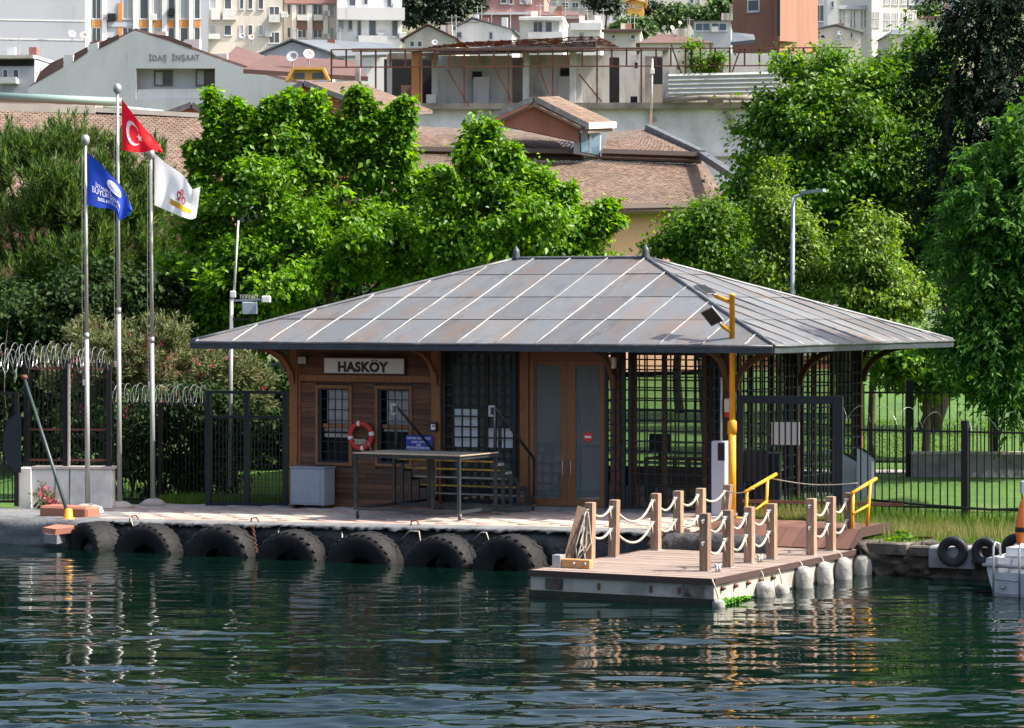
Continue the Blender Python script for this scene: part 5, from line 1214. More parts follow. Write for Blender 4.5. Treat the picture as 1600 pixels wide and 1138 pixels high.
def antenna():
    d = 71.0; b = Vector(((359 - 800) * d / F, d, .9)); t = thing('antenna_pole', 'white mast with whip antenna and camera arm behind the station roof', 'antenna mast', b)
    j = pt(362, 466, d); MB().tube([b, j], .05, 10).build('mast', 'pole_white', t); MB().tube([pt(365.5, 462, d), pt(372.5, 345, d)], [.032, .022], 8).build('whip_antenna', 'white_paint', t)
    c = pt(364, 461, d); MB().bevbox((c.x - .07, c.y - .07, c.z - .06), (c.x + .07, c.y + .07, c.z + .1), .015).build('mount', 'white_paint', t)
    MB().bar(pt(364, 470, d), pt(414, 468, d - .1), .05).build('camera_arm', 'cabinet', t); c = pt(389, 482, d); MB().bevbox((c.x - .17, c.y - .1, c.z - .14), (c.x + .2, c.y + .1, c.z + .16), .02).build('equipment_box', 'cabinet', t)
    c = pt(417, 468, d - .15); MB().bevbox((c.x - .13, c.y - .12, c.z - .07), (c.x + .1, c.y + .06, c.z + .09), .03).build('camera', 'white_paint', t); MB().bar(pt(360, 499, d), pt(392, 499, d), .06).build('lower_arm', 'black_metal', t); MB().tube([pt(390, 488, d), pt(394, 495, d), pt(390, 502, d)], .018, 6).build('cable', 'black_metal', t)
    mb = MB()
    for i in range(12): a = pt(376 + i * 2.4, 467, d); mb.tube([a, a + Vector((-.01, 0, .11))], .005, 4)
    mb.build('bird_spikes', 'galv', t)
antenna()
def street_lamp():
    d = 82.0; b = Vector(((1236.5 - 800) * d / F, d, terrain(0, d))); t = thing('street_lamp', 'grey street lamp standing among the trees behind the station roof', 'street lamp', b)
    top = pt(1239, 309, d); MB().tube([b, b.lerp(top, .5), top], [.08, .07, .06], 10).build('pole', 'cabinet', t); MB().tube([top, pt(1243, 308, d), pt(1254, 304, d - .2)], .045, 8).build('arm', 'cabinet', t)
    a, e = pt(1252, 304, d - .15), pt(1288, 300, d - .6); dr = (e - a).normalized(); sd_ = dr.cross(Vector((0, 0, 1))).normalized(); V = [a - sd_ * .08, a + sd_ * .08, a.lerp(e, .5) + sd_ * .16, e + sd_ * .08, e - sd_ * .08, a.lerp(e, .5) - sd_ * .16]
    MB().prism(V, (0, 0, .09)).build('lamp_head', 'cabinet', t)
street_lamp()
# ================================================================ boat with orange float
def boat():
    st = Vector((0.62, .785, 0)); rt = Vector((.785, -.62, 0)); o = pt(1541, 925, 53.2); o.z = 0; bw = 1.85
    c = o + rt * bw / 2; t = thing('motor_boat', 'white motor boat with stern ladder and outboard moored at the right edge', 'boat', (c.x, c.y, 0))
    def B(l, s, z): return c + st * l + rt * s + Vector((0, 0, z))
    secs = [(0, .92, .68), (1.2, 1.0, .72), (2.6, .95, .78), (3.8, .6, .86), (4.6, .05, .95)]; V = []; fs = []
    for (l, hb, sh) in secs:
        for (s, z) in ((-hb, sh), (-hb * 1.02, sh - .1), (-hb * .93, .25), (-hb * .75, -.2), (0, -.3), (hb * .75, -.2), (hb * .93, .25), (hb * 1.02, sh - .1), (hb, sh)): V.append(B(l, s, z))
    n = 9
    for k in range(len(secs) - 1):
        for j in range(n - 1): fs.append((k * n + j, k * n + j + 1, k * n + n + j + 1, k * n + n + j))
    fs.append(tuple(range(n)))
    mb = MB(); mb.add(V, fs); mb.build('hull', 'boat_white', t)
    D2 = []; f2 = []
    for (l, hb, sh) in secs: D2 += [B(l, -hb, sh), B(l, -hb * .75, sh + .03), B(l, -hb * .72, sh - .25), B(l, hb * .72, sh - .25), B(l, hb * .75, sh + .03), B(l, hb, sh)]
    for k in range(len(secs) - 1):
        for j in range(5): f2.append((k * 6 + j, k * 6 + j + 1, k * 6 + 7 + j, k * 6 + 6 + j))
    f2.append((0, 1, 2, 3, 4, 5)); mb = MB(); mb.add(D2, f2); mb.build('deck', 'boat_white', t)
    mb = MB(); mb.tube([B(-.03, -.98, .55), B(-.03, .95, .55)], .035, 8); mb.build('rub_rail', 'galv', t)
    mb = MB(); V = [B(.35, -.7, .71), B(.35, .7, .71), B(1.6, .65, .74), B(1.6, -.65, .74)]; mb.prism(V, (0, 0, .16)); mb.build('engine_cover', 'boat_white', t)
    for s in (-.72, -.18):
        mb = MB(); mb.tube([B(.18, s, .7), B(.12, s, .95), B(-.03, s, .98), B(-.1, s, .9), B(-.1, s, -.15)], .022, 8); mb.build('ladder_rail', 'galv', t)
    for z in (.05, .3): mb = MB(); mb.tube([B(-.1, -.72, z), B(-.1, -.18, z)], .018, 6); mb.build('ladder_rung', 'galv', t)
    for s, z in ((-.55, .14), (-.05, .14)): mb = MB(); mb.tube([B(-.02, s, z), B(-.1, s, z + .02)], .04, 6); mb.build('bracket', 'galv', t)
    mb = MB(); mb.bevbox((-.16, -.14, -.1), (.16, .18, .32), .05); cc = B(-.28, .42, .42); R = Matrix.Rotation(.9, 3, 'Y'); mb.v = [R @ v + cc for v in mb.v]; ob = mb.build('outboard_cowl', 'black_metal', t)
    mb = MB(); mb.bar(B(-.2, .38, .5), B(-.24, .25, .02), .1, .13); mb.bar(B(-.02, .35, .52), B(-.25, .4, .45), .09); mb.tube([B(-.25, .25, .3), B(-.12, .12, .62), B(.1, .2, .75)], .018, 6); mb.build('outboard_leg', 'black_metal', t)
    d = 54.6; b = pt(1597, 846, d); f = thing('rescue_float', 'orange upright rescue float on a grey stand aboard the white boat', 'rescue float', b)
    prof = [(.07, 0), (.13, .06), (.16, .3), (.155, .55), (.11, .8), (.06, .95), (.03, .98)]; MB().lathe(prof, b + Vector((.02, 0, -.1)), (.06, .05, 1), 14).build('float_body', 'orange_float', f)
    MB().lathe([(.162, .27), (.17, .28), (.172, .34), (.165, .36)], b + Vector((.02, 0, -.1)), (.06, .05, 1), 14, cap=False).build('strap', 'black_metal', f); MB().bevbox((b.x + .0, b.y - .215, b.z + .3), (b.x + .1, b.y - .19, b.z + .42), .005).build('label_patch', 'white_paint', f)
    MB().tube([b + Vector((.12, .2, -.3)), b + Vector((.12, .2, 1.25)), b + Vector((.16, .2, 1.36)), b + Vector((.26, .2, 1.36)), b + Vector((.3, .2, 1.25)), b + Vector((.3, .2, -.3))], .028, 8).build('stand', 'galv', f); MB().bevbox((b.x + .0, b.y + .15, b.z + .9), (b.x + .1, b.y + .25, b.z + 1.15), .02).build('bracket', 'cabinet', f)
boat()
# ================================================================ vegetation
def unit(a): return a / np.maximum(np.linalg.norm(a, axis=-1, keepdims=True), 1e-9)
def leaves(C, Nn, T, size, asp, fold=.18):
    """Folded leaf pieces: C base points, Nn normals, T tip directions; two triangles each."""
    T = unit(T - Nn * np.sum(T * Nn, -1, keepdims=True)); Sd = np.cross(Nn, T); s = size[:, None]
    tip = C + T * s - Nn * s * .12; mid = C + T * s * .45
    l = mid + Sd * s * asp * .5 + Nn * s * fold * asp; r = mid - Sd * s * asp * .5 + Nn * s * fold * asp
    V = np.stack([C, l, tip, r], 1).reshape(-1, 3); k = np.arange(len(C))[:, None] * 4
    t = np.stack([k + np.array([0, 2, 1]), k + np.array([0, 3, 2])], 1).reshape(-1, 3)
    return V, t
def blob_list(px_blobs, d, thick=.9):
    out = []
    for b in px_blobs:
        px, py, rx, ry = b[:4]; dd = b[4] if len(b) > 4 else 0; p = pt(px, py, d + dd); s = (d + dd) / F
        rx *= .92; ry *= .92; out.append((np.array(p), np.array([rx * s, max(rx, ry * .6) * s * thick, ry * s])))
    return out
def crown(blobs, n_leaf, ls, mode, mat, parent, clump=34, rc=.34, seed=0, asp=.62, name='crown', inner=.22, shoots=()):
    r = np.random.default_rng(seed); area = np.array([b[1][0] * b[1][2] + b[1][1] * b[1][2] + b[1][0] * b[1][1] for b in blobs]); area /= area.sum()
    cs, os_ = [], []; subs = []
    for (c, R), a in zip(blobs, area):
        k = int(np.clip(n_leaf / clump * a / 11, 3, 26)); dirs = unit(r.normal(size=(k, 3)))
        for q in range(k):
            sc = r.uniform(.20, .46); subs.append((c + dirs[q] * R * r.uniform(.45, 1.12), R * sc * np.array([1.1, 1.1, .85]) + .04, c, a / k * sc * sc))
    for (p, q, w) in shoots:
        for f in np.linspace(0, 1, 7): subs.append((p + (q - p) * f, np.array([w, w, w * 1.3]) * (1 - .35 * f), p + (q - p) * (f - .1), area.mean() * .012, .5))
    tot = sum(q[3] for q in subs)
    rf = []
    for (c, R, c0, a, *ff) in subs:
        n = max(4, int(n_leaf / clump * a / tot)); dirs = unit(r.normal(size=(n, 3)) + unit(c - c0 + 1e-6) * .55 + np.array([0, -.15, .15])); rad = np.where(r.random(n) < inner, r.uniform(.2, .7, n), r.uniform(.8, 1.08, n))
        rf.append(np.full(n, ff[0] if ff else 1.0)); cs.append(c + dirs * R * rad[:, None]); os_.append(unit(dirs + unit(c - c0 + 1e-6) * .4))
    P = np.concatenate(cs); O = np.concatenate(os_); rf = np.concatenate(rf)
    hole = np.sin(P[:, 0] * 2.3 + seed) * np.sin(P[:, 2] * 2.9 + 1.3 * seed) + .7 * np.sin(P[:, 0] * 5.1 + P[:, 2] * 3.7 + seed) * np.sin(P[:, 1] * 3.1); ok = (hole > -.52) | (rf < 1) | (r.random(len(P)) < .25); P, O, rf = P[ok], O[ok], rf[ok]; m = len(P)
    sz = r.uniform(.55, 1.35, m) * rf
    if mode == 'broad':
        C = np.repeat(P, clump, 0) + r.normal(size=(m * clump, 3)) * (rc * np.repeat(sz, clump))[:, None] * np.array([1, 1, .62]); o = np.repeat(O, clump, 0)
        Nn = unit(o * .55 + np.array([.15, -.15, .65]) + r.normal(size=C.shape) * .55); T = o * .7 + np.array([0, 0, -.75]) + r.normal(size=C.shape) * .7
        V, t = leaves(C, Nn, T, ls * np.repeat(r.uniform(.7, 1.35, m), clump) * r.uniform(.45, 1.5, len(C)), asp)
    elif mode == 'shoot':
        C = []
        k = clump; s_ = r.random((m, k)); up = unit(O * .55 + np.array([0, 0, .9]) + r.normal(size=(m, 3)) * .35); L = rc * 2.6 * sz
        C = P[:, None] + up[:, None] * (s_ * L[:, None])[..., None] + r.normal(size=(m, k, 3)) * .10 * (1.25 - s_)[..., None]; C = C.reshape(-1, 3); ax = np.repeat(up, k, 0)
        rnd = unit(np.cross(ax, r.normal(size=C.shape))); Nn = unit(ax * .75 + rnd * .5 + np.array([.1, -.15, .3])); T = rnd * 1.0 + np.array([0, 0, -.45]) + ax * .1
        V, t = leaves(C, Nn, T, ls * r.uniform(.6, 1.3, len(C)), asp)
    elif mode == 'pine':
        k = clump; up = unit(O * .25 + np.array([0, 0, 1.0]) + r.normal(size=(m, 3)) * .14); s_ = r.random((m, k)); L = rc * 1.9 * sz
        C = (P[:, None] + up[:, None] * (s_ * L[:, None])[..., None]).reshape(-1, 3); ax = np.repeat(up, k, 0); rnd = unit(np.cross(ax, r.normal(size=C.shape))); low = (1 - s_.reshape(-1))[:, None]
        T = ax * (1.0 - .55 * low) + rnd * (.22 + .75 * low); Nn = unit(np.cross(T, r.normal(size=C.shape))); V, t = leaves(C, Nn, T, ls * r.uniform(.7, 1.3, len(C)), asp)
    elif mode == 'feather':
        k = clump; out = unit(O * np.array([1, 1, .3]) + r.normal(size=(m, 3)) * .4); s_ = r.random((m, k)); L = rc * 2.8 * sz
        C = P[:, None] + out[:, None] * (s_ * L[:, None])[..., None]; C[..., 2] -= (s_ ** 2) * L[:, None] * .55; C = C.reshape(-1, 3) + r.normal(size=(m * k, 3)) * .04; ax = np.repeat(out, k, 0)
        sd_ = unit(np.cross(ax, np.array([0, 0, 1.0]))) * np.where(r.random(len(C)) < .5, 1, -1)[:, None]; T = ax * .5 + sd_ * .6 + np.array([0, 0, -.75]) + r.normal(size=C.shape) * .2; Nn = unit(np.array([.1, -.2, .7]) + ax * .5 + r.normal(size=C.shape) * .4)
        V, t = leaves(C, Nn, T, ls * r.uniform(.6, 1.3, len(C)), asp)
    elif mode == 'spray':       # long narrow leaves standing up and out, as on oleander
        k = clump; up = unit(O * .7 + np.array([0, 0, .7]) + r.normal(size=(m, 3)) * .3); s_ = r.random((m, k)); C = (P[:, None] + up[:, None] * (s_ * rc * 2 * sz[:, None])[..., None]).reshape(-1, 3) + r.normal(size=(m * k, 3)) * .03
        ax = np.repeat(up, k, 0); rnd = unit(np.cross(ax, r.normal(size=C.shape))); T = ax * .7 + rnd * .8; Nn = unit(np.cross(T, np.cross(T, -ax)) * -1 + r.normal(size=C.shape) * .3); V, t = leaves(C, Nn, T, ls * r.uniform(.6, 1.3, len(C)), asp)
    o = np_mesh(name, V, t, mat, parent, kind='stuff'); return P
def limb(mb, a, b, r0, r1, seed=0, n=6):
    rr = random.Random(seed); a, b = Vector(a), Vector(b); L = (b - a).length; off = Vector((rr.uniform(-1, 1), rr.uniform(-1, 1), rr.uniform(-.2, .5))) * L * .09
    mb.tube([a.lerp(b, i / n) + off * math.sin(math.pi * i / n) for i in range(n + 1)], [r0 + (r1 - r0) * i / n for i in range(n + 1)], 7)
def tree(name, lab, cat, d, base_px, trunk_r, px_blobs, n_leaf, ls, mode, mat, group=None, seed=1, thick=.9, trunk_top=None, bz=None, sh=(), **kw):
    bx = (base_px - 800) * d / F; z0 = (terrain(bx, d) if bz is None else bz) - .1; base = Vector((bx, d, z0)); t = thing(name, lab, cat, base, group)
    bl = blob_list(px_blobs, d, thick); cz = np.mean([b[0][2] for b in bl]); cx = np.mean([b[0][0] for b in bl]); cy = np.mean([b[0][1] for b in bl])
    fork = Vector((bx + (cx - bx) * .35, d + (cy - d) * .3, z0 + (cz - z0) * (.45 if trunk_top is None else trunk_top))); mb = MB(); limb(mb, base, fork, trunk_r, trunk_r * .7, seed)
    for i, (c, R) in enumerate(bl):
        limb(mb, fork - Vector((0, 0, .1)), Vector(c) + Vector((0, 0, R[2] * .3)), trunk_r * .5, trunk_r * .1, seed * 31 + i)
    P = crown(bl, n_leaf, ls, mode, mat, t, seed=seed, shoots=[(np.array(pt(a, b, d - .3)), np.array(pt(a2, b2, d - .3)), w * d / F) for (a, b, a2, b2, w) in sh], **kw)
    for (a, b, a2, b2, w) in sh: limb(mb, pt(a, b + 20, d - .3), pt(a2, b2, d - .3), .03, .01, int(a))
    rr = random.Random(seed)
    for k in range(min(70, len(P))):
        q = Vector(P[rr.randrange(len(P))]); c = min(bl, key=lambda b: (Vector(b[0]) - q).length)[0]; limb(mb, Vector(c), q, trunk_r * .16, .012, k, 3)
    mb.build('trunk', 'bark', t); return t
TG = 'trees behind the station'
tree('broadleaf_tree', 'tall bright green broadleaf tree with upright shoots behind the three flagpoles', 'tree', 79, 470, .26,
     [(345, 275, 30, 46), (335, 335, 38, 50), (400, 240, 34, 42), (455, 225, 42, 46), (505, 240, 36, 46), (558, 262, 42, 48), (610, 282, 36, 46), (642, 318, 36, 40), (400, 320, 75, 66, -.6), (308, 395, 36, 56), (320, 460, 55, 60, -.5), (430, 420, 100, 75, -1), (550, 375, 85, 70, -1), (640, 395, 55, 50, -.5), (350, 520, 60, 50, -.4), (285, 430, 32, 40), (480, 310, 80, 60, -.8)],
     140000, .145, 'broad', 'leaf_bright', TG, seed=3, clump=26, rc=.2, inner=.3, sh=[(340, 260, 330, 152, 9), (366, 260, 366, 166, 9), (392, 220, 386, 180, 9), (420, 205, 424, 165, 11), (455, 190, 455, 152, 12), (490, 200, 494, 158, 10), (520, 225, 520, 190, 9), (548, 220, 560, 150, 14), (572, 220, 578, 168, 9), (610, 250, 614, 178, 9), (628, 250, 634, 164, 10), (648, 290, 692, 268, 8), (318, 300, 304, 232, 9)])
tree('broadleaf_tree', 'rounded bright green broadleaf tree with a pointed top above the middle of the roof', 'tree', 77, 800, .2,
     [(762, 212, 16, 22), (758, 240, 34, 34), (745, 290, 50, 48), (800, 290, 46, 42), (715, 350, 50, 55), (815, 355, 75, 50, -.5), (880, 345, 46, 40), (914, 352, 18, 16), (905, 392, 40, 28), (760, 400, 80, 40)],
     62000, .145, 'broad', 'leaf_bright', TG, seed=5, clump=26, rc=.2, inner=.3, sh=[(760, 240, 764, 200, 9), (735, 260, 728, 232, 8), (795, 260, 800, 235, 9), (840, 320, 850, 282, 9), (880, 330, 888, 298, 9), (920, 348, 950, 322, 8), (925, 358, 962, 345, 7), (700, 320, 690, 285, 12)])
tree('pine_tree', 'olive green pine with upright candle shoots at the left edge', 'tree', 84, 60, .3,
     [(55, 250, 55, 40), (110, 235, 38, 30), (10, 290, 50, 60), (75, 310, 70, 60, -1), (150, 320, 60, 60, -.5), (215, 275, 40, 40), (225, 330, 45, 50), (30, 400, 60, 60, -1.5), (110, 410, 75, 60, -1.5), (185, 400, 50, 50, -1), (40, 480, 60, 40), (250, 415, 36, 40)],
     90000, .25, 'pine', 'leaf_pine', TG, seed=7, clump=34, rc=.30, asp=.10, inner=.3)
tree('broadleaf_tree', 'low round green tree between the salmon wall and the yellow lamp post', 'tree', 86, 1105, .16,
     [(1110, 362, 52, 40), (1074, 392, 26, 26), (1026, 374, 8, 16), (1130, 405, 50, 36), (1090, 415, 30, 18), (1030, 402, 9, 10)], 24000, .13, 'broad', 'leaf_plane', TG, seed=9, clump=26, rc=.25)
tree('linden_tree', 'narrow pyramid tree just left of the grey street lamp', 'tree', 83.5, 1218, .13,
     [(1212, 268, 13, 20), (1214, 305, 26, 34), (1222, 355, 42, 46), (1232, 410, 56, 46), (1262, 435, 44, 40), (1190, 430, 34, 36)], 28000, .12, 'broad', 'leaf_pale', TG, seed=11, clump=24, rc=.23)
tree('linden_tree', 'pale pyramid shaped tree above the right slope of the roof', 'tree', 82, 1362, .13,
     [(1354, 338, 15, 20), (1358, 372, 32, 34), (1362, 420, 48, 44), (1385, 465, 52, 42), (1340, 455, 40, 36), (1405, 490, 34, 34)], 28000, .12, 'broad', 'leaf_pale', TG, seed=12, clump=24, rc=.23)
tree('plane_tree', 'wide tall plane tree left of the dark conifer', 'tree', 97, 1330, .4,
     [(1262, 135, 50, 42), (1320, 120, 50, 40), (1385, 125, 55, 45), (1440, 95, 48, 42), (1225, 175, 48, 48), (1300, 190, 80, 66, -1), (1390, 195, 80, 76, -1), (1455, 160, 50, 60), (1185, 240, 40, 46), (1245, 275, 70, 60, -1), (1340, 290, 85, 76, -1.5), (1430, 290, 70, 80, -1), (1165, 300, 34, 34), (1200, 350, 50, 46), (1300, 370, 80, 60), (1420, 390, 70, 60)],
     105000, .165, 'broad', 'leaf_plane', TG, seed=13, clump=28, rc=.33)
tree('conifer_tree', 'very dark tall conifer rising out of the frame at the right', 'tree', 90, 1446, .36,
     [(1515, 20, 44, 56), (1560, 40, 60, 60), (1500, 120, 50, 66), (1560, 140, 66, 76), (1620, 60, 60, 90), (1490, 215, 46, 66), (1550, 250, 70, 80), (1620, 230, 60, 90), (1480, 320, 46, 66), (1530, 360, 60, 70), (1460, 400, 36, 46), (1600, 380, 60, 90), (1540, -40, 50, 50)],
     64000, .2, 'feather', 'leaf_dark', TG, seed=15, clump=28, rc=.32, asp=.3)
tree('robinia_tree', 'feathery mid green tree at the right edge in front of the dark conifer', 'tree', 72.5, 1640, .24,
     [(1598, 185, 26, 44), (1585, 250, 48, 50), (1630, 240, 50, 70), (1550, 310, 52, 48), (1610, 340, 64, 66), (1530, 390, 46, 44), (1580, 430, 64, 60), (1510, 460, 42, 38), (1550, 510, 60, 46), (1620, 500, 60, 80), (1540, 570, 50, 34), (1600, 600, 54, 44), (1655, 400, 60, 120)],
     60000, .2, 'feather', 'leaf_feather', TG, seed=17, clump=30, rc=.3, asp=.34)
tree('plane_tree', 'low branched plane tree seen under the right end of the roof', 'tree', 80, 1445, .14,
     [(1395, 572, 44, 24), (1445, 588, 42, 28), (1495, 566, 44, 32), (1370, 560, 30, 16), (1430, 545, 60, 20), (1540, 590, 40, 24)], 13000, .17, 'broad', 'leaf_plane', TG, seed=19, clump=24, rc=.24, trunk_top=.7)
tree('broadleaf_tree', 'broadleaf tree just beyond the right edge that shades the roof end', 'tree', 63.2, 1800, .2, [(1765, 150, 110, 90), (1800, 70, 90, 80), (1830, 170, 110, 90), (1780, 20, 60, 60), (1790, 230, 110, 70)], 16000, .17, 'broad', 'leaf_plane', TG, seed=25, clump=26, rc=.26)
# trees standing further back in the park, whose trunks and shade cross the lawn
tree('park_tree', 'slim park tree with bare trunk on the lawn seen through the station', 'tree', 99, 1062, .17, [(1085, 462, 50, 28), (1105, 440, 34, 22)], 9000, .2, 'broad', 'leaf_plane', TG, seed=21, clump=26, rc=.3, trunk_top=.8)
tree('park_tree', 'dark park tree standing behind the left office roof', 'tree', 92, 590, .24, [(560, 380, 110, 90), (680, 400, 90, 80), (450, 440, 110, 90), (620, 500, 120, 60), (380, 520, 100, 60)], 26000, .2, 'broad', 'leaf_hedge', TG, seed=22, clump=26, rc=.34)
def shrub(name, lab, d, px_blobs, n, ls, mode, mat, seed, flowers=0, **kw):
    p = pt(px_blobs[0][0], 0, d); t = thing(name, lab, 'shrub', (p.x, d, .7)); bl = blob_list(px_blobs, d); P = crown(bl, n, ls, mode, mat, t, seed=seed, name='foliage', **kw); mb = MB(); rr = random.Random(seed)
    for k in range(26):
        q = Vector(P[rr.randrange(len(P))]); limb(mb, (q.x + rr.uniform(-.3, .3), q.y + rr.uniform(0, .3), .6), q, .03, .01, k, 4)
    mb.build('stems', 'bark', t, kind='stuff')
    if flowers:
        r = np.random.default_rng(seed + 1); sel = P[r.integers(0, len(P), flowers)]; C = np.repeat(sel, 14, 0) + r.normal(size=(flowers * 14, 3)) * .05 + np.array([0, -.12, .1]); Nn = unit(r.normal(size=C.shape) + np.array([0, -.6, .4])); V, tt = leaves(C, Nn, r.normal(size=C.shape), .075 * r.uniform(.6, 1.3, len(C)), .8); np_mesh('flowers', V, tt, 'flower_pink', t, kind='stuff')
    return t
shrub('oleander_bush', 'olive green oleander with pink flowers behind the right flagpole', 73.5, [(200, 560, 60, 50), (150, 560, 50, 50), (255, 590, 60, 46), (310, 600, 50, 40), (360, 590, 36, 34), (240, 540, 50, 30), (120, 600, 50, 46), (380, 620, 30, 30)], 26000, .17, 'spray', 'leaf_oleander', 31, flowers=70, clump=22, rc=.2, asp=.2)
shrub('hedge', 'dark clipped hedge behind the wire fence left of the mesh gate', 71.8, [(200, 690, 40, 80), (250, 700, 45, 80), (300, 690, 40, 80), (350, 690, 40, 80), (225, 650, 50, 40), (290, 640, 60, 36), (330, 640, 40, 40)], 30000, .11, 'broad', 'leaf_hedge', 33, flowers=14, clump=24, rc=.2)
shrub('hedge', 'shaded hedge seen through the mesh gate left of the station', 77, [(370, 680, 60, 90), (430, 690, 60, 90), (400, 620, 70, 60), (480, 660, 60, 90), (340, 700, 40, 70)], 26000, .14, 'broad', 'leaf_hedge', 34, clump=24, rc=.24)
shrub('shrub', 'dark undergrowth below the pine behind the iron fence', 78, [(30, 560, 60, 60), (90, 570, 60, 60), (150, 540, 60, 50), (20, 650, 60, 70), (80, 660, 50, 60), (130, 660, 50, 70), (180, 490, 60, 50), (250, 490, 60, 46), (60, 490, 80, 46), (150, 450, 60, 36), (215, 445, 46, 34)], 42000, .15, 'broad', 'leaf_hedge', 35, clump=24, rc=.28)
shrub('rose_bush', 'small rose bush with pink blooms against the white wall', 67.9, [(75, 775, 13, 14), (84, 788, 10, 10), (67, 782, 8, 10)], 420, .09, 'spray', 'leaf_oleander', 36, flowers=6, clump=12, rc=.1, asp=.3)
shrub('weed_plant', 'small bright weed growing from the rough wall beside the jetty', 57.3, [(1407, 852, 18, 9), (1416, 848, 12, 8)], 480, .09, 'broad', 'leaf_plane', 37, clump=14, rc=.1)
def grass(name, n, fn, h, wd, mat, seed, lean=.25):
    r = np.random.default_rng(seed); P = np.array([fn(r) for _ in range(n)]); a = r.random(n) * 6.28; H = h * r.uniform(.45, 1.3, n); sd_ = np.stack([np.cos(a), np.sin(a), np.zeros(n)], 1) * wd; ln = np.stack([r.normal(size=n) * lean, r.normal(size=n) * lean, np.ones(n)], 1) * H[:, None]
    V = np.stack([P - sd_, P + sd_, P + ln], 1).reshape(-1, 3); return np_mesh(name, V, np.arange(3 * n).reshape(-1, 3), mat, kind='stuff')
def bank(w0, w1, u0=1.0, u1=13, bias=1.0):
    def f(r):
        u = r.uniform(u0, u1); w = w0 + (w1 - w0) * r.random() ** bias; p = SP.xf((u, w, 0)); 
        if u < 3.0: w = max(w, -2.2); w = max(w, -1.5); p = SP.xf((u, w, 0)); return (p.x, p.y, .79)
        return (p.x, p.y, terrain(0, max(p.y, 62)) - .02)
    return f
grass('bank_grass', 34000, bank(-2.9, 1.0), .13, .012, 'grass_green', 41)
grass('dry_grass', 10000, bank(-2.2, .2), .34, .009, 'grass_dry', 42, .2)
grass('tall_weeds', 9000, bank(.1, 1.6), .42, .014, 'grass_green', 43, .3)
def lefty(r): u, w = r.uniform(-15, -11.6), r.uniform(.2, 1.6); p = SP.xf((u - .5, w, 0)); return (p.x, p.y, .55)
grass('hedge_grass', 6000, lefty, .22, .012, 'grass_green', 44)
def lawnf(r): d = 75 + 20 * r.random() ** 1.2; x = r.uniform(6.5, 18) * d / 80; return (x, d, terrain(x, d) - .01)
grass('lawn_grass', 30000, lawnf, .05, .02, 'grass_green', 45)
# ================================================================ park and the town behind
park_patch('park_path', 'path', [(2.0, 74.2), (10.6, 74.2), (10.6, 75.6), (2, 75.6)], .035)
park_patch('park_path', 'path', [(11.5, 77), (22, 77), (22, 79), (11.5, 79)], .035)
def bank_wall():
    d = 128; t = thing('brick_bank', 'low reddish brick wall across the back of the park lawn', 'wall', (10, d, 2)); MB().box((-6, d, 1.5), (34, d + .5, zpy(556, d))).build('wall_body', 'brick_bank', t); MB().box((-6, d - .05, zpy(556, d)), (34, d + .55, zpy(552, d))).build('coping', 'kerb_stone', t)
bank_wall()
def tiled(name, A, B_, C, Dd, mat, parent, tw=.21, tl=.27, seed=1, lift=.022):
    """A tiled slope: A, B along the eave, D, C above them; every tile a loose tilted piece."""
    r = np.random.default_rng(seed); A, B_, C, Dd = [np.array(p, float) for p in (A, B_, C, Dd)]; nu = max(2, int(np.linalg.norm(B_ - A) / tw)); nv = max(2, int(np.linalg.norm(Dd - A) / tl))
    if nu * nv > 26000: k = (nu * nv / 26000) ** .5; nu, nv = int(nu / k), int(nv / k)
    nrm = unit(np.cross(B_ - A, Dd - A)); nrm = nrm if nrm[2] > 0 else -nrm
    I, Jj = np.meshgrid(np.arange(nu), np.arange(nv)); i = I.ravel(); j = Jj.ravel(); n = len(i); sh = np.where(j % 2, .5, 0)
    u0 = np.clip((i + sh + .03) / nu, 0, 1); u1 = np.clip((i + sh + .95) / nu, 0, 1); jit = r.normal(size=n) * .05; v0 = np.clip((j - .08 + jit) / nv, -.01, 1); v1 = np.clip((j + 1.0 + jit) / nv, 0, 1)
    P = lambda u, v: (A[None] * ((1 - u) * (1 - v))[:, None] + B_[None] * (u * (1 - v))[:, None] + C[None] * (u * v)[:, None] + Dd[None] * ((1 - u) * v)[:, None])
    up = nrm[None] * (lift * r.uniform(.5, 1.4, n))[:, None]; lo = nrm[None] * .004; dp = nrm[None] * (.013 * np.ones(n))[:, None]; um = (u0 + u1) / 2
    V = np.stack([P(u0, v0) + up - dp, P(um, v0) + up, P(u1, v0) + up - dp, P(u1, v1) + lo - dp * .4, P(um, v1) + lo + dp * .6, P(u0, v1) + lo - dp * .4], 1).reshape(-1, 3); k = (np.arange(n) * 6)[:, None]
    q = np.stack([k + np.array([0, 1, 4, 5]), k + np.array([1, 2, 3, 4])], 1).reshape(-1, 4)
    return np_mesh(name, V, q, mat, parent, kind='stuff')
def quad(name, pts, mat, parent, th=(0, .15, -.1)):
    mb = MB(); pts = [Vector(p) - Vector((0, 0, .3)) if name.endswith(('_slab', 'n_roof', 'r_roof')) else p for p in pts]; mb.prism(pts, th); return mb.build(name, mat, parent)
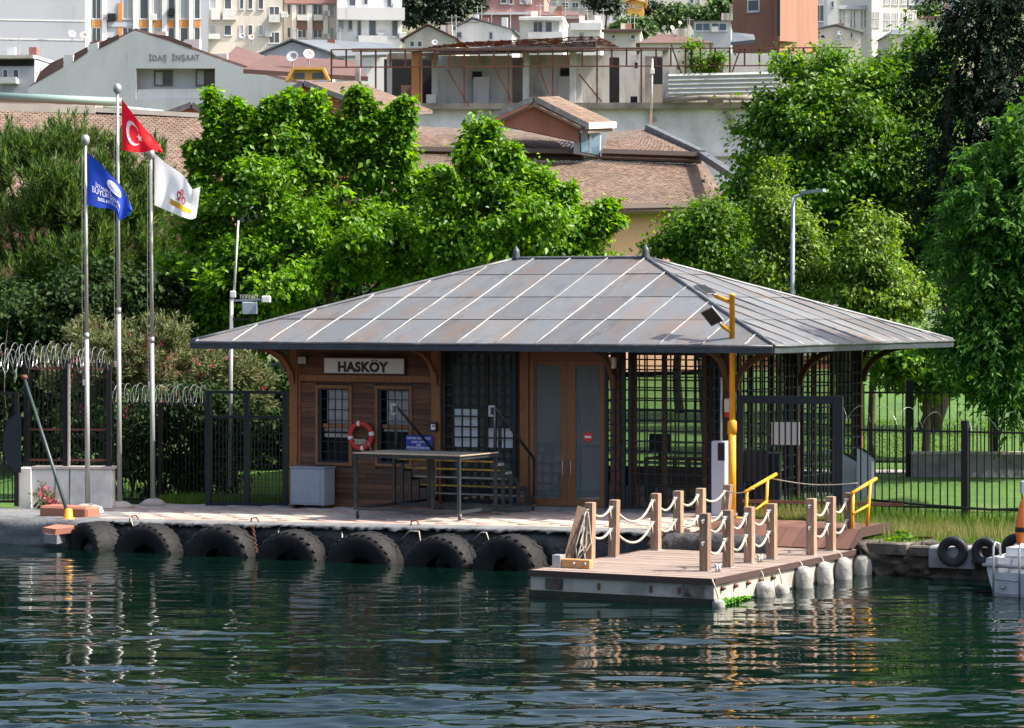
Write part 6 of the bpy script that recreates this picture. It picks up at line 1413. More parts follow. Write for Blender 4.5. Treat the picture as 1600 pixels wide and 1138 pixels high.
# ---- the brick red warehouse at the centre, with a roof lantern and a dormer
def warehouse():
    t = thing('tiled_warehouse', 'long warehouse with salmon wall and weathered clay tile roof behind the trees', 'warehouse', pt(960, 330, 120) - Vector((0, 0, 8)))
    eL, eR = pt(560, 330, 114.5), pt(1140, 316, 123.5); tL, tR = pt(560, 240, 128), pt(1096, 247, 130); eR2 = pt(1142, 270, 126)
    quad('roof_slab', [eL, eR, tR, tL], 'verge', t); tiled('roof_tiles', eL, eR, tR, tL, 'tile', t, seed=2)
    zg0 = terrain(0, 122); wL, wR = pt(560, 331, 115.5), pt(1132, 322, 126.5)
    MB().add([Vector((wL.x, wL.y + 1, zg0)), Vector((wR.x, wR.y - 2.2, zg0)), Vector((wR.x, wR.y - 2.2, wR.z + .2)), Vector((wL.x, wL.y + 1, wL.z + .2)), Vector((wL.x, wL.y + 24, zg0)), Vector((wR.x, wR.y + 20, zg0)), Vector((wR.x, wR.y + 20, wR.z + 2)), Vector((wL.x, wL.y + 24, wL.z + 2))], [(0, 1, 2, 3), (1, 5, 6, 2), (4, 5, 6, 7), (0, 4, 7, 3), (3, 2, 6, 7)]).build('wall', 'salmon_wall', t)
    mb = MB(); mb.bar(pt(958, 322, 120.4), pt(1138, 318.5, 123.2), .12, .22); mb.build('gutter', 'verge', t)
    for i in range(5): px = 965 + i * 34; dw = 116.3 + (px - 560) / 572 * 8.1; a, b = pt(px, 326, dw), pt(px, 410, dw); MB().bar(a, b, .05).build('wall_batten', 'plaster_beige', t)
    # lantern roofs
    for (x0, x1, y0b, y1b, x2, x3, y2, y3, sd_) in ((560, 912, 236, 242, 600, 868, 196, 206, 4), (940, 1096, 241, 246, 948, 1016, 207, 201, 5)):
        a, b, c, e = pt(x0, y0b - 6, 128.4), pt(x1, y1b - 6, 128.4), pt(x3, y3, 134), pt(x2, y2, 134); quad('lantern_roof', [a, b, c, e], 'verge', t); tiled('lantern_tiles', a, b, c, e, 'tile', t, seed=sd_)
        f = [pt(x0, y0b + 4, 128.8), pt(x1, y1b + 4, 128.8), pt(x1, y1b - 6, 128.7), pt(x0, y0b - 6, 128.7)]; quad('lantern_band', f, 'red_wall', t, (0, .3, 0)); mb = MB(); mb.bar(pt(x0, y0b - 5, 128.2), pt(x1, y1b - 5, 128.2), .12, .2); mb.build('lantern_eave', 'verge', t)
        quad('lantern_gap', [pt(x0, y0b + 9, 129), pt(x1, y1b + 9, 129), pt(x1, y1b + 4, 129), pt(x0, y0b + 4, 129)], 'dark_hole', t, (0, .2, 0))
    for (p, q) in ((pt(1013, 200, 133.8), pt(1097, 240, 128.2)), (pt(1095, 241, 128.6), pt(1150, 277, 121))): mb = MB(); mb.bar(p, q, .35, .3); mb.build('verge_board', 'lead_cap', t)
    # gable dormer
    ap, l, r_ = pt(834, 153, 127), pt(745, 192, 127), pt(917, 195, 127); d = thing_part = None
    quad('dormer_gable', [pt(765, 192, 127.3), pt(905, 222, 127.3), pt(905, 190, 127.3), pt(834, 160, 127.3), pt(762, 186, 127.3)], 'red_wall', t, (.4, 2.0, 0))
    rb = [pt(834, 152, 127), pt(919, 194, 127), pt(961, 191, 131), pt(872, 150.5, 131)]; quad('dormer_roof', rb, 'verge', t, (0, 0, -.12)); tiled('dormer_tiles', rb[1], rb[2], rb[3], rb[0], 'tile', t, seed=8)
    rb2 = [pt(834, 152, 127), pt(742, 195, 127), pt(742, 192, 131), pt(872, 150.5, 131)]; quad('dormer_roof', rb2, 'verge', t, (0, 0, -.12))
    for (p, q) in ((pt(834, 154, 126.8), pt(919, 197, 126.8)), (pt(834, 154, 126.8), pt(744, 195, 126.8))): mb = MB(); mb.bar(p, q, .28, .22); mb.build('dormer_verge', 'lead_cap', t)
    mb = MB(); mb.bar(pt(917, 197, 126.9), pt(960, 195, 130.6), .2, .28); mb.build('dormer_eave', 'plaster_beige', t)
    quad('dormer_side', [pt(907, 200, 127.4), pt(940, 200, 129.4), pt(938, 247, 129.0), pt(907, 240, 127.4)], 'plaster_grey', t, (-.3, .2, 0)); o = quad('window', [pt(908, 206, 127.2), pt(938, 206, 129.1), pt(937, 243, 128.8), pt(908, 237, 127.2)], 'window_blue', t, (-.05, .1, 0)); mb = MB(); mb.bar(pt(922.5, 206, 128), pt(922.5, 240, 128), .1); mb.bar(pt(908, 206, 127.1), pt(938, 206, 129), .12); mb.build('window_frame', 'plaster_grey', o)
warehouse()
def left_warehouse():
    t = thing('tiled_warehouse', 'weathered clay tile warehouse roof above the pine at left', 'warehouse', pt(150, 300, 118) - Vector((0, 0, 8))); a, b, c, e = pt(-60, 305, 116), pt(345, 318, 116), pt(318, 182, 126), pt(-60, 167, 126)
    quad('roof_slab', [a, b, c, e], 'verge', t); tiled('roof_tiles', a, b, c, e, 'tile', t, seed=12); z0 = terrain(0, 118)
    MB().add([Vector((a.x, a.y + .5, z0)), Vector((b.x, b.y + .5, z0)), b + Vector((0, .5, 0)), a + Vector((0, .5, 0)), Vector((e.x, e.y + 9, z0)), Vector((c.x, c.y + 9, z0)), c + Vector((0, 9, -3)), e + Vector((0, 9, -3))], [(0, 1, 2, 3), (1, 5, 6, 2), (4, 5, 6, 7), (0, 4, 7, 3)]).build('wall', 'red_wall', t)
    quad('back_roof', [e, c, c + Vector((0, 9, -3)), e + Vector((0, 9, -3))], 'tile_red', t); mb = MB(); mb.bar(pt(-60, 166, 125.8), pt(150, 172, 125.8), .3, .35); mb.bar(pt(150, 172, 125.8), pt(318, 181, 125.8), .25, .2); mb.build('ridge_cap', 'plaster_beige', t)
    for k, (y0, y1, x1, col) in enumerate(((150, 160, 190, 'pipe_green'), (158, 166, 160, 'white_paint'), (147, 176, 255, 'pipe_green'))):
        p = thing('roof_duct', ['green steel duct lying along the ridge of the left warehouse', 'white duct pipe below the green duct on the left warehouse ridge', 'thin green gutter pipe sloping along the left warehouse ridge'][k], 'duct', pt(0, y0, 127 + k)); MB().tube([pt(-40, y0, 127 + k), pt(x1, y1, 127 + k)], .2 - .04 * k, 8).build('tube', col, p)
D['pipe_green'] = dict(c=(.22, .32, .29), r=.5, metal=.2)
left_warehouse()
def small_gable(lab, ap, l, r_, depth, d, px_ridge_end, mat='red_wall', seed=3):
    t = thing('brick_gable', lab, 'building', pt(ap[0], ap[1], d) - Vector((0, 0, 6))); A, L, R = pt(*ap, d), pt(*l, d), pt(*r_, d); z0 = terrain(0, d); E = pt(*px_ridge_end, d + depth) ; off = E - A
    quad('gable_wall', [Vector((L.x + .2, d + .1, z0)), Vector((R.x - .2, d + .1, z0)), R + Vector((-.2, .1, -.1)), A + Vector((0, .1, -.1)), L + Vector((.2, .1, -.1))], mat, t, (0, .4, 0)); quad('roof', [A, R, R + off, A + off], 'verge', t, (0, 0, -.15)); tiled('roof_tiles', R, R + off, A + off, A, 'tile', t, seed=seed); quad('roof', [A, L, L + off, A + off], 'verge', t, (0, 0, -.15))
    MB().box((min(L.x, R.x) + .5, d + 1, z0), (max(L.x, R.x), d + depth, min(L.z, R.z))).build('side_wall', mat, t)
    for q in (R, L): mb = MB(); mb.bar(A + Vector((0, -.1, 0)), q + Vector((0, -.1, 0)), .2, .25); mb.build('verge_board', 'lead_cap', t)
small_gable('small brick gable with tiled roof behind the tall broadleaf tree', (474, 130), (400, 172), (600, 178), 7, 136, (556, 127), seed=21)
small_gable('small pinkish gable beside the left warehouse roof', (300, 164), (262, 178), (352, 196), 6, 131, (345, 168), seed=22)
# ---- the derelict upper floor
def ruin():
    d = 166; t = thing('derelict_building', 'derelict concrete building with rusty frames and dark doorways on its upper floor', 'building', pt(900, 250, d)); RPn = Plane(*pt(545, 160, d)[:2], 2.5, 0); R = lambda: MB(RPn.xf); z0 = terrain(0, d) - 2
    ue = RPn.u(1330); zs = RPn.zz(161, ue * .5); zc = zs + 3.05; uL_ = RPn.u(630)
    R().box((uL_, .3, z0), (ue, 9, zs - .35)).build('lower_wall', 'tarp_white', t); R().box((0 + .5, .6, z0), (uL_, 9, zs - .35)).build('lower_wall', 'ruin_wall', t)
    R().box((uL_ - .5, -.2, zs - .35), (ue, 9, zs)).build('floor_slab', 'ruin_slab', t); R().box((.4, .2, zs - .35), (uL_ - .5, 9, zs)).build('floor_slab', 'ruin_slab', t)
    for px in (760, 900, 1010, 1130): u = RPn.u(px); R().prism([(u, -.05, zs - .35), (u + .25, -.05, zs - .35), (u + .6, -.05, zs - 1.0), (u + .35, -.05, zs - 1.1)], (0, .34, 0)).build('slab_bracket', 'ruin_slab', t)
    R().box((uL_, .1, zs - 1.9 - 1.3), (ue, .29, zs - 1.9 - 1.2)).build('string_course', 'ruin_slab', t)
    wb = 3.2
    segs = [(600, 680, wb + 2, 'dark_hole'), (680, 800, wb, 'ruin_wall'), (800, 822, wb + 1.2, 'ruin_slab'), (822, 900, wb - .4, 'ruin_wall'), (900, 952, wb, 'ruin_wall'), (952, 968, wb + 1.5, 'dark_hole'), (968, 1003, wb, 'ruin_wall'), (1003, 1040, wb + .8, 'ruin_slab'), (1040, 1105, .9, 'ruin_wall'), (1105, 1130, 1.6, 'ruin_slab'), (1130, 1215, 1.2, 'ruin_wall'), (1215, 1330, 2, 'ruin_wall')]
    for (x0, x1, w, mt) in segs: a, b = RPn.u(x0, w), RPn.u(x1, w); R().box((a, w, zs), (b - .01, w + .3, zc if x0 < 1100 else zc - .1)).build('wall_panel', mt, t)
    for px, py0, py1, wdt in ((745.5, 112, 124, 15), (883, 107, 119, 15), (1028, 90, 132, 15), (994, 98, 107, 5)): w = wb - .45; a, b = RPn.u(px - wdt / 2, w), RPn.u(px + wdt / 2, w); R().box((a, w - .02, RPn.zz(py1, a, w)), (b, w + .04, RPn.zz(py0, a, w))).build('opening', 'dark_hole', t)
    for px in (752, 884): w = wb - .46; a, b = RPn.u(px - 12, w), RPn.u(px + 12, w); R().box((a, w - .03, zs), (b, w + .05, zs + 1.75)).build('door', 'plaster_white', t)
    for px, w in ((680, 2.2), (822, 1.5), (895, 1.5), (905, 2.4), (1003, 2.2), (1040, .8)): u = RPn.u(px, w); R().box((u - .18, w - .4, zs), (u + .18, w, zc)).build('column', 'ruin_wall', t)
    u = RPn.u(651); R().box((u - .3, .0, zs - .1), (u + .3, .5, zc)).build('rusty_column', 'orange_rust', t)
    for px in (555, 605, 645): u = RPn.u(px); R().box((u - .14, 1.4, zs - 2), (u + .14, 1.7, zc)).build('column', 'ruin_wall', t)
    R().box((RPn.u(605), 1.2, zc - .35), (RPn.u(680), 2.0, zc)).build('beam', 'ruin_slab', t)
    R().box((RPn.u(620), 3.0, zs), (RPn.u(644), 3.3, zs + 1.3)).build('panel', 'plaster_brown', t); R().box((RPn.u(664), 1.0, zs), (RPn.u(678), 1.6, zs + .6)).build('crate', 'plaster_white', t)
    R().box((uL_ - 3, -.15, zc), (RPn.u(1045), .5, zc + .16)).build('roof_edge', 'ruin_slab', t)
    # rusty tube cage along the slab edge
    for z in (zc + .02, zc - 1.0): R().box((-.9, -.5, z), (ue, -.42, z + .07)).build('cage_rail', 'rust_metal', t)
    k = 0
    for px in range(519, 1320, 23):
        u = RPn.u(px); full = k % 3 == 0; R().box((u - .05, -.42, (zs if full else zc - 1.0)), (u + .05, -.34, zc + .08)).build('cage_post', 'rust_metal', t); k += 1
    for (p0, p1) in (((700, 110), (733, 166)), ((768, 96), (800, 160)), ((838, 92), (857, 148)), ((905, 117), (940, 160)), ((1048, 70), (1066, 120)), ((1105, 90), (1130, 118)), ((1142, 118), (1158, 74)), ((1225, 100), (1200, 60)), ((1265, 66), (1285, 100))): a, b = RPn.u(p0[0]), RPn.u(p1[0]); mb = R(); mb.bar((a, -.38, RPn.zz(p0[1], a)), (b, -.38, RPn.zz(p1[1], b)), .08); mb.build('cage_brace', 'rust_metal', t)
    # corrugated screen, sagging gutter, tiled roof
    a, b = RPn.u(1044), RPn.u(1216); mb = R(); V = []; n = 11
    for i in range(n): z = zs + .35 + 1.25 * i / (n - 1); w = -.7 - (.08 if i % 2 else 0); V += [(a, w, z), (b, w, z + .12)]
    mb.add(V, [(2 * i, 2 * i + 1, 2 * i + 3, 2 * i + 2) for i in range(n - 1)]); mb.build('corrugated_screen', 'corrugated', t)
    mb = R(); mb.tube([(RPn.u(1035), -.6, zs + .1), (RPn.u(1100), -.7, zs + .25), (RPn.u(1175), -.8, zs + .22)], .16, 7); mb.build('fallen_gutter', 'ruin_slab', t); R().box((RPn.u(985), 1.0, zs), (RPn.u(996), 2.0, zs + .45)).build('crate', 'black_metal', t)
    A, B_, C, E = RPn.xf((RPn.u(660), -.2, zc + .12)), RPn.xf((RPn.u(930), -.2, zc + .3)), RPn.xf((RPn.u(935, 6), 6, RPn.zz(57, RPn.u(935, 6), 6))), RPn.xf((RPn.u(720, 6), 6, RPn.zz(68, RPn.u(720, 6), 6))); quad('roof_slab', [A, B_, C, E], 'verge', t); tiled('roof_tiles', A, B_, C, E, 'tile_red', t, .3, .4, 31, .08)
    H2 = RPn.xf((RPn.u(968), 1.5, zc + .3)); mb = MB(); mb.prism([B_, H2, C], (0, .1, -.1)); mb.build('hip_slab', 'verge', t); tiled('hip_tiles', B_, H2, C, C + Vector((-.05, 0, 0)), 'tile_red', t, .3, .4, 32, .08)
    p = thing('mast_pole', 'thin grey pole with a lamp standing before the derelict building', 'pole', pt(1018, 200, 136)); MB().tube([pt(1017, 200, 136), pt(1019, 92, 136)], .06, 7).build('pole', 'galv', p); MB().bevbox(tuple(pt(1016, 115, 135.8)), tuple(pt(1022, 108, 136.1)), .02).build('lamp', 'white_paint', p)
D['orange_rust'] = dict(c=(.42, .2, .08), r=.9, var=[((.25, .11, .06), 1, .45, .7)])
ruin()
# ---- houses: a box with a roof and windows given in photo pixels
def house(name, lab, d, x0, x1, y0, wall, depth=9, deg=0, wins=(), roof=None, roofmat='roof_redbrown', yb=None, group=None, side=None, cat='building', winmat='window_far', bands=(), extra=()):
    P = Plane(*pt(x0, 100, d)[:2], deg, 0); B = lambda: MB(P.xf); ue = P.u(x1); zt = P.zz(y0, 0); z0 = min(terrain(0, d), P.zz(yb, 0) if yb else 1e9) - 3; t = thing(name, lab, cat, P.xf((ue / 2, depth / 2, z0)), group)
    B().box((0, 0, z0), (ue, depth, zt)).build('wall', wall, t)
    for wv in wins:
        a0, b0, a1, b1 = wv[:4]; m = wv[4] if len(wv) > 4 else winmat; u0, u1 = P.u(a0), P.u(a1); z1, z2 = P.zz(b1, u0), P.zz(b0, u0); fr = .07
        mb = B(); mb.box((u0, -.06, z1), (u0 + fr, .02, z2)); mb.box((u1 - fr, -.06, z1), (u1, .02, z2)); mb.box((u0 + fr, -.06, z1), (u1 - fr, .02, z1 + fr)); mb.box((u0 + fr, -.06, z2 - fr), (u1 - fr, .02, z2)); 
        if u1 - u0 > .9: mb.box(((u0 + u1) / 2 - .03, -.05, z1 + fr), ((u0 + u1) / 2 + .03, .0, z2 - fr))
        w = mb.build('window', 'plaster_white' if wall != 'plaster_white' else 'plaster_grey', t); B().box((u0 + fr, -.03, z1 + fr), (u1 - fr, .01, z2 - fr)).build('pane', m if RW.random() < .68 else 'curtain_far', w)
        if RW.random() < .22 and u1 - u0 > .5: B().bevbox((u1 + .1, -.3, z1 - .1), (u1 + .8, -.002, z1 + .45), .03).build('air_conditioner', 'white_paint', t)
        B().box((u0 - .06, -.12, z1 - .08), (u1 + .06, -.002, z1 - .002)).build('window_sill', 'plaster_grey', t)
    for k in range(RW.choice((1, 2, 2)) if roof else 2):
        cu = ue * RW.uniform(.15, .85); cz = zt + (P.zz(roof[1], 0) - zt) * .55 if roof else zt; B().box((cu, depth * .35, cz - .4), (cu + .6, depth * .35 + .6, cz + (.9 if roof else 1.1))).build('chimney', RW.choice(('plaster_white', 'plaster_beige', 'red_wall')), t)
        mb = B(); mb.tube([(cu + .9, depth * .4, cz - .3), (cu + .9, depth * .4, cz + 1.9)], .035, 4); mb.tube([(cu + .5, depth * .4, cz + 1.7), (cu + 1.3, depth * .4, cz + 1.7)], .025, 4); mb.build('aerial', 'galv', t)
    for (a0, b0, a1, b1, m, pr) in bands: u0, u1 = P.u(a0), P.u(a1); B().box((u0, -pr, P.zz(b1, u0)), (u1, -.001 if pr < .5 else .02, P.zz(b0, u0))).build('balcony' if pr > .5 else 'facade_panel', m, t)
    if roof:
        kind, yr = roof[:2]; zr = P.zz(yr, 0); o = .35
        if kind == 'hip':
            r0, r1 = (ue * .3, ue * .7) if len(roof) < 4 else (P.u(roof[2]), P.u(roof[3])); V = [(-o, -o, zt), (ue + o, -o, zt), (ue + o, depth + o, zt), (-o, depth + o, zt), (r0, depth / 2, zr), (r1, depth / 2, zr)]; fs = [(0, 1, 5, 4), (1, 2, 5), (2, 3, 4, 5), (3, 0, 4), (3, 2, 1, 0)]
        elif kind == 'gable':       # ridge runs back from the front
            ur = ue * .5 if len(roof) < 3 else P.u(roof[2]); V = [(-o, -o, zt), (ur, -o, zr), (ue + o, -o, zt), (-o, depth, zt), (ur, depth, zr), (ue + o, depth, zt)]; fs = [(0, 1, 2), (3, 4, 5), (0, 1, 4, 3), (1, 2, 5, 4), (0, 2, 5, 3)]
            g = B(); g.prism([(0, -.01, zt), (ue, -.01, zt), (ur, -.01, zr - .25)], (0, .3, 0)); g.build('gable_wall', wall, t); V = [(a, b + (.02 if b < 0 else 0), c) for a, b, c in V]; fs = [(0, 1, 4, 3), (1, 2, 5, 4)]
            mb = B(); n_ = .14; V2 = V + [(a, b, c - n_) for a, b, c in V]; fs = [(0, 1, 4, 3), (1, 2, 5, 4), (6, 7, 10, 9), (7, 8, 11, 10), (0, 1, 7, 6), (1, 2, 8, 7), (3, 4, 10, 9), (4, 5, 11, 10), (0, 3, 9, 6), (2, 5, 11, 8)]; V = V2
        else:                        # ridge parallel to the front
            V = [(-o, -o, zt), (ue + o, -o, zt), (ue + o, depth / 2, zr), (-o, depth / 2, zr), (ue + o, depth + o, zt), (-o, depth + o, zt)]; fs = [(0, 1, 2, 3), (3, 2, 4, 5), (0, 3, 5), (1, 4, 2), (0, 1, 4, 5)]
        B().add(V, fs).build('roof', roofmat, t)
    else: B().box((-.08, -.08, zt), (ue + .08, depth + .08, zt + .25)).build('parapet', wall, t)
    for (px, py, s) in extra:
        c = P.p(px, py, 1.5); r = s * d / F; mb = B(); mb.lathe([(.02, -.02), (r * .6, r * .12), (r, r * .36), (r * .96, r * .37), (r * .5, r * .14)], c, (random.uniform(.2, .8), -.7, .45), 14, cap=False); mb.tube([c, c + Vector((0, .3, -r)), c + Vector((0, .3, -r * 1.6))], .05, 5); o = thing('satellite_dish', '', 'satellite dish', P.xf(c)); DISH.append((o, mb, lab))
    return t, P
DISH = []; RW = random.Random(4)
G_ = 'houses on the hillside'
house('office_block', 'large blank pale grey block at the top left corner', 262, -60, 133, -40, 'plaster_grey', 14, -10, bands=[(-60, 29, 133, 31, 'plaster_white', .03), (-60, 59, 133, 61, 'plaster_white', .03)])
ws = []
for (a, b) in ((143, 158), (191, 208), (218, 232), (239, 252), (262, 273), (281, 294), (303, 313)):
    for (y0, y1) in ((-6, 30), (43, 66)): ws.append((a, y0, b, y1))
bd = [(133, -30, 142, 80, 'plaster_white', .3), (159, -30, 167, 80, 'plaster_white', .3), (208, -30, 217, 80, 'plaster_white', .3), (232.5, -30, 238, 80, 'plaster_white', .3), (253, -30, 261, 80, 'plaster_white', .3), (274, -30, 280, 80, 'plaster_white', .3), (295, -30, 302, 80, 'plaster_white', .3), (168, 35, 208, 42, 'plaster_grey', .12)]
bd += [(a, y, b, y + 12, 'orange_panel', .1) for (a, b) in ((143.5, 158), (218, 231), (239.5, 252), (261.5, 272), (281, 294), (303, 312)) for y in (31, 68)] + [(184, 5, 191, 34, 'orange_panel', .1), (184, 43, 191, 68, 'orange_panel', .1)] + [(168, 22, 181, 33, 'black_metal', .6), (168, 60, 181, 70, 'black_metal', .6), (263, 14, 272, 25, 'black_metal', .6)]
house('apartment_block', 'white apartment block with orange panels and tall windows at upper left', 272, 133, 325, -40, 'plaster_grey', 12, -8, ws, bands=bd, group=None)
ws = [(a, y, b, y + 17) for (a, b) in ((327, 338), (350, 362), (374, 381), (387, 395), (403, 412)) for y in (-2, 11 + 28)]; bd = [(330, 17, 344, 32, 'white_paint', .8), (348, 17, 369, 32, 'white_paint', .8), (326, 54, 344, 62, 'white_paint', .8), (420, 24, 437, 36, 'white_paint', .8)]
house('apartment_block', 'beige apartment block with white balconies next to the orange panelled one', 282, 326, 441, -40, 'plaster_beige', 12, -6, ws + [(420, 10, 437, 26), (420, 50, 437, 68)], bands=bd)
ws = [(a, y, b, y + 18) for (a, b) in ((448, 455), (465, 479), (489, 504), (514, 523)) for y in (6, 42)]; bd = [(456, 8, 463, 62, 'plaster_white', .3), (480, 8, 488, 62, 'plaster_white', .3), (505, 8, 512, 62, 'plaster_white', .3), (464, 24, 480, 33, 'white_paint', .7), (490, 24, 504, 33, 'white_paint', .7), (464, 34, 480, 47, 'plaster_brown', .1), (489, 34, 504, 47, 'plaster_brown', .1), (445, -20, 526, 6, 'plaster_pink', .5)]
house('apartment_block', 'narrow brown and white striped apartment block left of the modern white one', 288, 443, 527, -40, 'plaster_beige', 10, -5, ws, bands=bd)
ws = [(a, 26, b, 47 if k < 2 else 58) for k, (a, b) in enumerate(((529, 537), (544, 551), (558, 565), (576, 588), (612, 622)))] + [(545, -6, 556, 10), (568, -6, 575, 8), (604, -6, 612, 12)]; house('apartment_block', 'modern white apartment block with broad parapet band', 280, 527, 628, -30, 'plaster_white', 12, -4, ws, bands=[(527, 13, 632, 32, 'plaster_white', .9), (560, 58, 605, 78, 'plaster_white', 1.6), (597, 56, 604, 58, 'roof_slate', .4)])
# white gabled building with the company lettering
def lettered():
    d = 203; P = Plane(*pt(44, 130, d)[:2], 8, 0); B = lambda: MB(P.xf); t = thing('gabled_building', 'white gabled building with dark lettering İDAŞ İNŞAAT and red brown roofs', 'building', pt(210, 170, d)); z0 = terrain(0, d) - 2
    pp = lambda px, py, w=0: P.p(px, py, w)
    prof = [(44, 178), (44, 138), (100, 99), (100, 86), (114, 86), (114, 96), (138, 80), (138, 70), (153, 66), (153, 76), (186, 60), (210, 48), (262, 64), (340, 92), (345, 94), (430, 122), (480, 134), (480, 178)]
    V = [pp(a, b) for a, b in prof]; n = len(V); V2 = [v + Vector((0, 8, 0)) for v in V]
    # front wall with the recess cut out: left, right, above and below the opening
    rx0, rx1, ry0, ry1 = 212, 336, 107, 165
    top = [p for p in prof if p[0] > rx0 and p[0] < rx1]
    yat = lambda x: np.interp(x, [p[0] for p in prof[1:-1]], [p[1] for p in prof[1:-1]])
    for poly in ([p for p in prof if p[0] <= rx0] + [(rx0, yat(rx0)), (rx0, 178)], [(rx1, 178), (rx1, yat(rx1))] + [p for p in prof if p[0] >= rx1], [(rx0, ry0), (rx0, yat(rx0))] + top + [(rx1, yat(rx1)), (rx1, ry0)], [(rx0, 178), (rx0, ry1 - 10), (rx1, ry1 - 10), (rx1, 178)]):
        mb = B(); mb.prism([pp(a, b) for a, b in poly], (0, .35, 0)); mb.build('front_wall', 'plaster_white', t)
    B().box((P.u(rx0) - .5, 1.5, z0), (P.u(rx1) + .5, 1.8, P.zz(ry0, 0) + 1)).build('recess_wall', 'plaster_white', t); B().box((P.u(rx0) - .5, .36, P.zz(ry1 - 9, 5)), (P.u(rx1) + .5, 1.5, P.zz(ry1 - 10, 5))).build('balcony_floor', 'plaster_grey', t)
    for (a, b, c, e) in ((241, 111, 270, 135), (306, 109, 334, 135)):
        u0, u1 = P.u(a, 1.5), P.u(b, 1.5); u1 = P.u(c, 1.5); z1, z2 = P.zz(e, u0, 1.5), P.zz(b, u0, 1.5); mb = B()
        for (p, q) in (((u0, 1.42, z1), (u0 + .1, 1.5, z2)), ((u1 - .1, 1.42, z1), (u1, 1.5, z2)), ((u0 + .1, 1.42, z1), (u1 - .1, 1.5, z1 + .1)), ((u0 + .1, 1.42, z2 - .1), (u1 - .1, 1.5, z2)), (((u0 + u1) / 2 - .05, 1.42, z1 + .1), ((u0 + u1) / 2 + .05, 1.5, z2 - .1))): mb.box(p, q)
        w = mb.build('window', 'plaster_brown', t); B().box((u0 + .1, 1.46, z1 + .1), ((u0 + u1) / 2 - .05, 1.49, z2 - .1)).build('curtain', 'curtain', w); B().box(((u0 + u1) / 2 + .05, 1.46, z1 + .1), (u1 - .1, 1.49, z2 - .1)).build('pane', 'window_far', w)
    for i in range(len(prof) - 3):
        a, b = prof[i + 1], prof[i + 2]
        if abs(a[0] - b[0]) < 1 or (a[1] == b[1]): continue
        A, Bq = pp(*a), pp(*b); mb = B(); k = 12; mb.prism([A + Vector((0, .36, .02)), Bq + Vector((0, .36, .02)), Bq + Vector((0, k, .02)), A + Vector((0, k, .02))], (0, 0, .18)); mb.build('roof', 'roof_redbrown', t)
    for poly in ([(54, 131), (99, 105), (99, 90), (80, 98), (62, 113)], [(115, 97), (137, 82), (137, 73), (116, 84)], [(154, 77), (186, 61), (186, 54), (155, 67)], [(230, 53), (262, 63), (300, 77), (300, 71), (262, 56)]):
        mb = B(); mb.prism([pp(a, b, -.05) + Vector((0, .0, 0)) for a, b in poly], (0, .04, 0)); mb.build('roof_flank', 'roof_redbrown', t)
    B().box((P.u(48), .4, z0), (P.u(476), 12, P.zz(140, 5))).build('body', 'plaster_white', t)
    # the long right hand roof slopes toward the viewer
    quad('side_roof', [pt(345, 95, d + 1), pt(482, 133, d - 3), pt(500, 118, d + 8), pt(370, 72, d + 12)], 'roof_redbrown', t, (0, 0, -.3))
    TXT = 'İDAŞ  İNŞAAT'; G = lambda q: text_geo(q, 1.0, .03, 1.15)[0]; ext = lambda V: (min(v[0] for v in V), max(v[0] for v in V)); full = ext(G(TXT)); u0, u1 = P.u(233), P.u(312); sx = (u1 - u0) / (full[1] - full[0]); zb = P.zz(95.5, u0); ht = P.zz(86.5, u0) - zb
    for i, ch in enumerate(TXT):
        if ch == ' ': continue
        Vt, fs = text_geo(ch, 1.0, .03, 1.15); e = ext(Vt); p = ext(G(TXT[:i + 1])); x0 = p[1] - p[0] - (e[1] - e[0]); mb = B(); mb.add([(u0 + (v[0] - e[0] + x0) * sx, -.05, zb + v[1] * ht / .73) for v in Vt], fs); mb.build('letter', 'letter_grey', t, recalc=False)
    q = B(); c = pp(250, 56, 4); q.box((c.x, 3, c.z - .5), (c.x + .7, 3.6, c.z + .2)); q.build('chimney', 'plaster_beige', t); q = B(); c = pp(300, 66, 4); q.box((c.x - .3, 3, c.z - .6), (c.x + .8, 3.6, c.z + .1)); q.build('chimney', 'plaster_white', t)
    for (px, py, s) in ((112, 54, 8), (131, 56, 8), (378, 57, 6), (393, 59, 6)): DISH.append((px, py, s, 215))
D['letter_grey'] = dict(c=(.24, .24, .25), r=.6)
lettered()
house('balcony_house', 'low house with dark flat roof and white balcony at the left edge', 214, -20, 54, 92, 'plaster_grey', 8, 6, [(4, 108, 13, 128), (20, 108, 30, 128)], bands=[(-20, 88, 56, 93, 'plaster_beige', .8), (-20, 94, 54, 104, 'dark_hole', .05), (3, 122, 30, 132, 'white_paint', .9)], yb=140)
house('slate_house', 'grey gabled house with long slate roof left of the derelict building', 225, 410, 515, 84, 'plaster_grey', 14, 5, roof=('gable', 61, 457), roofmat='roof_slate', yb=140)
def slate_side():
    o = quad('slate_roof', [pt(455, 62, 226), pt(515, 88, 225), pt(640, 84, 232), pt(610, 68, 240), pt(500, 62, 240)], 'roof_slate', bpy.data.objects['slate_house'], (0, .2, -.2))
slate_side()
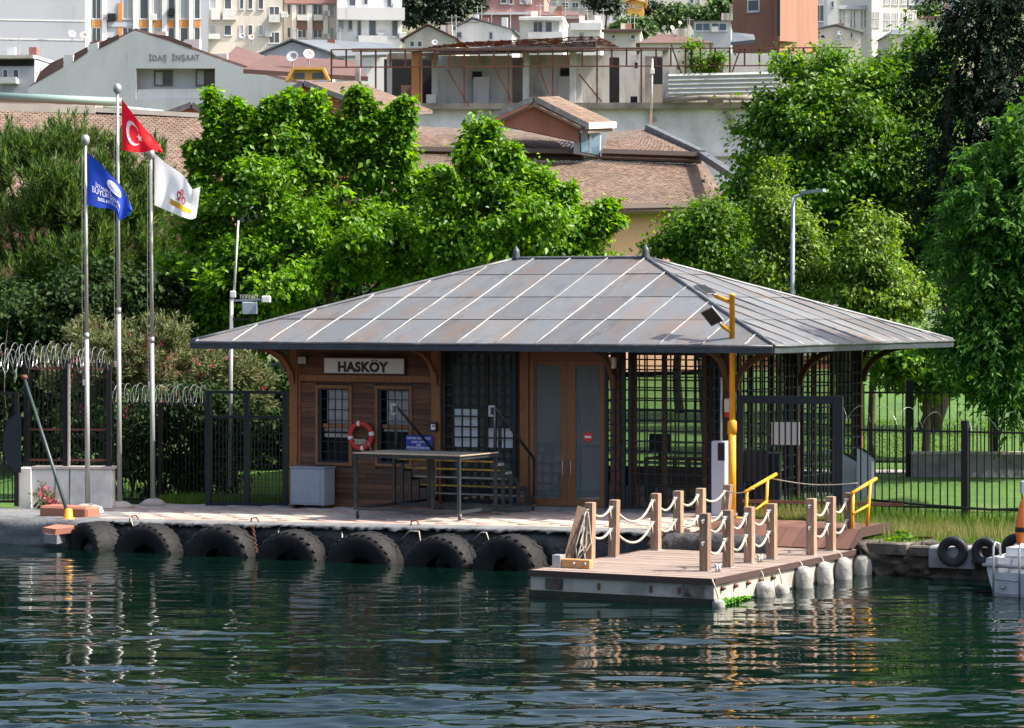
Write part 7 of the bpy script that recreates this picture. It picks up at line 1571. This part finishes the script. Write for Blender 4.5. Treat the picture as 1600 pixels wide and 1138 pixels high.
def yellow_dormer():
    d = 186; t = thing('dormer_house', 'yellow framed roof dormer in front of the slate roofed house', 'dormer', pt(480, 125, d)); quad('front', [pt(449, 124, d), pt(512, 124, d), pt(506, 107, d), pt(457, 107, d)], 'plaster_yellow', t, (0, .6, 0))
    for (a, b) in ((459, 476), (488, 505)): quad('window', [pt(a, 123, d - .05), pt(b, 123, d - .05), pt(b, 114, d - .05), pt(a, 114, d - .05)], 'window_far', t, (0, .04, 0))
    quad('roof', [pt(445, 126, d - .3), pt(457, 105, d - .3), pt(506, 105, d - .3), pt(516, 126, d - .3), pt(512, 126, d - .3), pt(503, 109, d - .3), pt(460, 109, d - .3), pt(450, 126, d - .3)], 'plaster_yellow', t, (0, 1.4, 0)); quad('roof_plane', [pt(380, 108, d + 2), pt(575, 120, d + 2), pt(555, 95, d + 9), pt(420, 86, d + 9)], 'roof_redbrown', t, (0, 0, -.3))
yellow_dormer()
house('red_roof_house', 'white house with big red brown roof right of the modern apartment block', 262, 632, 712, 62, 'plaster_beige', 12, 6, [(640, 64, 648, 74), (652, 64, 660, 74)], roof=('gable', 37, 668), yb=85)
house('white_house', 'white house with dark gabled roof above the tiled ruin roof', 300, 704, 800, 48, 'plaster_white', 10, 6, [(712, 50, 722, 60), (764, 50, 770, 62)], roof=('gable', 27, 738), roofmat='roof_slate', yb=80)
house('pink_house', 'pink house with dark windows at the top centre', 330, 742, 850, -8, 'plaster_pink', 10, 4, [(744, -2, 750, 9), (782, -4, 792, 6), (795, -4, 802, 7), (812, -4, 820, 6)], bands=[(742, 20, 850, 24, 'plaster_white', .4)], yb=40)
house('balcony_house', 'white house with glazed balcony left of the red roofed one', 285, 812, 880, 30, 'plaster_white', 9, 4, [(833, 34, 848, 51), (852, 34, 863, 51), (865, 34, 874, 51)], bands=[(812, 29, 880, 33, 'plaster_white', 1.0), (826, 52, 880, 62, 'plaster_white', 1.0)], yb=80)
house('red_roof_house', 'cream house under a wide red brown hipped roof at top centre', 318, 822, 912, 25, 'plaster_cream', 10, 3, [(872, 27, 880, 31), (903, 27, 910, 31)], roof=('hip', 11, 845, 890), yb=60)
house('white_house', 'white stepped house right of the wide red brown roof', 306, 880, 938, 36, 'plaster_white', 9, 4, [(905, 51, 912, 58)], bands=[(892, 37, 940, 48, 'plaster_white', .8), (880, 30, 905, 36, 'roof_redbrown', .5)], yb=80)
house('white_house', 'small white house with conservatory left of the yellow house', 345, 938, 972, 20, 'plaster_white', 9, 2, [(945, 22, 953, 33), (957, 22, 967, 33)], bands=[(936, 36, 970, 42, 'plaster_white', .9)], yb=60)
house('low_house', 'low beige house with flat red roof before the tree clump', 268, 944, 1000, 50, 'plaster_beige', 9, 4, [(955, 54, 962, 61), (985, 54, 993, 62)], bands=[(940, 47, 1002, 51, 'roof_redbrown', .6)], yb=75)
house('grey_house', 'shaded grey house left of the yellow house', 350, 945, 977, 5, 'plaster_grey', 8, 3, [(958, 8, 968, 12)], roof=('side', -2), yb=50)
house('yellow_house', 'bright yellow house with a stepped gable at top centre', 352, 976, 1006, 4, 'plaster_yellow', 8, 3, [(980, 8, 984, 13), (988, 8, 992, 12), (998, 9, 1002, 14), (981, 23, 985, 31), (992, 24, 997, 33)], roof=('gable', -2, 988), roofmat='plaster_yellow', yb=50)
house('red_roof_house', 'house with broad red brown hipped roof and dishes left of the orange tower', 235, 1000, 1108, 68, 'plaster_cream', 14, 3, [], roof=('hip', 41, 1030, 1060), yb=90)
house('glass_front_house', 'house with blue glass front beside the orange tower', 300, 1084, 1142, 33, 'plaster_grey', 9, 5, [(1086, 36, 1110, 49, 'window_blue'), (1111, 36, 1136, 49, 'window_blue')], roof=('side', 27), yb=80)
house('tower_house', 'orange rendered tower rising over the derelict building', 185, 1145, 1218, -30, 'plaster_orange', 8, 24, [(1168, 0, 1187, 19)], yb=75)
def tower_side():
    o = bpy.data.objects['tower_house']; quad('side_wall', [pt(1218.5, 64, 182.0), pt(1246, 66, 187), pt(1246, -30, 187), pt(1218.5, -30, 182.0)], 'plaster_orange', o, (-.3, .3, 0)); quad('downpipe', [pt(1214, 56, 181.6), pt(1219, 56, 181.6), pt(1219, -30, 181.6), pt(1214, -30, 181.6)], 'dark_hole', o, (0, .1, 0)); quad('lean_to_roof', [pt(1142, 66, 179), pt(1180, 62, 178), pt(1178, 54, 182), pt(1146, 50, 183)], 'roof_slate', o, (0, 0, -.2))
tower_side()
ws = [(1312 + i * 16.5 + k * 5, y, 1315 + i * 16.5 + k * 5, y + 13) for i in range(3) for k in range(2) for y in (16, 30)]
house('stone_school', 'pale stone building with rows of narrow windows, left wing', 452, 1308, 1362, 14, 'plaster_cream', 14, -8, ws, bands=[(1308, 9, 1362, 15, 'plaster_grey', .8)], yb=90)
ws = [(1364 + k * 3.6, y, 1366.4 + k * 3.6, y + 11) for k in range(3) for y in (18, 32)] + [(1381 + i * 13 + k * 3.5, y, 1383.4 + i * 13 + k * 3.5, y + 12) for i in range(4) for k in range(3) for y in (-4, 20, 34)] + [(1381, 54, 1385, 64), (1382, 72, 1385, 82)]
house('stone_school', 'taller pale stone building with narrow windows beside its lower wing', 450, 1362, 1417, -30, 'plaster_cream', 14, -14, ws, yb=100)
house('stone_school', 'low cream annex right of the tall stone building', 470, 1417, 1432, 18, 'plaster_cream', 14, -10, [(1420 + k * 4, 22, 1422.4 + k * 4, 32) for k in range(3)], yb=70)
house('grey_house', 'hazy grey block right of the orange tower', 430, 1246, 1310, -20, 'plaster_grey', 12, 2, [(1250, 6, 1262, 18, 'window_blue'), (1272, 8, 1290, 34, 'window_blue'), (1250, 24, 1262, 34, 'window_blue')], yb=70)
house('white_tower', 'slim white stair tower before the hazy grey block', 420, 1293, 1308, -20, 'plaster_white', 8, 2, [(1299, 2, 1303, 12)], yb=70)
house('low_house', 'low beige house with dark roof right of the orange tower', 330, 1250, 1345, 52, 'plaster_beige', 10, 3, [(1262, 55, 1270, 62), (1306, 55, 1314, 63), (1328, 50, 1333, 60)], roof=('gable', 38, 1306), roofmat='roof_slate', yb=100)
house('dark_roof_house', 'house with dark arched roof between the stone building and the conifer', 390, 1394, 1466, 54, 'plaster_beige', 10, -4, [(1412, 57, 1420, 62)], roof=('hip', 41, 1408, 1440), roofmat='roof_slate', yb=95)
house('cream_house', 'cream house with a red edged flat roof near the conifer', 430, 1436, 1510, 30, 'plaster_cream', 10, -4, [(1446, 34, 1455, 41), (1464, 34, 1474, 41)], bands=[(1434, 26, 1512, 30, 'roof_redbrown', .6)], yb=80)
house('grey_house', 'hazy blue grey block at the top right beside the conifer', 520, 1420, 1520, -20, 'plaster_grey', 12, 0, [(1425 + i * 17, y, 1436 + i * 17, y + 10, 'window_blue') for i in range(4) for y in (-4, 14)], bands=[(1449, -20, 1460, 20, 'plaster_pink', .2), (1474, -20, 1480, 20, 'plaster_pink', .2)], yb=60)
house('grey_house', 'pale grey house behind the white houses at top centre', 420, 1010, 1100, -20, 'plaster_cream', 10, 2, [(1078 + i * 10, y, 1084 + i * 10, y + 8) for i in range(2) for y in (-2, 12)], yb=40)
house('grey_house', 'grey house half behind the yellow house', 430, 850, 950, -24, 'plaster_beige', 10, 3, [(862 + i * 16, y, 872 + i * 16, y + 9) for i in range(5) for y in (-10, 4)], yb=30)
house('grey_house', 'grey house between the dark trees and the pink house', 300, 700, 745, 36, 'plaster_grey', 9, 3, [(706, 40, 714, 48)], roof=('side', 28), yb=70)
DL = ['grey satellite dish on the stepped roof of the lettered building', 'white satellite dish beside the grey one on the lettered building', 'dark satellite dish before the beige apartment block', 'pale satellite dish right of the dark one before the beige block']
EX = [(679, 67, 6, 258, 'grey satellite dish on the white gable above the tiled ruin roof'), (1038, 44, 5, 228, 'white satellite dish on the broad red brown roof'), (1050, 44, 5, 228, 'larger white satellite dish on the broad red brown roof'), (1062, 36, 4, 229, 'topmost white satellite dish left of the orange tower'), (457, 90, 12, 190, 'large grey satellite dish in front of the slate roof'), (482, 86, 11, 190, 'large white satellite dish in front of the slate roof'), (1313, 52, 5, 320, 'white satellite dish on the low dark roof right of the orange tower')]
for k, q in enumerate([(*d_, DL[i]) for i, d_ in enumerate(DISH)] + EX):
    px, py, s, d, lab = q; c = pt(px, py, d); r = s * .8 * d / F; t = thing('satellite_dish', lab, 'satellite dish', c, 'satellite dishes on the roofs'); ax = Vector((random.uniform(-.6, .6), -.8, .4)); mb = MB(); mb.lathe([(.02, -.02), (r * .6, r * .1), (r, r * .34), (r * .97, r * .36), (r * .55, r * .13)], c, ax, 14, cap=False); mb.build('reflector', 'plaster_grey' if k % 2 == 0 else 'plaster_beige', t); MB().tube([c + Vector((0, .1, 0)), c + Vector((0, .35, -r * .8)), c + Vector((0, .35, -r * 1.8))], .05, 5).build('mount', 'galv', t)
# far trees
FT = [('far_pine', 'dark pine grove left of the pink house at the top', 330, [(655, 10, 22, 26), (690, 6, 24, 30), (722, 10, 20, 24), (640, 16, 12, 20), (738, 14, 10, 16)], 'leaf_dark2'), ('far_tree', 'dark round tree right of the yellow house', 360, [(1016, 26, 10, 14), (1020, 14, 8, 8)], 'leaf_dark2'), ('far_tree', 'light green tree clump beside the dark round tree', 350, [(1045, 30, 16, 12), (1064, 22, 16, 10), (1035, 34, 12, 8)], 'leaf_far'), ('far_tree', 'flat topped green tree row left of the orange tower', 345, [(1090, 24, 18, 8), (1112, 26, 16, 8), (1128, 18, 10, 12)], 'leaf_far'),
      ('far_tree', 'green shrubs below the yellow house', 300, [(985, 42, 16, 8), (1002, 44, 10, 6)], 'leaf_far'), ('far_tree', 'hazy green tree before the top right blocks', 480, [(1446, 20, 14, 12), (1456, 14, 10, 8)], 'leaf_far'), ('far_tree', 'small dark tree right of the orange tower', 290, [(1250, 54, 8, 8)], 'leaf_dark2'), ('far_tree', 'dark tree behind the grey house at top centre', 340, [(950, 2, 14, 14), (932, 4, 10, 10)], 'leaf_dark2'), ('far_tree', 'green climber growing on the derelict building wall', 165.0, [(1082, 72, 8, 7), (1110, 98, 14, 10), (1086, 100, 7, 16), (1122, 88, 8, 6)], 'leaf_plane'), ('far_tree', 'hazy tree at the top edge left of the orange tower', 470, [(1128, -2, 16, 14), (1140, 4, 12, 10)], 'leaf_far')]
D['leaf_far'] = dict(c=(.06, .12, .03), r=.6, island=[(.03, .07, .02), (.06, .12, .03), (.09, .16, .04)], trans=.2); D['leaf_dark2'] = dict(c=(.02, .04, .02), r=.6, island=[(.012, .028, .014), (.022, .045, .02), (.035, .06, .026)], trans=.15)
for k, (nm, lab, d, bl, mt) in enumerate(FT):
    c = pt(bl[0][0], bl[0][1], d); t = thing(nm, lab, 'tree', (c.x, d, terrain(0, d)), 'trees on the hillside'); B2 = blob_list(bl, d, .7); crown(B2, (2600 + 900 * len(bl)) if d > 200 else 1500, .45 if d > 200 else .2, 'broad', mt, t, clump=12, rc=.5 if d > 200 else .3, seed=60 + k); mb = MB(); limb(mb, (c.x, d, terrain(0, d) - .5) if d > 200 else (c.x, d, c.z - 1.5), c, .25 if d > 200 else .04, .08, k); mb.build('trunk', 'bark', t)
# ================================================================ the air
def haze():
    mb = MB(); mb.box((-1900, -1000, -5.2), (1900, 4600, 112)); o = mb.build('haze', 'paper', kind='stuff'); o.data.materials.clear()
    m = bpy.data.materials.new('haze'); m.use_nodes = True; N, L = m.node_tree.nodes, m.node_tree.links; N.remove(N['Principled BSDF']); v = N.new('ShaderNodeVolumePrincipled'); v.inputs['Color'].default_value = (.86, .92, 1, 1); v.inputs['Density'].default_value = HAZE; v.inputs['Anisotropy'].default_value = .3; L.new(v.outputs[0], N['Material Output'].inputs['Volume']); o.data.materials.append(m)
HAZE = .0025
